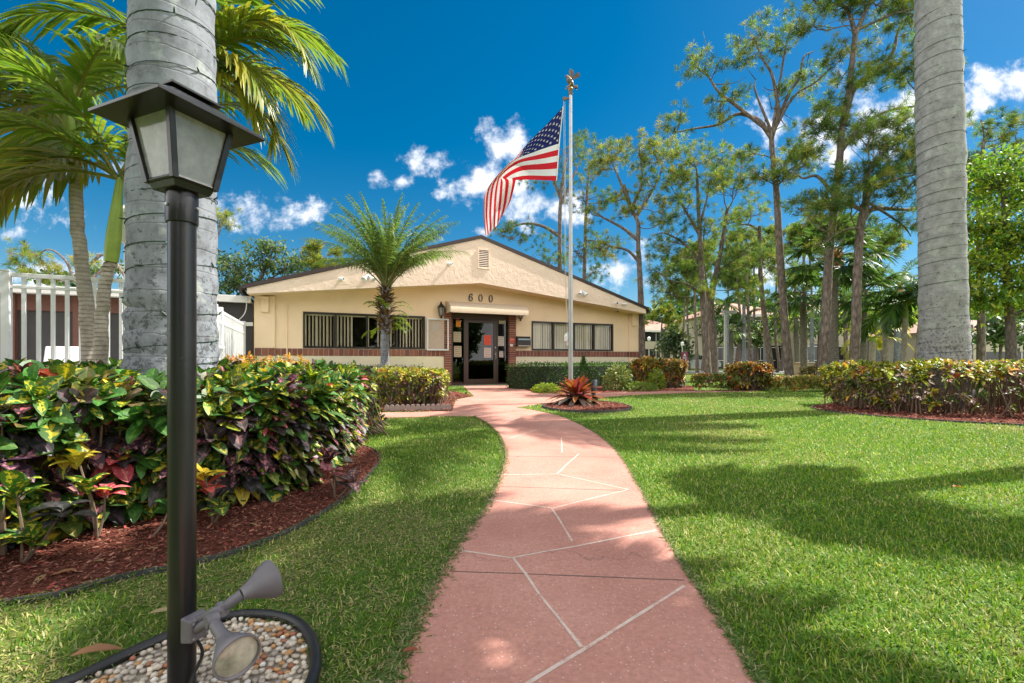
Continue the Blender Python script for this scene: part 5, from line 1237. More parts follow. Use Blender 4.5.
# clipped hedges: leaf shell round a twiggy core
FIC = [(4, (.035, .10, .018), 0), (2, (.06, .15, .022), 0), (1, (.11, .20, .03), 0)]
def clipped(name, label, p0, p1, depth, h, seed, n=5200, leaf=.06, pal=FIC, cat='hedge'):
    rg = np.random.default_rng(seed); p0, p1 = np.array(p0), np.array(p1); f = Frame(p0, (p1 - p0)[:2]); L = np.linalg.norm(p1 - p0)
    t = thing(name, label, cat, (p0 + p1) / 2)
    A_ = np.array([L * h, L * depth, depth * h, depth * h, L * h]); face = rg.choice(5, n, p=A_ / A_.sum()); u, v = rg.uniform(0, 1, n), rg.uniform(0, 1, n)
    loc = np.zeros((n, 3)); nr = np.zeros((n, 3))
    for k, (fx, nn) in enumerate([(lambda u, v: (u * L, 0 * u, v * h), (0, -1, 0)), (lambda u, v: (u * L, v * depth, 0 * u + h), (0, 0, 1)), (lambda u, v: (0 * u, u * depth, v * h), (-1, 0, 0)), (lambda u, v: (0 * u + L, u * depth, v * h), (1, 0, 0)), (lambda u, v: (u * L, 0 * u + depth, v * h), (0, 1, 0))]):
        m = face == k; loc[m] = np.stack(fx(u[m], v[m]), 1); nr[m] = nn
    loc += nr * (rg.normal(-.02, .035, (n, 1)) + .05 * (vnoise(loc[:, [0, 2]] + loc[:, 1:2], .3, seed) - .5)[:, None]); loc[:, 2] = np.maximum(loc[:, 2], .03)
    W_ = f(loc); wn = nr[:, 0:1] * f.u + nr[:, 1:2] * f.v + nr[:, 2:3] * np.array([0, 0, 1.0])
    d = nrm(wn * .8 + rg.normal(0, .75, (n, 3)) + [0, 0, .25]); c = pick(rg, n, [(a, b, b) for a, b, _ in pal])[0]
    m = MB(); m.strips(W_, d, wn + rg.normal(0, .5, (n, 3)), leaf * rg.uniform(.7, 1.3, n), leaf * .55, [(0, .2), (.5, 1), (1, .1)], droop=.15, fold=.2, col=c); m.build('foliage', M['leaf'], t)
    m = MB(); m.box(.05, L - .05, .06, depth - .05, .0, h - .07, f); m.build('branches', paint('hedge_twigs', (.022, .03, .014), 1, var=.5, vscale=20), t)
    return t
hz0 = G(523.5, 390.0); hz1 = G(655, 383.6)
clipped('clipped_hedge', 'clipped green hedge under the right windows, right of the entrance', hz0, hz1, .9, .78, 81, 6500)
hl0 = G(322, 391.0); hl1 = G(452, 385.6) + [-.1, -.0, 0]
clipped('clipped_hedge', 'dark clipped hedge under the left windows, left of the entrance', hl0 + [0, .2, 0], hl1, .8, .70, 82, 4200)
# cone topiary, round shrub, lime mounds
def mound(name, label, o, r, h, seed, n, leaf, pal, cone=False, cat='shrub', lift=0.0, mat='leaf'):
    rg = np.random.default_rng(seed); t = thing(name, label, cat, o); a = rg.uniform(0, 6.28, n); zz = rg.uniform(0, 1, n)
    if cone: rr = r * (1 - zz ** 1.25) * (.75 + .25 * np.minimum(1, zz * 8)); nn = np.stack([np.cos(a), np.sin(a), np.full(n, .5)], 1)
    else:
        zz = rg.uniform(-.55, 1, n); rr = r * np.sqrt(np.maximum(0, 1 - np.abs(zz) ** 2.2)); nn = np.stack([np.cos(a) * rr / r, np.sin(a) * rr / r, zz], 1); zz = (zz + .55) / 1.55
    k = 1 + .22 * (vnoise(np.stack([a * 1.5, zz * 5], 1), .7, seed) - .5) + rg.normal(0, .06, n)
    if not cone: k *= np.where(rg.uniform(0, 1, n) < .35, rg.uniform(.5, .95, n), 1)
    pt = np.stack([rr * k * np.cos(a), rr * k * np.sin(a), lift + zz * h * np.where(zz > .5, k, 1)], 1) + o
    d = nrm(nn * .9 + rg.normal(0, .6, (n, 3)) + [0, 0, .3]); A_, B_ = pick(rg, n, pal)
    m = MB(); m.strips(pt, d, nn + rg.normal(0, .4, (n, 3)), leaf * rg.uniform(.7, 1.3, n), leaf * .5, OVAL, droop=.2, fold=.25, col=A_, col2=B_, uvoff=rg.integers(0, 40, (n, 2)).astype(float)); m.build('foliage', M[mat], t)
    m = MB()
    for j in range(9):
        a = j * .7; e = o + np.array([.5 * r * math.cos(a), .5 * r * math.sin(a), lift + h * (.5 + .05 * (j % 3))]); m.tube([o, (o + e) / 2 + [0, 0, .05], e], [.02, .015, .006], 5)
    m.build('stems', M['stem'], t); return t
GR = [(4, (.04, .11, .02), (.04, .11, .02)), (2, (.07, .16, .025), (.07, .16, .025))]
VAR = [(3, (.10, .17, .04), (.45, .45, .14)), (2, (.06, .13, .03), (.4, .4, .12)), (1, (.3, .3, .08), (.4, .4, .1))]
LIM = [(3, (.26, .33, .025), (.3, .36, .03)), (2, (.15, .24, .02), (.2, .3, .03))]
CB = [(2, (.07, .12, .02), (.45, .33, .03)), (1.6, (.5, .33, .03), (.55, .3, .04)), (1, (.5, .16, .03), (.5, .25, .05)), (1.2, (.13, .07, .03), (.3, .14, .05)), (1.2, (.05, .10, .02), (.07, .13, .02))]
RED = [(4, (.07, .13, .02), (.10, .15, .02)), (2, (.12, .18, .03), (.2, .2, .03)), (.9, (.55, .06, .03), (.55, .1, .04)), (.5, (.4, .25, .03), (.4, .3, .05))]
mound('cone_topiary', 'dark green cone shaped topiary standing in front of the right hedge', G(583.5, 388.6), .26, .98, 91, 1500, .05, GR, True)
mound('round_shrub', 'round variegated shrub in front of the right hedge, right of the red bromeliad', G(617.5, 390.3), .36, .70, 92, 1100, .09, VAR, mat='croton', lift=.02)
mound('lime_ground_shrub', 'low lime green mound left of the red bromeliad', G(546, 392.8), .34, .23, 93, 900, .06, LIM)
mound('lime_ground_shrub', 'low flat green mound between the round shrub and the croton bush', G(638, 390.4), .5, .24, 94, 900, .06, [(1, (.14, .22, .03), (.2, .3, .03))])
o = G(663, 388.3); croton('croton_bush', 'dense orange and green croton bush at the right corner of the clubhouse', world_poly(o[0] + .02, o[1] + .5, .92, .6), .98, .11, 330, 95, CB, CB, per=9, cat='shrub', low=.1)
mound('golden_shrub', 'small round golden green shrub in front of the orange croton bush', G(656.5, 388.9), .22, .55, 96, 500, .07, LIM, lift=.03)
# right side planting
def hedge_px_(x0, x1, yb, depth, h, name, label, seed, leaf, n, pal, **k):
    a, c = G(x0, yb), G(x1, yb); return croton(name, label, np.array([a, c, c + [0, depth, 0], a + [0, depth, 0]]), h, leaf, n, seed, pal, pal, **k)
hedge_px_(700, 741, 391.8, .7, .50, 'ixora_hedge', 'low hedge dotted with red flowers left of the round croton bush', 101, .07, 300, RED, per=8, cat='hedge', stems=False)
o = G(757, 391.6); croton('croton_bush', 'round orange tipped croton bush between two low flowering hedges', world_poly(o[0], o[1] + .5, .64, .5), .82, .11, 260, 102, CB, CROT_SUN_LOW, per=9, cat='shrub', low=.2)
hedge_px_(777, 842, 392.2, .8, .46, 'ixora_hedge', 'long low hedge with pale orange top right of the round croton bush', 103, .07, 480, [(3, (.3, .27, .04), (.45, .35, .04)), (3, (.08, .14, .02), (.2, .2, .03)), (.7, (.5, .16, .05), (.5, .2, .05))], per=8, cat='hedge', stems=False)
hedge_px_(808, 838, 387.5, .6, .70, 'dark_shrub', 'dark leaved shrub at the far left end behind the right croton hedge', 104, .08, 160, [(3, (.06, .08, .02), (.3, .2, .03)), (1, (.4, .25, .04), (.4, .3, .05))], per=8, cat='shrub', stems=False)
rp = np.array([G(826, 406), G(845, 409.5), G(890, 414), G(960, 417.5), G(1024, 419.5), G(1120, 424), [12.5, 7.4, 0], [12.5, 9.9, 0], [8.0, 9.6, 0], [6.4, 9.5, 0]])
croton('croton_hedge', 'long sunlit croton hedge with yellow tips and bare stems round the right royal palm', rp, .88, .105, 1300, 105, CROT_SUN, CROT_SUN_LOW, per=9, edge_n=900, low=.2)
# red bromeliad in the island bed
o = G(577, 405.5); rg = np.random.default_rng(111); t = thing('bromeliad', 'large red and orange bromeliad rosette in the island bed at the flagpole', 'plant', o); b = MB(); n = 66
k = np.arange(n); a = k * 2.39996; el = 1.35 - 1.35 * (k / n) ** .85 + rg.normal(0, .05, n); d = np.stack([np.cos(a) * np.cos(el), np.sin(a) * np.cos(el), np.sin(el)], 1)
L = np.interp(k, [0, 12, n], [.32, .5, .62]) * rg.uniform(.85, 1.1, n); c = np.array([(.38, .06, .03), (.48, .13, .035), (.30, .06, .07), (.5, .22, .06), (.26, .10, .09)])[rg.integers(0, 5, n)] * rg.uniform(.7, 1.2, (n, 1))
c = c * [.66, .6, .7]; c[-12:] = np.array([.33, .30, .26]) * rg.uniform(.7, 1.1, (12, 1))
b.strips(o + np.array([0, 0, .26]) + np.stack([np.cos(a) * .04, np.sin(a) * .04, -.002 * k], 1), d, [0, 0, 1.0], L, .105, [(0, .7), (.3, .95), (.6, 1), (.85, .75), (1, .12)], droop=np.interp(k, [0, n], [.1, .45]), fold=.35, col=c); b.build('leaves', M['leaf'], t)
b = MB(); b.lathe([(0, 0), (.17, 0), (.20, .12), (.13, .24), (0, .26)], o, sides=14); 
n = 90; a = rg.uniform(0, 6.28, n); zz = rg.uniform(.02, .24, n)
b.strips(o + np.stack([.16 * np.cos(a), .16 * np.sin(a), zz], 1), np.stack([np.cos(a), np.sin(a), rg.uniform(-.3, .6, n)], 1), [0, 0, 1.0], .12, .05, OVAL, droop=.4, col=(.05, .03, .02)); b.build('base', paint('bromeliad_base', (.03, .02, .016), .9), t)
# garden spotlight on a stake
o = G(593.5, 405.5); t = thing('garden_spotlight', 'dark bullet spotlight on a stake beside the red bromeliad', 'spotlight', o)
b = MB(); b.tube([o, o + [0, 0, .22]], .022, 8); b.lathe([(0, .02), (.055, .02), (.06, .05), (.06, .15), (.05, .17), (0, .17)], o + [.03, 0, .02], sides=12); b.build('stake', M['black_metal'], t, smooth=True)
b = MB(); b.lathe([(0, -.02), (.045, -.02), (.052, .06), (.055, .26), (.048, .27), (.045, .22), (0, .22)], o + [.0, 0, .24], nrm(np.array([.12, .15, 1])), 14); b.build('lamp_head', paint('slate_lamp', (.05, .065, .08), .4), t, smooth=True)
# ------------------------------------------------------------------ flagpole and flag
Yf = 9.63 * 1.0; po = P(570.6, 360.5, Yf) * [1, 1, 0]
ptop = P(569.5, 95, Yf)[2]
t = thing('flagpole', 'tall brushed aluminium flagpole topped by a bronze eagle', 'flagpole', po)
b = MB(); b.tube([po, po + [0, 0, 1.2], po + [0, 0, ptop]], [.052, .05, .034], 20); b.build('pole', M['pole'], t, smooth=True)
b = MB(); b.lathe([(0, 0), (.11, 0), (.11, .03), (.07, .05), (.055, .08), (0, .08)], po, sides=20); b.build('base_collar', M['pole'], t, smooth=True)
tp_ = po + np.array([0, 0, ptop])
b = MB(); b.lathe([(0, 0), (.045, 0), (.05, .05), (.03, .08), (0, .08)], tp_, sides=14); b.box(-.14, .04, -.015, .015, -.09, -.05, Frame(tp_, (1, 0))); b.lathe([(0, -.02), (.04, -.02), (.04, .02), (0, .02)], tp_ + [-.13, 0, -.08], (0, 1, 0), 12); b.build('truck', M['bronze'], t, smooth=True)
eg = thing_ = None
b = MB(); b.lathe([(0, .06), (.04, .09), (.056, .125), (.04, .16), (0, .19)], tp_, sides=14); b.build('ball', M['gold'], t, smooth=True)
# eagle: body, head, two raised wings, tail, feet
e0_ = tp_ + np.array([0, 0, .17]); b = MB()
b.tube([e0_ + [.07, 0, .0], e0_ + [.02, 0, .07], e0_ + [-.03, 0, .14], e0_ + [-.06, 0, .20], e0_ + [-.085, 0, .225], e0_ + [-.12, 0, .215]], [.012, .05, .06, .036, .03, .006], 12)
def feathers(root, dirs, L, W, n):
    for i in range(n):
        f_ = i / (n - 1); d_ = nrm(np.array(dirs[0]) * (1 - f_) + np.array(dirs[1]) * f_); b.strips([np.array(root) + d_ * .015 * i], [d_], [[0, -1, .1]], L * (1 - .35 * f_), W, [(0, .6), (.3, 1), (.75, .9), (1, .2)], fold=.2)
feathers(e0_ + [-.02, .02, .10], [(.06, .2, 1), (.28, .25, .85)], .36, .04, 8); feathers(e0_ + [-.0, -.02, .12], [(.85, -.45, .75), (.95, -.4, .3)], .22, .04, 6)
feathers(e0_ + [.05, 0, .01], [(.9, -.3, -.35), (.9, .3, -.35)], .10, .05, 4)
b.build('eagle', M['bronze'], t)
b = MB()
for s_ in (-1, 1): b.tube([e0_ + [.0, .03 * s_, .06], e0_ + [-.03, .035 * s_, .0], e0_ + [-.11, .04 * s_, -.02]], [.016, .013, .008], 6)
b.lathe([(0, -.03), (.03, -.02), (.035, .0), (0, .02)], e0_ + [.12, 0, .02], sides=8); b.build('eagle_feet', M['gold'], t, smooth=True)
hal = MB(); hal.tube([tp_ + [-.15, 0, -.1], po + [-.12, -.05, 2.6], po + [-.065, -.02, 1.35]], .004, 5); hal.tube([tp_ + [-.12, .02, -.1], po + [-.09, .05, 2.6], po + [-.065, .01, 1.35]], .004, 5); hal.build('halyard', M['rope'], t)
b = MB(); b.box(-.085, -.05, -.012, .012, 1.22, 1.5, Frame(po, (1, 0))); b.lathe([(0, 0), (.045, .01), (.05, .12), (.02, .17), (0, .18)], po + [-.09, 0, 1.3], sides=10); b.build('cleat', M['white_metal'], t, bevel=.004)
# flag cloth: parametric grid in the plane beside the pole
srow = [0, .2, .4, .55, .7, .85, 1.0]; trow = [0, .27, .54, .77, 1.0]
grid = np.array([
    [(563, 107), (561.3, 125), (559, 144), (557.5, 162), (556.5, 181)],
    [(543, 129.5), (541.5, 140), (538, 152), (536, 166), (534.5, 181.5)],
    [(522.5, 151.5), (521, 155), (518, 162), (516, 171), (516, 181.8)],
    [(507, 167), (505, 169), (503, 173), (503, 177.5), (516, 181.5)],
    [(486.5, 187.5), (491, 184.5), (498, 182.5), (505.5, 182), (515, 182.5)],
    [(482.8, 208), (487.5, 207), (496, 203), (503.5, 199.5), (510.5, 195)],
    [(484.5, 230.5), (489, 231.3), (495, 225), (499.5, 216), (505.5, 206.5)]], float)
def interp2(Gd, s, t_):
    S_ = np.array(srow); T_ = np.array(trow); out = np.zeros((len(s), 2))
    from_s = np.clip(np.searchsorted(S_, s) - 1, 0, len(S_) - 2); 
    def cr(p0, p1, p2, p3, u): return .5 * (2 * p1 + (p2 - p0) * u + (2 * p0 - 5 * p1 + 4 * p2 - p3) * u * u + (3 * p1 - p0 - 3 * p2 + p3) * u ** 3)
    for i in range(len(s)):
        a_ = from_s[i]; u = (s[i] - S_[a_]) / (S_[a_ + 1] - S_[a_]); ix = [max(a_ - 1, 0), a_, a_ + 1, min(a_ + 2, len(S_) - 1)]
        col_ = [cr(Gd[ix[0]][j], Gd[ix[1]][j], Gd[ix[2]][j], Gd[ix[3]][j], u) for j in range(len(T_))]
        c_ = min(max(np.searchsorted(T_, t_[i]) - 1, 0), len(T_) - 2); w_ = (t_[i] - T_[c_]) / (T_[c_ + 1] - T_[c_]); jx = [max(c_ - 1, 0), c_, c_ + 1, min(c_ + 2, len(T_) - 1)]
        out[i] = cr(*[col_[j] for j in jx], w_)
    return out
def flagpt(s, t_, off=0.0):
    s = np.asarray(s, float); t_ = np.asarray(t_, float); px = interp2(grid, s, t_)
    Y = Yf - .02 - .35 * np.sin(s * 5.2) * s - .22 * np.clip(s - .5, 0, 1) * (1 - t_) * 3 + .07 * np.sin(t_ * 9 + s * 14) * np.minimum(1, s * 2.5) * (.3 + s) + .5 * np.clip(.54 - t_, 0, 1) * np.clip(s - .25, 0, 1) * 1.6 + off
    return np.stack([(px[:, 0] - CX) * Yf / F, Y, H + (Y0 - px[:, 1]) * Yf / F], 1)
NS, NT = 56, 52
ss, tt = np.meshgrid(np.linspace(0, 1, NS + 1), np.linspace(0, 1, NT + 1), indexing='ij'); V = flagpt(ss.ravel(), tt.ravel())
RED_, WHT, BLU = (.60, .016, .028), (.78, .78, .78), (.010, .017, .115)
b = MB()
for i in range(NS):
    for j in range(NT):
        st_ = int(j / 4); cc = RED_ if st_ % 2 == 0 else WHT
        if (i + .5) / NS < .4 and st_ < 7: cc = BLU
        k = [i * (NT + 1) + j, (i + 1) * (NT + 1) + j, (i + 1) * (NT + 1) + j + 1, i * (NT + 1) + j + 1]
        b.add(V[k], [[0, 1, 2, 3]], col=cc)
for r in range(9):                                      # fifty stars on both faces of the cloth
    for c_ in range(6 if r % 2 == 0 else 5):
        s0 = .4 * ((c_ * 2 + 1 + (r % 2)) / 12); t0_ = 7 / 13 * (r + 1) / 10; ang = np.arange(10) * math.pi / 5; rr_ = np.where(np.arange(10) % 2 == 0, 1, .42)
        for off in (-.006, .006):
            sv = s0 + .0135 * rr_ * np.sin(ang); tv = np.clip(t0_ - .026 * rr_ * np.cos(ang), 0, 1); v = flagpt(np.append(sv, s0), np.append(tv, t0_), off); b.add(v, t=[[10, k, (k + 1) % 10] for k in range(10)], col=(.78, .78, .8))
fo = V[0]
fl = b.build('flag', M['flag'], origin=fo, smooth=True, angle=180); tag(fl, 'American flag with stars and red and white stripes sagging from the flagpole', 'flag')
fl.name = 'national_flag'
hb = MB(); hb.tube([flagpt([0], [0])[0], flagpt([0], [.5])[0], flagpt([0], [1])[0]], .012, 6); hd = hb.build('hoist_band', M['white_trim'], None, origin=fo); hd.parent = fl; hd.location = (0, 0, 0)
# ------------------------------------------------------------------ pines and other trees
def needles(mb, pts, axes, rng, L, W, per, pal):
    n = len(pts); ix = np.repeat(np.arange(n), per); m = len(ix)
    d = nrm(axes[ix] * .55 + rng.normal(0, .62, (m, 3)))
    base = pts[ix] + rng.normal(0, L * .12, (m, 3))
    pc = pick(rng, n, pal)[0]; c = pc[ix] * rng.uniform(.75, 1.25, (m, 1))
    mb.strips(base, d, rng.normal(0, 1, (m, 3)), L * rng.uniform(.7, 1.2, m), W * rng.uniform(.7, 1.3, m), [(0, .6), (.6, 1), (1, .1)], droop=rng.uniform(0, .25, m), col=c)
PINE = [(3, (.12, .19, .04), 0), (2.5, (.19, .25, .05), 0), (1.4, (.28, .29, .06), 0), (1.3, (.06, .11, .035), 0)]
PINEY = [(2, (.13, .19, .035), 0), (3, (.25, .27, .04), 0), (1.5, (.33, .31, .05), 0), (1, (.055, .10, .025), 0)]
PINED = [(3, (.07, .13, .035), 0), (2, (.11, .18, .045), 0), (1, (.18, .22, .06), 0)]
PALS = dict(p=PINE, y=PINEY, d=PINED)
def pine(label, Y, trunk, w0, w1, blobs, seed, limbs=(), pal='p', name='pine_tree', group='tall pines on the lawn', nl=.205, nw=.0125, per=34, tufts=7, dead=0, bark=None, clump=.22):
    """trunk, limbs: pixel polylines at depth Y; blobs: (cx, cy, rx, ry, clumps[, depth shift])"""
    rg = np.random.default_rng(seed); s = Y / F
    tp = [P(trunk[0][0], Y0, Y) * [1, 1, 0]] + [P(x, y, Y) for x, y in trunk]
    dy = rg.normal(0, .012 * Y, len(tp)); dy[0] = 0; dy[1:] = np.cumsum(dy[1:]) * .5
    tp = np.array(tp); tp[:, 1] += dy; tp = tp[np.argsort(tp[:, 2])] if trunk[0][1] > trunk[-1][1] else tp
    t = thing(name, label, 'tree', tp[0], group); tb = MB(); pth = smoothpath(tp, 5)
    rad = np.interp(pth[:, 2], [0, tp[-1][2]], [w0 * s * .42, w1 * s * .45]) * (1 + .03 * rg.normal(0, 1, len(pth))); rad[0] *= 1.2
    tb.tube(pth, rad, 10)
    paths = [(pth, rad)]
    for lb in limbs:                                   # surveyed limbs
        dz = lb[0]; q = [P(x, y, Y) for x, y in lb[2]]; q = np.array(q)
        j = np.argmin(np.linalg.norm((pth - q[0])[:, [0, 2]], axis=1)); q[:, 1] = pth[j][1] + dz * np.linspace(0, 1, len(q)) ; q[0] = pth[j]
        lp = smoothpath(q, 5); lr = np.linspace(lb[1] * s / 2, max(.012, lb[1] * s * .12), len(lp)); tb.tube(lp, lr, 7); paths.append((lp, lr))
    P_all = np.concatenate([p for p, _ in paths]); R_all = np.concatenate([r for _, r in paths])
    cl_c, cl_t = [], []
    def limb(p0, p1, r0, r1, sag=.12, n=6):
        d = p1 - p0; L = np.linalg.norm(d); u = np.linspace(0, 1, n)[:, None]
        w = rg.normal(0, .06 * L, 3); w2 = rg.normal(0, .035 * L, 3)
        q = p0 + d * u + np.array([0, 0, -sag * L]) * (4 * u * (1 - u)) * .5 + w * np.sin(u * math.pi) + w2 * np.sin(u * 2 * math.pi)
        tb.tube(q, np.linspace(r0, r1, n), 6, cap=False); return q
    for bl in blobs:
        cx_, cy_, rx, ry, nc = bl[:5]; nc = max(3, int(round(nc * .62))); dsh = bl[5] if len(bl) > 5 else 0
        c = P(cx_, cy_, Y); RX, RY = rx * s, ry * s; c[1] = np.interp(c[2], pth[:, 2], pth[:, 1]) + dsh
        # nearest branch point that lies lower than the clump cloud
        dv = P_all - c; cost = np.linalg.norm(dv, axis=1) + 2.0 * np.maximum(0, P_all[:, 2] - c[2] + .1 * RX)
        j = int(np.argmin(cost)); p0 = P_all[j]; r0 = min(R_all[j] * .7, .022 * s / .04 * (.5 + nc / 14))
        r0 = max(r0, .018)
        main = limb(p0, c + rg.normal(0, .15, 3), r0, .016) if np.linalg.norm(c - p0) > .3 else np.array([p0, c])
        for k in range(nc):
            while True:
                e = rg.uniform(-1, 1, 3)
                if e @ e < 1: break
            q = c + e * np.array([RX, max(RX, RY) * .9, RY]) * 1.12; st = main[rg.integers(max(0, len(main) - 4), len(main))]
            tw = limb(st, q, max(.01, r0 * .45), .007, .06, 4)
            cl_c.append(q); cl_t.append(nrm(q - st + [0, 0, .25 * np.linalg.norm(q - st)]))
    for k in range(dead):
        j = rg.integers(len(P_all) // 3, len(P_all)); e = nrm(rg.normal(0, 1, 3) + [0, 0, .2]); limb(P_all[j], P_all[j] + e * rg.uniform(.5, 1.6), .02, .005, .1, 5)
    tb.build('trunk', bark or M['pine_bark'], t, smooth=True, angle=60)
    cl_c, cl_t = np.array(cl_c), np.array(cl_t); m = MB(); n = len(cl_c); ix = np.repeat(np.arange(n), tufts)
    pts = cl_c[ix] + rg.normal(0, 1, (len(ix), 3)) * clump * np.array([1, 1, .62]); ax = nrm(cl_t[ix] * .7 + nrm(pts - cl_c[ix] + 1e-6) * .8 + [0, 0, .35])
    needles(m, pts, ax, rg, nl, nw, per, PALS[pal]); m.build('crown', M['needle'], t); return t
# behind the clubhouse and across the lawn, left to right in the picture
pine('pine behind the roof with a forked pale trunk, just right of the flag', 25, [(560, 300), (559, 225), (561, 190), (566, 160)], 7, 3.2, [(540, 175, 28, 12, 12), (515, 236, 26, 10, 14), (528, 258, 20, 8, 8), (565, 152, 30, 14, 14), (500, 230, 14, 8, 6), (545, 262, 18, 10, 8)], 201,
     limbs=[(.6, 4, [(559, 236), (540, 226), (520, 224), (500, 232)]), (-.6, 3.5, [(560, 200), (548, 178), (536, 170)]), (.3, 3.5, [(560, 205), (572, 180), (580, 160)])], pal='d')
pine('pine directly behind the flagpole with thick clumps low over the roof', 27, [(583, 310), (584, 260), (585, 215), (588, 165)], 6, 2.5, [(588, 160, 22, 12, 12), (578, 200, 26, 16, 18), (575, 250, 30, 20, 24), (604, 240, 26, 18, 18), (600, 205, 18, 12, 10), (585, 275, 28, 12, 14)], 202, pal='d')
pine('yellow green spreading pine with a clear reddish trunk rising behind the right roof edge', 19.5, [(641.5, 345), (641, 290), (640, 245), (639, 222), (634, 205), (627, 180)], 9.5, 3, [(612, 150, 22, 14, 20), (640, 145, 24, 12, 22), (665, 146, 20, 12, 14), (600, 165, 14, 10, 8), (655, 178, 22, 14, 16), (625, 190, 16, 10, 10), (670, 205, 14, 10, 8), (660, 222, 12, 8, 7), (636, 212, 14, 8, 7), (604, 248, 16, 9, 9), (597, 210, 12, 10, 7), (684, 165, 12, 10, 7)], 203,
     limbs=[(.5, 4, [(640, 240), (625, 225), (604, 212), (590, 200)]), (-.4, 3.5, [(640, 258), (628, 250), (612, 247), (598, 244)]), (.4, 4, [(636, 214), (650, 195), (662, 175), (668, 155)]), (-.3, 4, [(634, 206), (622, 180), (612, 160)]), (.2, 3.5, [(633, 205), (645, 180), (645, 155)])], pal='y')
pine('twin stemmed pine, left stem, rising left of the gray lamp pole', 18.5, [(708, 372), (707, 320), (705, 260), (703, 215), (700, 170)], 9.5, 3, [(695, 150, 22, 12, 18), (672, 175, 20, 12, 14), (715, 175, 18, 12, 14), (690, 205, 22, 12, 16), (668, 240, 20, 12, 14), (690, 255, 22, 12, 14), (670, 292, 26, 14, 18), (715, 225, 18, 12, 12), (660, 270, 16, 8, 8), (690, 290, 20, 9, 10)], 204,
     limbs=[(.6, 3.5, [(705, 262), (690, 240), (672, 228), (662, 228)]), (-.6, 3, [(706, 300), (690, 285), (670, 282)]), (.3, 3.5, [(704, 230), (690, 205), (680, 185)]), (.2, 3, [(703, 220), (712, 195), (716, 175)])])
pine('twin stemmed pine, thicker right stem with a leaning fork', 19.5, [(716.5, 371), (717, 330), (716, 300), (722, 270), (728, 240), (734, 205)], 11, 3.5, [(738, 180, 20, 12, 16), (745, 215, 20, 12, 14), (725, 150, 20, 10, 14), (755, 250, 20, 12, 14), (735, 265, 16, 10, 10), (700, 280, 18, 10, 10), (752, 285, 16, 9, 9), (750, 155, 16, 9, 9)], 205,
     limbs=[(.4, 4, [(717, 305), (712, 280), (711, 245), (714, 210)]), (-.5, 3, [(722, 272), (738, 258), (752, 250)])])
pine('slim dark pine with a bare snapped looking stem in front of the grove', 20.5, [(771, 370), (768, 330), (764, 285), (762, 250), (761.5, 225)], 7.5, 3.5, [(752, 232, 14, 7, 7), (775, 245, 14, 9, 8), (745, 262, 12, 8, 6), (778, 275, 12, 8, 6), (758, 205, 18, 10, 10)], 206, limbs=[(.4, 3, [(762, 228), (752, 222), (742, 222)])], dead=4)
pine('sparse old pine with a wide half bare crown, left of the tallest pine', 16.8, [(787, 380), (782, 320), (776, 250), (771, 190), (768, 150), (767, 138)], 10, 5, [(697, 62, 10, 7, 4), (691, 75, 7, 5, 3), (745, 45, 18, 9, 9), (748, 62, 14, 10, 8), (720, 72, 8, 7, 4), (710, 103, 9, 8, 5), (716, 118, 10, 7, 5), (770, 52, 14, 9, 6), (786, 40, 10, 6, 4), (806, 82, 16, 9, 9), (784, 96, 10, 5, 4), (733, 100, 8, 8, 4), (755, 30, 8, 5, 3), (785, 165, 18, 10, 16, -1), (772, 180, 24, 12, 22, -.5), (745, 185, 14, 10, 9), (668, 130, 12, 7, 5), (676, 118, 8, 5, 3), (741, 158, 5, 4, 2)], 207,
     limbs=[(.5, 5, [(767, 142), (757, 125), (748, 118), (736, 115), (718, 124), (695, 127), (675, 130)]), (-.3, 5, [(768, 140), (772, 120), (770, 105), (764, 82), (755, 70), (745, 50)]), (.4, 4, [(771, 112), (785, 98), (797, 80), (803, 58), (815, 50)]), (-.4, 3.5, [(765, 118), (785, 105), (805, 92), (818, 80)]), (.6, 4, [(750, 118), (732, 107), (718, 92), (708, 72), (698, 62)]), (.2, 3, [(748, 110), (752, 95), (754, 82)]), (-.5, 3, [(764, 82), (775, 65), (778, 40)])], pal='p', dead=16, tufts=6, clump=.2)
pine('tallest pine with a curved brown trunk leaving the top of the picture', 14.8, [(819, 378), (820, 330), (824, 270), (829, 210), (833, 165), (837, 130), (840, 100), (845, 60), (846, 40)], 11, 5, [(833, 60, 14, 9, 10), (838, 130, 22, 12, 22), (822, 112, 14, 12, 12), (805, 12, 16, 10, 12), (800, 30, 12, 9, 7), (835, 8, 20, 12, 18), (865, 15, 22, 12, 18), (890, 30, 22, 14, 18), (905, 8, 20, 10, 14), (880, 75, 22, 10, 18), (905, 85, 20, 10, 16), (850, 88, 18, 9, 10), (800, 165, 12, 9, 6), (806, 130, 12, 9, 8), (795, 200, 12, 7, 6), (912, 55, 14, 9, 8), (845, -15, 30, 14, 20), (890, -20, 30, 14, 18)], 208,
     limbs=[(.8, 7, [(836, 128), (852, 90), (875, 72), (898, 50), (908, 25), (918, 5)]), (-.6, 4.5, [(834, 155), (846, 138), (870, 122), (895, 119), (918, 120)]), (.3, 4.5, [(846, 45), (842, 20), (832, 5), (820, -10)]), (-.3, 4.5, [(846, 42), (855, 20), (862, 5), (868, -15)]), (.4, 4, [(829, 200), (815, 178), (803, 178), (795, 168)]), (.3, 3, [(838, 100), (846, 72), (850, 62)]), (-.5, 3, [(848, 36), (875, 30), (900, 28)])], dead=8)
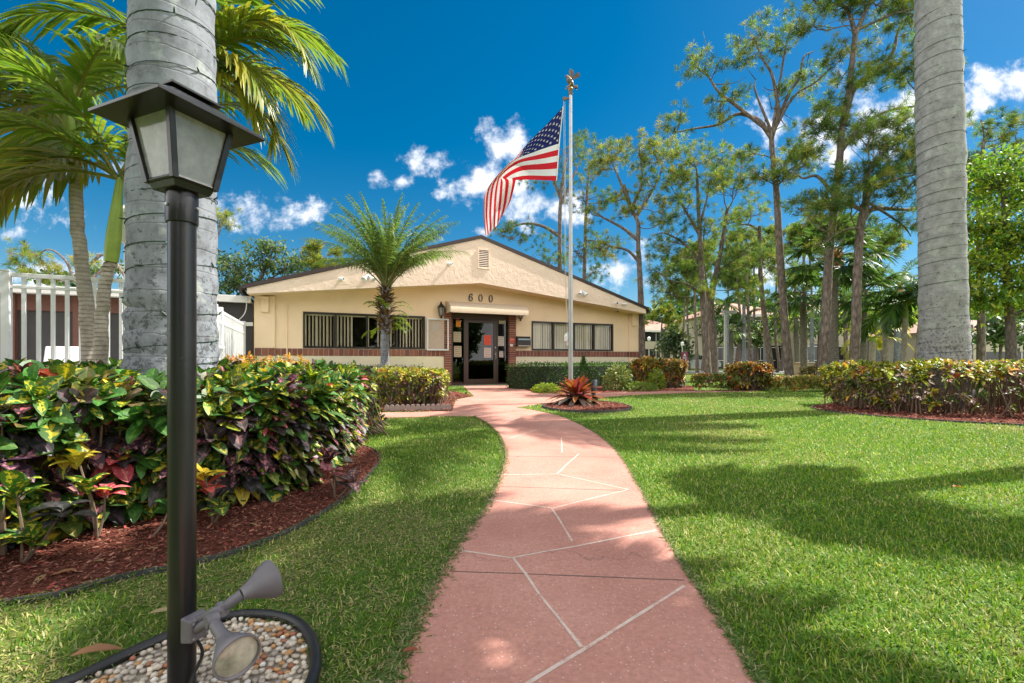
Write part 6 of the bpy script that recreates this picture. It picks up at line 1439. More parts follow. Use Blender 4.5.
pine('broad pine with heavy horizontal limbs just left of the right royal palm', 13.8, [(852.5, 378), (852, 330), (853, 280), (856, 230), (857, 205), (858, 180)], 11.5, 7.5, [(862, 150, 26, 14, 16), (890, 150, 26, 14, 16), (905, 170, 22, 12, 13), (870, 180, 24, 12, 13), (845, 185, 18, 10, 14), (900, 195, 22, 10, 18), (915, 140, 18, 12, 14), (832, 200, 18, 9, 12), (815, 215, 18, 8, 10), (900, 225, 16, 7, 7), (880, 130, 20, 10, 14), (822, 245, 12, 7, 5)], 209,
     limbs=[(.7, 7, [(857, 222), (870, 210), (890, 207), (918, 206), (950, 200)]), (-.5, 5, [(857, 200), (868, 190), (880, 188), (905, 182)]), (.4, 4.5, [(856, 215), (840, 205), (820, 206), (800, 208)]), (-.3, 3, [(856, 232), (840, 232), (822, 240)]), (.5, 3, [(885, 208), (898, 225), (915, 235)])], dead=12)
pine('dense green pine in the gap between the tallest pine and the broad one', 24, [(845, 372), (845, 300), (844, 250), (843, 215)], 5, 2.5, [(835, 205, 22, 12, 9), (848, 180, 20, 12, 7), (800, 250, 18, 12, 10), (860, 232, 18, 10, 8)], 210, pal='d')
k = 0
for x, w, yt, Y_, desc in ((697, 4.2, 262, 33, 'thin far pine left of the twin stems'), (741, 3.4, 258, 36, 'thinnest far pine just right of the lamp pole'), (749, 4.2, 236, 31, 'slim far pine second right of the lamp pole'), (757, 3.6, 262, 38, 'thin far pine third right of the lamp pole'), (689, 3.2, 282, 42, 'far short crowned pine beside the maroon sign'), (736, 4, 278, 40, 'far leaning pine behind the lamp pole'), (803, 4.5, 225, 30, 'far pine between the two nearest big trunks'), (796, 4, 275, 41, 'farthest slim pine near the condo building'), (703, 3.2, 250, 37, 'slim far pine hiding behind the left twin stem'), (776, 3.4, 240, 34, 'thin straight pine just left of the half bare pine'), (731, 3, 268, 43, 'far straight stem immediately right of the lamp pole'), (682, 3, 272, 40, 'thin leaning pine left of the twin stems near the bush'), (813, 3.4, 236, 32, 'thin straight pine touching the left side of the tallest pine'), (868, 4, 225, 27, 'straight pine just right of the broad pine'), (889, 3.6, 240, 30, 'slim pine rising behind the feather palm crowns')):
    r_ = np.random.default_rng(300 + k); pine(desc, Y_, [(x, 365), (x + r_.normal(0, 2), 320), (x + r_.normal(0, 3), yt)], w, w * .45, [(x + r_.normal(0, 8), yt + r_.uniform(-14, 22), 14, 9, 8) for _ in range(5)], 310 + k, nl=.34, nw=.035, tufts=6, pal='pdp'[k % 3]); k += 1
pine('rounded far pine seen low between clubhouse corner and twin pines', 48, [(664, 362), (663, 335), (664, 318)], 3.2, 1.5, [(652, 320, 10, 5, 6), (664, 312, 14, 6, 9), (678, 320, 12, 6, 7), (668, 328, 14, 5, 6)], 330, nl=.45, nw=.05, tufts=7, pal='y')
# right of the royal palm and left side
pine('pale needled pine behind the leafy tree at the right frame edge', 15.5, [(986, 372), (985, 300), (984, 220), (986, 140)], 9, 3, [(985, 125, 16, 10, 10), (1000, 150, 24, 16, 20), (975, 160, 16, 12, 10), (1018, 130, 16, 12, 12), (990, 195, 24, 14, 14), (972, 205, 12, 10, 7), (1030, 165, 20, 12, 10)], 340)
pine('sparse twisted pine branch crown behind the pavilion at far left', 17, [(150, 362), (140, 300), (120, 262), (100, 255)], 7, 2.5, [(40, 262, 12, 7, 4), (30, 255, 10, 6, 3), (55, 275, 10, 5, 3), (92, 265, 12, 5, 3), (20, 265, 8, 5, 2)], 341, limbs=[(.2, 3.5, [(120, 262), (85, 285), (70, 262), (52, 250), (35, 258)]), (-.2, 3, [(100, 275), (75, 282), (55, 272)])], pal='y', tufts=6)
pine('yellow green pine top above the left roof slope', 30, [(322, 300), (320, 270), (318, 255)], 4, 2, [(312, 252, 12, 8, 9), (325, 258, 14, 9, 10), (335, 266, 12, 7, 7), (305, 262, 8, 7, 5), (316, 270, 14, 8, 8)], 342, pal='y', nl=.34, nw=.03)
pine('pine top with drooping tips directly right of the royal palm trunk', 20, [(205, 345), (208, 280), (212, 240)], 6, 3, [(215, 222, 12, 8, 6), (222, 215, 10, 6, 4)], 343, pal='y')

def broadleaf(label, Y, trunk, w0, w1, blobs, seed, pal, leaf=.2, per=26, name='broadleaf_tree', cat='tree', group=None, limbs=(), clump=.5, mat='leaf', bark='oak_bark', flat=.75):
    rg = np.random.default_rng(seed); s = Y / F; tp = np.array([P(trunk[0][0], Y0, Y) * [1, 1, 0]] + [P(x, y, Y) for x, y in trunk]); t = thing(name, label, cat, tp[0], group)
    tb = MB(); pth = smoothpath(tp, 5); rad = np.interp(np.linspace(0, 1, len(pth)), [0, 1], [w0 * s / 2, w1 * s / 2]); tb.tube(pth, rad, 10); C = []; T = []
    for bl in blobs:
        cx_, cy_, rx, ry, nc = bl[:5]; c = P(cx_, cy_, Y); c[1] += bl[5] if len(bl) > 5 else 0; R3 = np.array([rx * s, rx * s * .9, ry * s])
        j = int(np.argmin(np.linalg.norm(pth - c, axis=1) + 1.5 * np.maximum(0, pth[:, 2] - c[2] + .3))); p0 = pth[j]; u = np.linspace(0, 1, 6)[:, None]; L = np.linalg.norm(c - p0)
        mp_ = p0 + (c - p0) * u + rg.normal(0, .07 * L, 3) * np.sin(u * math.pi); tb.tube(mp_, np.linspace(min(rad[j] * .6, .09), .02, 6), 6, cap=False)
        for k in range(nc):
            e = nrm(rg.normal(0, 1, 3)) * rg.uniform(.25, 1) ** .5; q = c + e * R3; st = mp_[rg.integers(2, 6)]; tb.tube([st, (st + q) / 2 + rg.normal(0, .06 * L + .02, 3), q], [.02, .014, .006], 5, cap=False); C.append(q); T.append(e)
    tb.build('trunk', M[bark], t, smooth=True, angle=60); C, T = np.array(C), np.array(T); n = len(C); ix = np.repeat(np.arange(n), per)
    pt = C[ix] + rg.normal(0, 1, (len(ix), 3)) * clump * np.array([1, 1, flat]) * .55; d = nrm(rg.normal(0, 1, (len(ix), 3)) + T[ix] * .5 + [0, 0, -.1]); c = (pick(rg, n, pal)[0][ix]) * rg.uniform(.75, 1.25, (len(ix), 1))
    m = MB(); m.strips(pt, d, rg.normal(0, .6, (len(ix), 3)) + [0, 0, 1.0], leaf * rg.uniform(.6, 1.3, len(ix)), leaf * .5, OVAL, droop=.25, fold=.2, col=c); m.build('crown', M[mat], t); return t
OAK = [(3, (.07, .12, .045), 0), (2, (.12, .17, .06), 0), (1.4, (.04, .075, .03), 0), (1, (.2, .25, .12), 0)]
SEA = [(3, (.14, .27, .03), 0), (2.4, (.25, .36, .035), 0), (1.6, (.36, .40, .04), 0), (.8, (.06, .14, .02), 0)]
MID = [(3, (.05, .11, .025), 0), (2, (.09, .15, .035), 0), (1.5, (.15, .2, .05), 0)]
broadleaf('grey green oak crown rising over the pavilion left of the clubhouse', 29, [(262, 352), (262, 310), (258, 285)], 9, 6, [(235, 270, 20, 16, 20), (262, 258, 24, 16, 24), (288, 265, 20, 16, 20), (250, 284, 30, 10, 20), (220, 285, 16, 10, 10), (302, 280, 16, 10, 10), (275, 246, 14, 8, 8)], 351, OAK, .24, 30)
broadleaf('bright leafy tree with layered yellow green boughs at the right frame edge', 11.2, [(1012, 372), (1010, 320), (1006, 260), (1004, 200)], 11, 4, [(995, 180, 26, 9, 18), (1020, 200, 30, 10, 22), (985, 225, 26, 9, 18), (1015, 240, 34, 10, 26), (990, 265, 28, 10, 20), (1030, 280, 30, 10, 20), (1000, 300, 28, 9, 16), (975, 290, 14, 8, 7), (1035, 170, 22, 10, 14), (1050, 230, 34, 14, 24), (1010, 160, 18, 7, 9), (1060, 300, 30, 12, 16)], 352, SEA, .115, 54, flat=.45, clump=.5)
broadleaf('green bushy tree seen left of the pavilion under the fence rail', 24, [(12, 362), (14, 335)], 7, 5, [(10, 305, 18, 14, 16), (30, 318, 16, 12, 12), (-10, 320, 18, 14, 12), (15, 338, 20, 10, 10)], 353, MID, .25, 26)
broadleaf('low green crown just above the pavilion roof left of the slender palms', 26, [(55, 360), (58, 300)], 6, 5, [(48, 276, 16, 6, 10), (70, 280, 16, 5, 9), (95, 272, 12, 5, 7), (120, 270, 10, 5, 6)], 354, MID, .25, 24)
broadleaf('soft grey green tree beyond the clubhouse corner and the orange croton bush', 40, [(674, 366), (674, 350)], 3, 2, [(668, 342, 10, 6, 8), (680, 340, 11, 7, 10), (674, 332, 8, 5, 6), (661, 350, 8, 5, 6), (684, 350, 8, 6, 6)], 355, OAK, .4, 22)
broadleaf('small round green tree in front of the condo between far pine stems', 36, [(757, 366), (757, 345)], 3, 2.2, [(750, 338, 10, 6, 8), (764, 336, 11, 7, 10), (757, 328, 9, 5, 7)], 356, MID, .36, 22)
broadleaf('low bright tree behind the palm grove left of the right royal palm', 26, [(884, 366), (886, 340)], 4, 3, [(870, 315, 16, 7, 10), (890, 305, 18, 8, 12), (905, 318, 14, 7, 9), (860, 328, 12, 6, 6)], 357, SEA, .26, 24)
broadleaf('leafy tree trunk pair at the right edge, thinner one, under the layered boughs', 17, [(962, 366), (960, 320), (962, 270)], 8, 5, [(958, 265, 18, 10, 10), (975, 250, 16, 9, 9), (970, 285, 14, 8, 7)], 358, SEA, .22, 24)
broadleaf('distant rounded tree beside the far left condo roofs', 55, [(700, 362), (700, 345)], 2.4, 1.8, [(694, 338, 9, 6, 8), (706, 340, 9, 6, 8)], 359, MID, .5, 20)

for k, (px_, py_, Y_, lab) in enumerate(((712, 318, 40, 'leafy background tree between twin pines and lamp pole'), (738, 328, 44, 'dark background tree right of the lamp pole'), (782, 316, 38, 'background tree behind the half bare pine trunk'), (818, 322, 34, 'background tree left of the tallest pine base'), (845, 318, 37, 'background tree between the two nearest big pine trunks'), (868, 308, 33, 'background tree right of the broad pine trunk'), (925, 300, 30, 'background tree left of the right royal palm'), (1000, 330, 22, 'low bushy tree under the boughs at the right edge'))):
    broadleaf(lab, Y_, [(px_, 364), (px_ + 1, py_ + 12)], 3, 2.2, [(px_ - 8, py_ + 6, 12, 8, 9), (px_ + 9, py_ + 5, 12, 8, 9), (px_, py_ - 5, 10, 7, 8)], 370 + k, (MID, OAK, SEA)[k % 3], .3, 24)

# distant tree line: one mass of foliage closing the view
rgd = np.random.default_rng(77); b = MB(); n = 26000
x = rgd.uniform(-110, 130, n); z = rgd.uniform(0, 1, n); hgt = 7.5 + 5 * vnoise(np.stack([x, x * 0], 1), 7, 5) + 2 * vnoise(np.stack([x, x * 0], 1), 2.3, 6)
pt = np.stack([x, 78 + rgd.uniform(-3, 3, n), z ** .8 * hgt], 1); c = pick(rgd, n, MID)[0]
b.strips(pt, nrm(rgd.normal(0, 1, (n, 3))), rgd.normal(0, 1, (n, 3)), 1.3 * rgd.uniform(.5, 1.2, n), .7, OVAL, fold=.2, col=c)
kind(b.build('far_tree_line', M['leaf'], origin=(0, 78, 0)), 'stuff', 'hazy line of far green trees closing the view', 'trees')

# --- fan palms
def fanleaf(mb, base, az, el, pet, R_, rng, cA, cB, nseg=20):
    d = np.array([math.cos(el) * math.cos(az), math.cos(el) * math.sin(az), math.sin(el)]); p1 = base + d * pet + [0, 0, -.12 * pet]; mb.tube([base, base + d * pet * .5, p1], [.02, .015, .01], 4, col=(.2, .24, .06), cap=False)
    side = nrm(np.cross(d, [0, 0, 1.0])); up = np.cross(side, d); a = np.linspace(-1.75, 1.75, nseg) + rng.normal(0, .04, nseg)
    dd = d * np.cos(a)[:, None] + side * np.sin(a)[:, None] + up * .12; k = rng.uniform(0, 1, (nseg, 1)); c = (np.array(cA) * (1 - k) + np.array(cB) * k) * rng.uniform(.8, 1.2, (nseg, 1))
    mb.strips(np.repeat([p1], nseg, 0), dd, up, R_ * (1 - .18 * np.abs(a)) * rng.uniform(.9, 1.05, nseg), R_ * .12, [(0, .3), (.4, 1), (.75, .6), (1, .05)], droop=rng.uniform(.25, .7, nseg), fold=.3, col=c)
def sabal(label, Y, px, ybase, ytop, w, n, seed, booty=None, R_=.95, pet=.9, pal=(DARKG, (.10, .16, .045))):
    rg = np.random.default_rng(seed); s = Y / F; base = P(px[0], Y0, Y) * [1, 1, 0]; top = P(px[1], ytop, Y); t = thing('cabbage_palm', label, 'palm tree', base, 'fan palms in the grove')
    b = MB(); stem_tube(b, [base, base * .5 + top * .5 + [rg.normal(0, .05), 0, 0], top], [w * s * .55, w * s * .5, w * s * .48], 12); b.build('trunk', M['sabal_bark'], t, smooth=True)
    if booty:
        z0 = P(0, booty, Y)[2]; b = MB(); m = 170; a = rg.uniform(0, 6.28, m); z = rg.uniform(z0, top[2] + .1, m); r = w * s * .5; u = np.clip((z - base[2]) / (top[2] - base[2]), 0, 1)[:, None]; c = base[None] * (1 - u) + top[None] * u; c[:, 2] = z
        b.strips(c + np.stack([r * .8 * np.cos(a), r * .8 * np.sin(a), 0 * a], 1), np.stack([np.cos(a) * .6, np.sin(a) * .6, np.ones(m)], 1), np.stack([-np.cos(a), -np.sin(a), 0 * a + .3], 1), rg.uniform(.2, .36, m), .1, [(0, 1), (.5, .8), (1, .15)], fold=.4, col=np.array([(.30, .15, .06), (.20, .10, .05), (.36, .2, .09)])[rg.integers(0, 3, m)]); b.build('leaf_base_boots', M['leaf'], t)
    m = MB()
    for k in range(n): fanleaf(m, top + rg.normal(0, .05, 3), k * 2.39996, 1.35 - 2.0 * (k / n) + rg.normal(0, .08), pet * rg.uniform(.8, 1.15), R_ * rg.uniform(.85, 1.1), rg, *pal)
    m.build('crown', M['palm'], t); return t
sabal('cabbage palm with orange brown boots between the tallest pine and the broad pine', 16.5, (832.5, 833.5), 366, 258, 10.5, 30, 401, booty=276, R_=1.0, pet=1.05)
sabal('cabbage palm with a smooth grey stem and drooping skirt right of the half bare pine', 21, (804, 803), 366, 292, 6.2, 26, 402)
sabal('cabbage palm crown showing behind the broad pine trunk', 19, (862, 864), 366, 290, 6, 26, 403)
sabal('small far fan palm nearest the gray lamp pole', 34, (731, 731), 366, 330, 4.5, 20, 404)
sabal('far fan palm in front of the condo right of the half bare pine trunk', 30, (797, 796), 366, 318, 4, 18, 405, R_=.8)
# feather palms in the grove
def feather(label, Y, px, ytop, w, n, seed, L=1.9, shaft=0, cA=GREEN, cB=LIME, el0=1.2, name='feather_palm', bark='slender_bark', droop=1.5, shaft_col=(.22, .3, .06), ll=.5):
    rg = np.random.default_rng(seed); s = Y / F; base = P(px[0], Y0, Y) * [1, 1, 0]; top = P(px[1], ytop, Y); sh = top + [0, 0, shaft]; t = thing(name, label, 'palm tree', base, 'feather palms in the grove')
    b = MB(); stem_tube(b, [base, base * .5 + top * .5, top], [w * s * .6, w * s * .5, w * s * .45], 12); b.build('trunk', M[bark], t, smooth=True)
    if shaft: b = MB(); b.tube(np.linspace(top, sh, 5), [w * s * .5, w * s * .58, w * s * .55, w * s * .4, w * s * .25], 12); b.build('crownshaft', paint('crownshaft', shaft_col, .5, var=.2), t, smooth=True)
    for k in range(n):
        m = MB(); frond(m, sh + rg.normal(0, .02, 3), k * 2.39996 + rg.uniform(-.2, .2), el0 - 1.3 * k / n + rg.normal(0, .08), L * rg.uniform(.85, 1.1), droop * rg.uniform(.8, 1.2), 22, ll, .06, rg, cA, cB, rw=.02, ldroop=.5); m.build('frond', M['palm'], t)
    return t
feather('feather palm with a dark dense arching crown just left of the right royal palm', 15.5, (903, 905), 318, 5, 14, 411, 1.7, .5, DARKG, GREEN)
feather('leaning feather palm touching the left side of the right royal palm', 15, (914, 922), 312, 5, 12, 412, 1.6, .45, DARKG, GREEN)
feather('feather palm with a thin dark stem left of the two dark crowned ones', 16.5, (888, 884), 322, 4.5, 12, 413, 1.6, .4, DARKG, GREEN)
feather('tall blue green royal palm with an orange crownshaft beyond the feather palms', 24, (898, 900), 318, 8, 12, 414, 2.6, 1.9, (.07, .14, .06), (.13, .2, .1), name='royal_palm', bark='royal_bark', shaft_col=(.45, .22, .04), ll=.6)
feather('small palm with one yellow arching frond near the condo', 22, (872, 874), 342, 4, 7, 415, 1.9, .2, (.3, .3, .04), (.45, .38, .04), el0=1.0)
for k, (x, yt, w, Y_, lab) in enumerate(((765, 318, 3.2, 30, 'slim grey palm stem behind the half bare pine'), (727, 312, 3.6, 31, 'whitish palm stem beside the gray lamp pole'), (744, 305, 3.4, 33, 'pale palm stem among thin pines right of the lamp pole'), (812, 318, 3.6, 27, 'pale slim palm left of the booted cabbage palm'), (878, 330, 4, 25, 'grey palm stem left of the yellow frond'))):
    feather(lab, Y_, (x, x), yt, w, 10, 420 + k, 1.6, .5, DARKG, GREEN, bark='royal_bark')

# ------------------------------------------------------------------ condos, street things
def condo(label, x0, x1, Y, zt, rise, seed, nwin, rot=0.0):
    o = P((x0 + x1) / 2, Y0, Y) * [1, 1, 0]; f = Frame(o, (math.cos(rot), math.sin(rot))); L = (x1 - x0) * Y / F; t = thing('condo_building', label, 'building', o, 'two storey condos beyond the pines')
    b = MB(); b.box(-L / 2, L / 2, 0, 11, 0, zt, f); b.build('wall', M['cond_wall'], t)
    e = .6; v = f(np.array([[-L / 2 - e, -e, zt], [L / 2 + e, -e, zt], [L / 2 + e, 11 + e, zt], [-L / 2 - e, 11 + e, zt], [-L / 2 + 4, 5.5, zt + rise], [L / 2 - 4, 5.5, zt + rise]])); b = MB(); b.add(v, q=[[0, 1, 5, 4], [2, 3, 4, 5]], t=[[1, 2, 5], [3, 0, 4]]); b.add(v[:4], q=[[3, 2, 1, 0]]); b.build('roof', M['cond_roof'], t)
    b = MB(); b.box(-L / 2 - e - .03, L / 2 + e + .03, -e - .05, -e + .01, zt - .22, zt + .03, f); b.build('fascia', M['white_trim'], t)
    for r_ in range(2):
        for i in range(nwin):
            u = -L / 2 + L * (i + .5) / nwin; z0 = .95 + r_ * zt / 2
            if i % 3 == 1:
                b = MB(); b.box(u - 1.3, u + 1.3, -.02, .05, z0 - .9, z0 + 1.5, f); w_ = b.build('balcony', M['dark_window'], t)
                b = MB(); b.box(u - 1.4, u + 1.4, -.12, -.03, z0 - .9, z0 + .05, f) if r_ else b.box(u - 1.4, u + 1.4, -.1, -.03, z0 + 1.5, z0 + 1.62, f); b.build('rail', M['cond_wall'], w_)
            else:
                b = MB(); b.box(u - .55, u + .55, -.04, .03, z0, z0 + 1.25, f); w_ = b.build('window', M['dark_window'], t)
                b = MB(); b.box(u - .65, u + .65, -.07, -.045, z0 - .08, z0 - .01, f); b.box(u - .65, u + .65, -.07, -.045, z0 + 1.26, z0 + 1.33, f); b.box(u - .03, u + .03, -.06, -.045, z0, z0 + 1.25, f); b.build('frame', M['white_trim'], w_)
condo('long cream condo with a reddish tiled roof behind the pine grove', 712, 800, 47, 5.6, 1.9, 1, 10, .05)
condo('cream condo with dark screened balconies behind the booted cabbage palm', 808, 912, 43, 5.4, 1.9, 2, 9, -.04)
condo('cream condo half hidden behind the right royal palm and leafy tree', 925, 1080, 36, 3.1, 1.5, 3, 9, -.08)
condo('far cream condo with orange roof just right of the clubhouse corner', 596, 684, 62, 5.0, 2.4, 4, 8, .1)
condo('distant orange roofed house seen through the left end of the fence', -60, 24, 34, 1.9, 1.1, 5, 5, .2)
# small pool house roof nearer the clubhouse corner
o = P(647, Y0, 33) * [1, 1, 0]
# parked car far down the street
def car(px, Y, rz, label):
    o = P(px, Y0, Y) * [1, 1, 0]; f = Frame(o, (math.cos(rz), math.sin(rz))); t = thing('parked_car', label, 'car', o)
    prof = [(-2.1, .35), (-2.15, .7), (-1.9, .9), (-1.3, .95), (-.75, 1.38), (.6, 1.42), (1.3, .98), (2.0, .85), (2.15, .6), (2.1, .32)]
    b = MB(); b.prism(f(np.array([[x, -.85, z] for x, z in prof])), f.v * 1.7); b.build('body', M['car_paint'], t, bevel=.06)
    b = MB(); w_ = [(-1.15, .97), (-.7, 1.32), (.55, 1.36), (1.1, 1.0)]
    for y in (-.858, .85): b.prism(f(np.array([[x, y, z] for x, z in w_])), f.v * .008)
    b.build('window', M['dark_window'], t)
    for x in (-1.35, 1.35):
        for y in (-.8, .8):
            b = MB(); b.lathe([(0, -.1), (.2, -.1), (.32, -.08), (.32, .08), (.2, .1), (0, .1)], f(np.array([x, y, .32])), f.v, 16); wh = b.build('wheel', M['rubber'], t, smooth=True)
            b = MB(); b.lathe([(0, -.012), (.19, -.01), (.19, .01), (0, .012)], f(np.array([x, y * 1.13, .32])), f.v, 12); b.build('rim', M['pole'], wh)
car(695, 44, .05, 'pale blue car parked far down the street behind the maroon sign')
# gray street lamp pole and small white lamp
def street_lamp(px, ytop, Y, r, label, head):
    o = P(px, Y0, Y) * [1, 1, 0]; h_ = P(px, ytop, Y)[2]; t = thing('street_lamp', label, 'street lamp', o); b = MB(); b.tube([o, o + [0, 0, h_]], [r, r * .75], 12); b.lathe([(0, 0), (r * 2, 0), (r * 2, .1), (0, .12)], o, sides=12); b.build('pole', M['pole'], t, smooth=True)
    b = MB(); b.lathe([(0, 0), (.04, 0), (.10, .05), (.10, .2), (.12, .21), (.04, .28), (0, .29)], o + [0, 0, h_], sides=12) if head else b.box(-.12, .6, -.12, .12, h_ - .02, h_ + .12, Frame(o, (1, .2))); b.build('lamp_head', M['white_metal'] if head else M['pole'], t)
street_lamp(725, 313, 23, .075, 'gray metal lamp pole standing among the pines right of the twin stems', False)
street_lamp(682.3, 346, 30, .05, 'short white post lamp behind the maroon sign', True)
street_lamp(649, 341, 30, .04, 'thin pale lamp pole right at the clubhouse corner', True)
# maroon sign
o = G(684.5, 385.5); t = thing('roadside_sign', 'square maroon sign with white symbol on a dark post beside the croton bush', 'sign', o); Ys = o[1]
z1 = P(0, 351.8, Ys)[2]; z0 = P(0, 359.4, Ys)[2]; w = 3.2 * Ys / F; f = Frame(o, (1, .1))
b = MB(); b.box(-.03, .03, .015, .06, 0, z1 - .02, f); b.build('post', M['dark_frame'], t)
b = MB(); b.box(-w, w, -.015, .012, z0, z1, f); b.build('panel', M['maroon'], t, bevel=.004)
b = MB(); hh = z1 - z0
b.prism(f(np.array([[-w * .5, -.02, z0 + hh * .42], [w * .5, -.02, z0 + hh * .42], [0, -.02, z0 + hh * .86]])), f.v * .003, col=(.6, .55, .55)); b.box(-w * .7, w * .7, -.02, -.0165, z0 + hh * .24, z0 + hh * .32, f, col=(.55, .5, .5)); b.box(-w * .6, w * .6, -.02, -.0165, z0 + hh * .1, z0 + hh * .17, f, col=(.55, .5, .5)); b.build('symbol', M['attr_paint'], t)
# tan utility box on the far lawn
o = P(802, Y0, 25) * [1, 1, 0]; t = thing('utility_box', 'tan utility box on the far lawn left of the big pine trunks', 'utility box', o); b = MB(); f = Frame(o, (1, .1)); b.box(-.45, .45, -.3, .3, 0, .75, f); b.build('cabinet', M['tan_box'], t, bevel=.02); b = MB(); b.box(-.5, .5, -.35, .35, .75, .8, f); b.build('lid', M['tan_box'], t, bevel=.01)

# ------------------------------------------------------------------ palms and trees standing outside the picture that shade the lawn
def shade_palm(base, hgt, label, seed, n=16, L=2.3, lean=(0, 0)):
    rg = np.random.default_rng(seed); top = np.array([base[0], base[1], hgt]); base = np.array([base[0] + lean[0], base[1] + lean[1], 0.0]); sh = top + [0, 0, .5]
    fs = [dict(base=sh, az=k * 2.39996, el=rg.uniform(-.2, 1.0), L=L * rg.uniform(.85, 1.1), droop=rg.uniform(1.0, 1.6), nl=34, ll=.55, lw=.055, rng=rg, cA=GREEN, cB=LIME) for k in range(n)]
    palm(label, 'feather_palm', [base, base * .5 + top * .5 + [.05, 0, -.2 * (lean[1] != 0)], top], [.13, .1, .09], sh, fs, M['slender_bark'], shaft=(top, sh, .1, .05))
SUN_AZ = nrm(np.array([.955, .297, 0])); SUN_EL = R(53)
def caster(px, py, h): return G(px, py) + SUN_AZ * h / math.tan(SUN_EL)
b0 = caster(815, 500, 6.6); shade_palm(b0, 6.1, 'feather palm beyond the right frame edge whose crown shades the lawn', 501, 12, 1.08)
b1 = caster(520, 655, 5.4); shade_palm(b1, 4.9, 'leaning feather palm nearest the viewer beyond the right frame edge', 502, 8, .8, lean=(.75, -3.1))
b2 = caster(300, 555, 9.4); shade_palm(b2, 8.9, 'tallest feather palm beyond the right frame edge, shading the path', 503, 11, 1.25)
# tree row behind the viewer (mirrored in the dark door glass)
for k in range(12):
    r_ = np.random.default_rng(600 + k); X = -30 + 5.6 * k + r_.uniform(-2, 2); Yb = -17 - r_.uniform(0, 7); hh = r_.uniform(9, 12.5); base = np.array([X, Yb, 0]); t = thing('broadleaf_tree', f'leafy tree in the row across the drive behind the viewer', 'tree', base, 'trees behind the viewer'); tb = MB(); tb.tube([base, base + [.1, 0, hh * .5]], [.2, .12], 10); n = 1500
    e = nrm(r_.normal(0, 1, (n, 3))) * r_.uniform(.3, 1, (n, 1)) ** .4; pt = base + [0, 0, hh * .53] + e * [3.6, 3.4, hh * .47]
    for j in range(10): tb.tube([base + [0, 0, hh * .4], pt[j]], [.08, .02], 5)
    tb.build('trunk', M['oak_bark'], t, smooth=True); m = MB(); m.strips(pt, nrm(r_.normal(0, 1, (n, 3))), r_.normal(0, 1, (n, 3)), .85, .5, OVAL, fold=.2, col=pick(r_, n, MID)[0]); m.build('crown', M['leaf'], t)

# ------------------------------------------------------------------ light, sky, camera
sun_dir = np.array([SUN_AZ[0] * math.cos(SUN_EL), SUN_AZ[1] * math.cos(SUN_EL), math.sin(SUN_EL)])
ld = bpy.data.lights.new('sun', 'SUN'); ld.energy = 5.0; ld.angle = R(.53); ld.color = (1, .95, .86)
so = bpy.data.objects.new('sun', ld); COL.objects.link(so); so.rotation_euler = Vector(-sun_dir).to_track_quat('-Z', 'Y').to_euler(); so.location = (20, 10, 40)
w = bpy.data.worlds.new('World'); sc.world = w; w.use_nodes = True; nt = w.node_tree; bg = nt.nodes['Background']
sky = nd(nt, 'ShaderNodeTexSky'); sky.sky_type = 'NISHITA'; sky.sun_disc = False; sky.sun_elevation = SUN_EL; sky.sun_rotation = math.atan2(SUN_AZ[0], SUN_AZ[1]); sky.air_density = 1.0; sky.dust_density = .35; sky.ozone_density = 2.4; sky.altitude = 0
SKY_STR = .10
hsv = nd(nt, 'ShaderNodeHueSaturation'); hsv.inputs['Saturation'].default_value = 1.52; hsv.inputs['Hue'].default_value = .490; hsv.inputs['Value'].default_value = .57; nt.links.new(sky.outputs[0], hsv.inputs['Color'])
gm_ = nd(nt, 'ShaderNodeTexCoord'); sx = nd(nt, 'ShaderNodeSeparateXYZ'); nt.links.new(gm_.outputs['Generated'], sx.inputs[0])
ym = nd(nt, 'ShaderNodeMath', operation='MAXIMUM'); nt.links.new(sx.outputs[1], ym.inputs[0]); ym.inputs[1].default_value = .02
dx = nd(nt, 'ShaderNodeMath', operation='DIVIDE'); nt.links.new(sx.outputs[0], dx.inputs[0]); nt.links.new(ym.outputs[0], dx.inputs[1])
dz = nd(nt, 'ShaderNodeMath', operation='DIVIDE'); nt.links.new(sx.outputs[2], dz.inputs[0]); nt.links.new(ym.outputs[0], dz.inputs[1])
cv = nd(nt, 'ShaderNodeCombineXYZ'); nt.links.new(dx.outputs[0], cv.inputs[0]); nt.links.new(dz.outputs[0], cv.inputs[1])
CL = [(504, 150, 16, 20, 1), (516, 140, 9, 22, 1), (488, 180, 26, 16, 1), (478, 188, 16, 12, 1), (535, 205, 34, 15, 1), (520, 185, 18, 16, 1), (492, 128, 8, 10, .8), (425, 160, 22, 10, .9), (440, 156, 12, 8, .8), (402, 183, 7, 8, .8), (380, 178, 8, 9, .8), (255, 215, 34, 13, 1), (240, 208, 24, 11, 1), (278, 220, 14, 6, .9), (1000, 92, 34, 16, 1), (1018, 82, 20, 14, 1), (985, 100, 22, 10, 1), (870, 128, 60, 24, 1), (840, 145, 34, 18, 1), (900, 115, 30, 20, 1), (940, 105, 34, 14, .9), (55, 168, 26, 9, .9), (12, 237, 16, 8, .9), (60, 270, 44, 10, .8), (618, 270, 22, 8, .9), (632, 255, 14, 8, .8), (645, 280, 18, 7, .8), (770, 272, 50, 13, .8), (810, 282, 40, 12, .8), (700, 330, 50, 10, .6), (505, 215, 16, 8, .7), (60, 220, 30, 5, .4), (488, 230, 10, 5, .6), (1015, 330, 60, 18, .5), (640, 240, 16, 5, .5), (1130, 120, 60, 26, 1), (-120, 180, 90, 24, .9)]
last = None
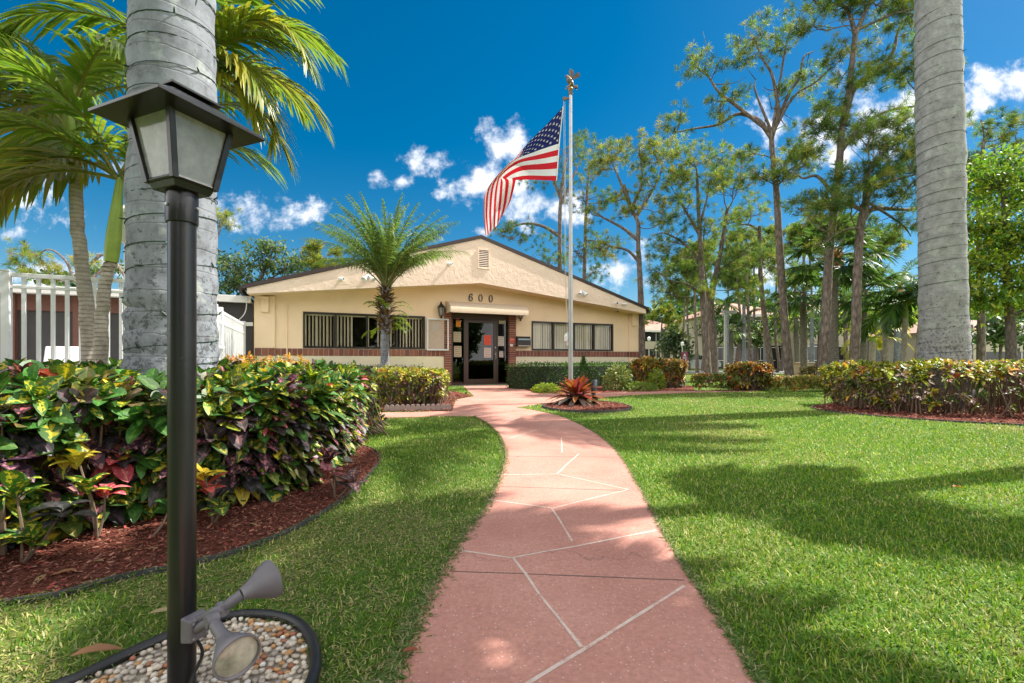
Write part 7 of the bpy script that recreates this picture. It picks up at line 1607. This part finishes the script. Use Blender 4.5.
for cx_, cy_, rx, ry, wt in CL:
    sb = nd(nt, 'ShaderNodeVectorMath', operation='SUBTRACT'); nt.links.new(cv.outputs[0], sb.inputs[0]); sb.inputs[1].default_value = ((cx_ - CX) / F, (Y0 - cy_) / F, 0)
    ml = nd(nt, 'ShaderNodeVectorMath', operation='MULTIPLY'); nt.links.new(sb.outputs[0], ml.inputs[0]); ml.inputs[1].default_value = (F / rx / 2.1, F / ry / 2.1, 0)
    ln = nd(nt, 'ShaderNodeVectorMath', operation='LENGTH'); nt.links.new(ml.outputs[0], ln.inputs[0])
    iv = nd(nt, 'ShaderNodeMath', operation='MULTIPLY_ADD'); nt.links.new(ln.outputs['Value'], iv.inputs[0]); iv.inputs[1].default_value = -wt; iv.inputs[2].default_value = wt
    if last is None: last = iv.outputs[0]
    else:
        mx = nd(nt, 'ShaderNodeMath', operation='SMOOTH_MAX'); mx.inputs[2].default_value = .18; nt.links.new(last, mx.inputs[0]); nt.links.new(iv.outputs[0], mx.inputs[1]); last = mx.outputs[0]
n1 = noise(nt, cv.outputs[0], 10, 10, .64); n1b = noise(nt, cv.outputs[0], 4, 4, .5)
s1 = nd(nt, 'ShaderNodeMath', operation='MULTIPLY_ADD'); nt.links.new(n1, s1.inputs[0]); s1.inputs[1].default_value = 3.8; s1.inputs[2].default_value = -2.08
s2 = nd(nt, 'ShaderNodeMath', operation='ADD'); nt.links.new(last, s2.inputs[0]); nt.links.new(s1.outputs[0], s2.inputs[1])
dens = nd(nt, 'ShaderNodeMapRange', interpolation_type='SMOOTHSTEP'); nt.links.new(s2.outputs[0], dens.inputs[0]); dens.inputs[1].default_value = .02; dens.inputs[2].default_value = .82
fz = nd(nt, 'ShaderNodeMath', operation='GREATER_THAN'); nt.links.new(sx.outputs[1], fz.inputs[0]); fz.inputs[1].default_value = .05
dm = nd(nt, 'ShaderNodeMath', operation='MULTIPLY'); nt.links.new(dens.outputs[0], dm.inputs[0]); nt.links.new(fz.outputs[0], dm.inputs[1])
ccol = ramp(nt, [(.40, (2.9, 3.5, 4.5)), (.64, (6.6, 6.7, 6.9))]); nt.links.new(n1, ccol.inputs[0])
mixo = mixc(nt, hsv.outputs[0], ccol.outputs[0], dm.outputs[0])
# unseen bright clouds added behind and above the viewer as fill light
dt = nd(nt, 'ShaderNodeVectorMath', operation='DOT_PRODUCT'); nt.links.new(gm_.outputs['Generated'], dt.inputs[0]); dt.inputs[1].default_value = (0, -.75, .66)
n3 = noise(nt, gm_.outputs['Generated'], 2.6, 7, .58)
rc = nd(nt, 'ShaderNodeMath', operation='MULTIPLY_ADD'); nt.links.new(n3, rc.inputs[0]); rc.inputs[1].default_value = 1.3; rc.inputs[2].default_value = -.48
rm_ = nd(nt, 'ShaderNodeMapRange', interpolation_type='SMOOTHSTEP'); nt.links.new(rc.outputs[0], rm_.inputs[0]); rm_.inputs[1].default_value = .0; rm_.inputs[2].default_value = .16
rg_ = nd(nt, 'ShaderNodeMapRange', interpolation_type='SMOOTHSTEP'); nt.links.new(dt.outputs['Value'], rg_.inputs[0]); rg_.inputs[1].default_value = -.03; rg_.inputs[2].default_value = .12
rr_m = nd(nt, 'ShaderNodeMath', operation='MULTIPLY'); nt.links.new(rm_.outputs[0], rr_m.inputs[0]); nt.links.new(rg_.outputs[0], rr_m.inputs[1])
ez = ramp(nt, [(.35, (12.5, 12.3, 12.0)), (.8, (6.2, 6.25, 6.4))]); nt.links.new(sx.outputs[2], ez.inputs[0])     # low fill clouds made brighter so more light reaches the shaded facade
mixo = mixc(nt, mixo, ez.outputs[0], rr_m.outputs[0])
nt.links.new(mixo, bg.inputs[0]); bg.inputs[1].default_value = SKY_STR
cam = bpy.data.cameras.new('camera'); co = bpy.data.objects.new('camera', cam); COL.objects.link(co); co.location = (0, 0, H); co.rotation_euler = (math.pi / 2, 0, 0)
cam.sensor_width = 36; cam.lens = 36 * F / 1024; cam.shift_y = (Y0 - 341.5) / 1024; cam.clip_start = .05; cam.clip_end = 1500
sc.camera = co
sc.view_settings.view_transform = 'Standard'; sc.view_settings.look = 'None'; sc.view_settings.exposure = 1.06; sc.view_settings.gamma = 1
sc.cycles.max_bounces = 8; sc.cycles.transparent_max_bounces = 12; sc.cycles.diffuse_bounces = 3; sc.cycles.glossy_bounces = 3; sc.cycles.transmission_bounces = 4; sc.cycles.caustics_reflective = False; sc.cycles.caustics_refractive = False
sc.cycles.sample_clamp_indirect = 6; sc.cycles.use_denoising = True
try:
    sc.cycles.denoiser = 'OPENIMAGEDENOISE'; sc.cycles.denoising_input_passes = 'RGB_ALBEDO_NORMAL'; sc.cycles.denoising_prefilter = 'ACCURATE'
except Exception: pass
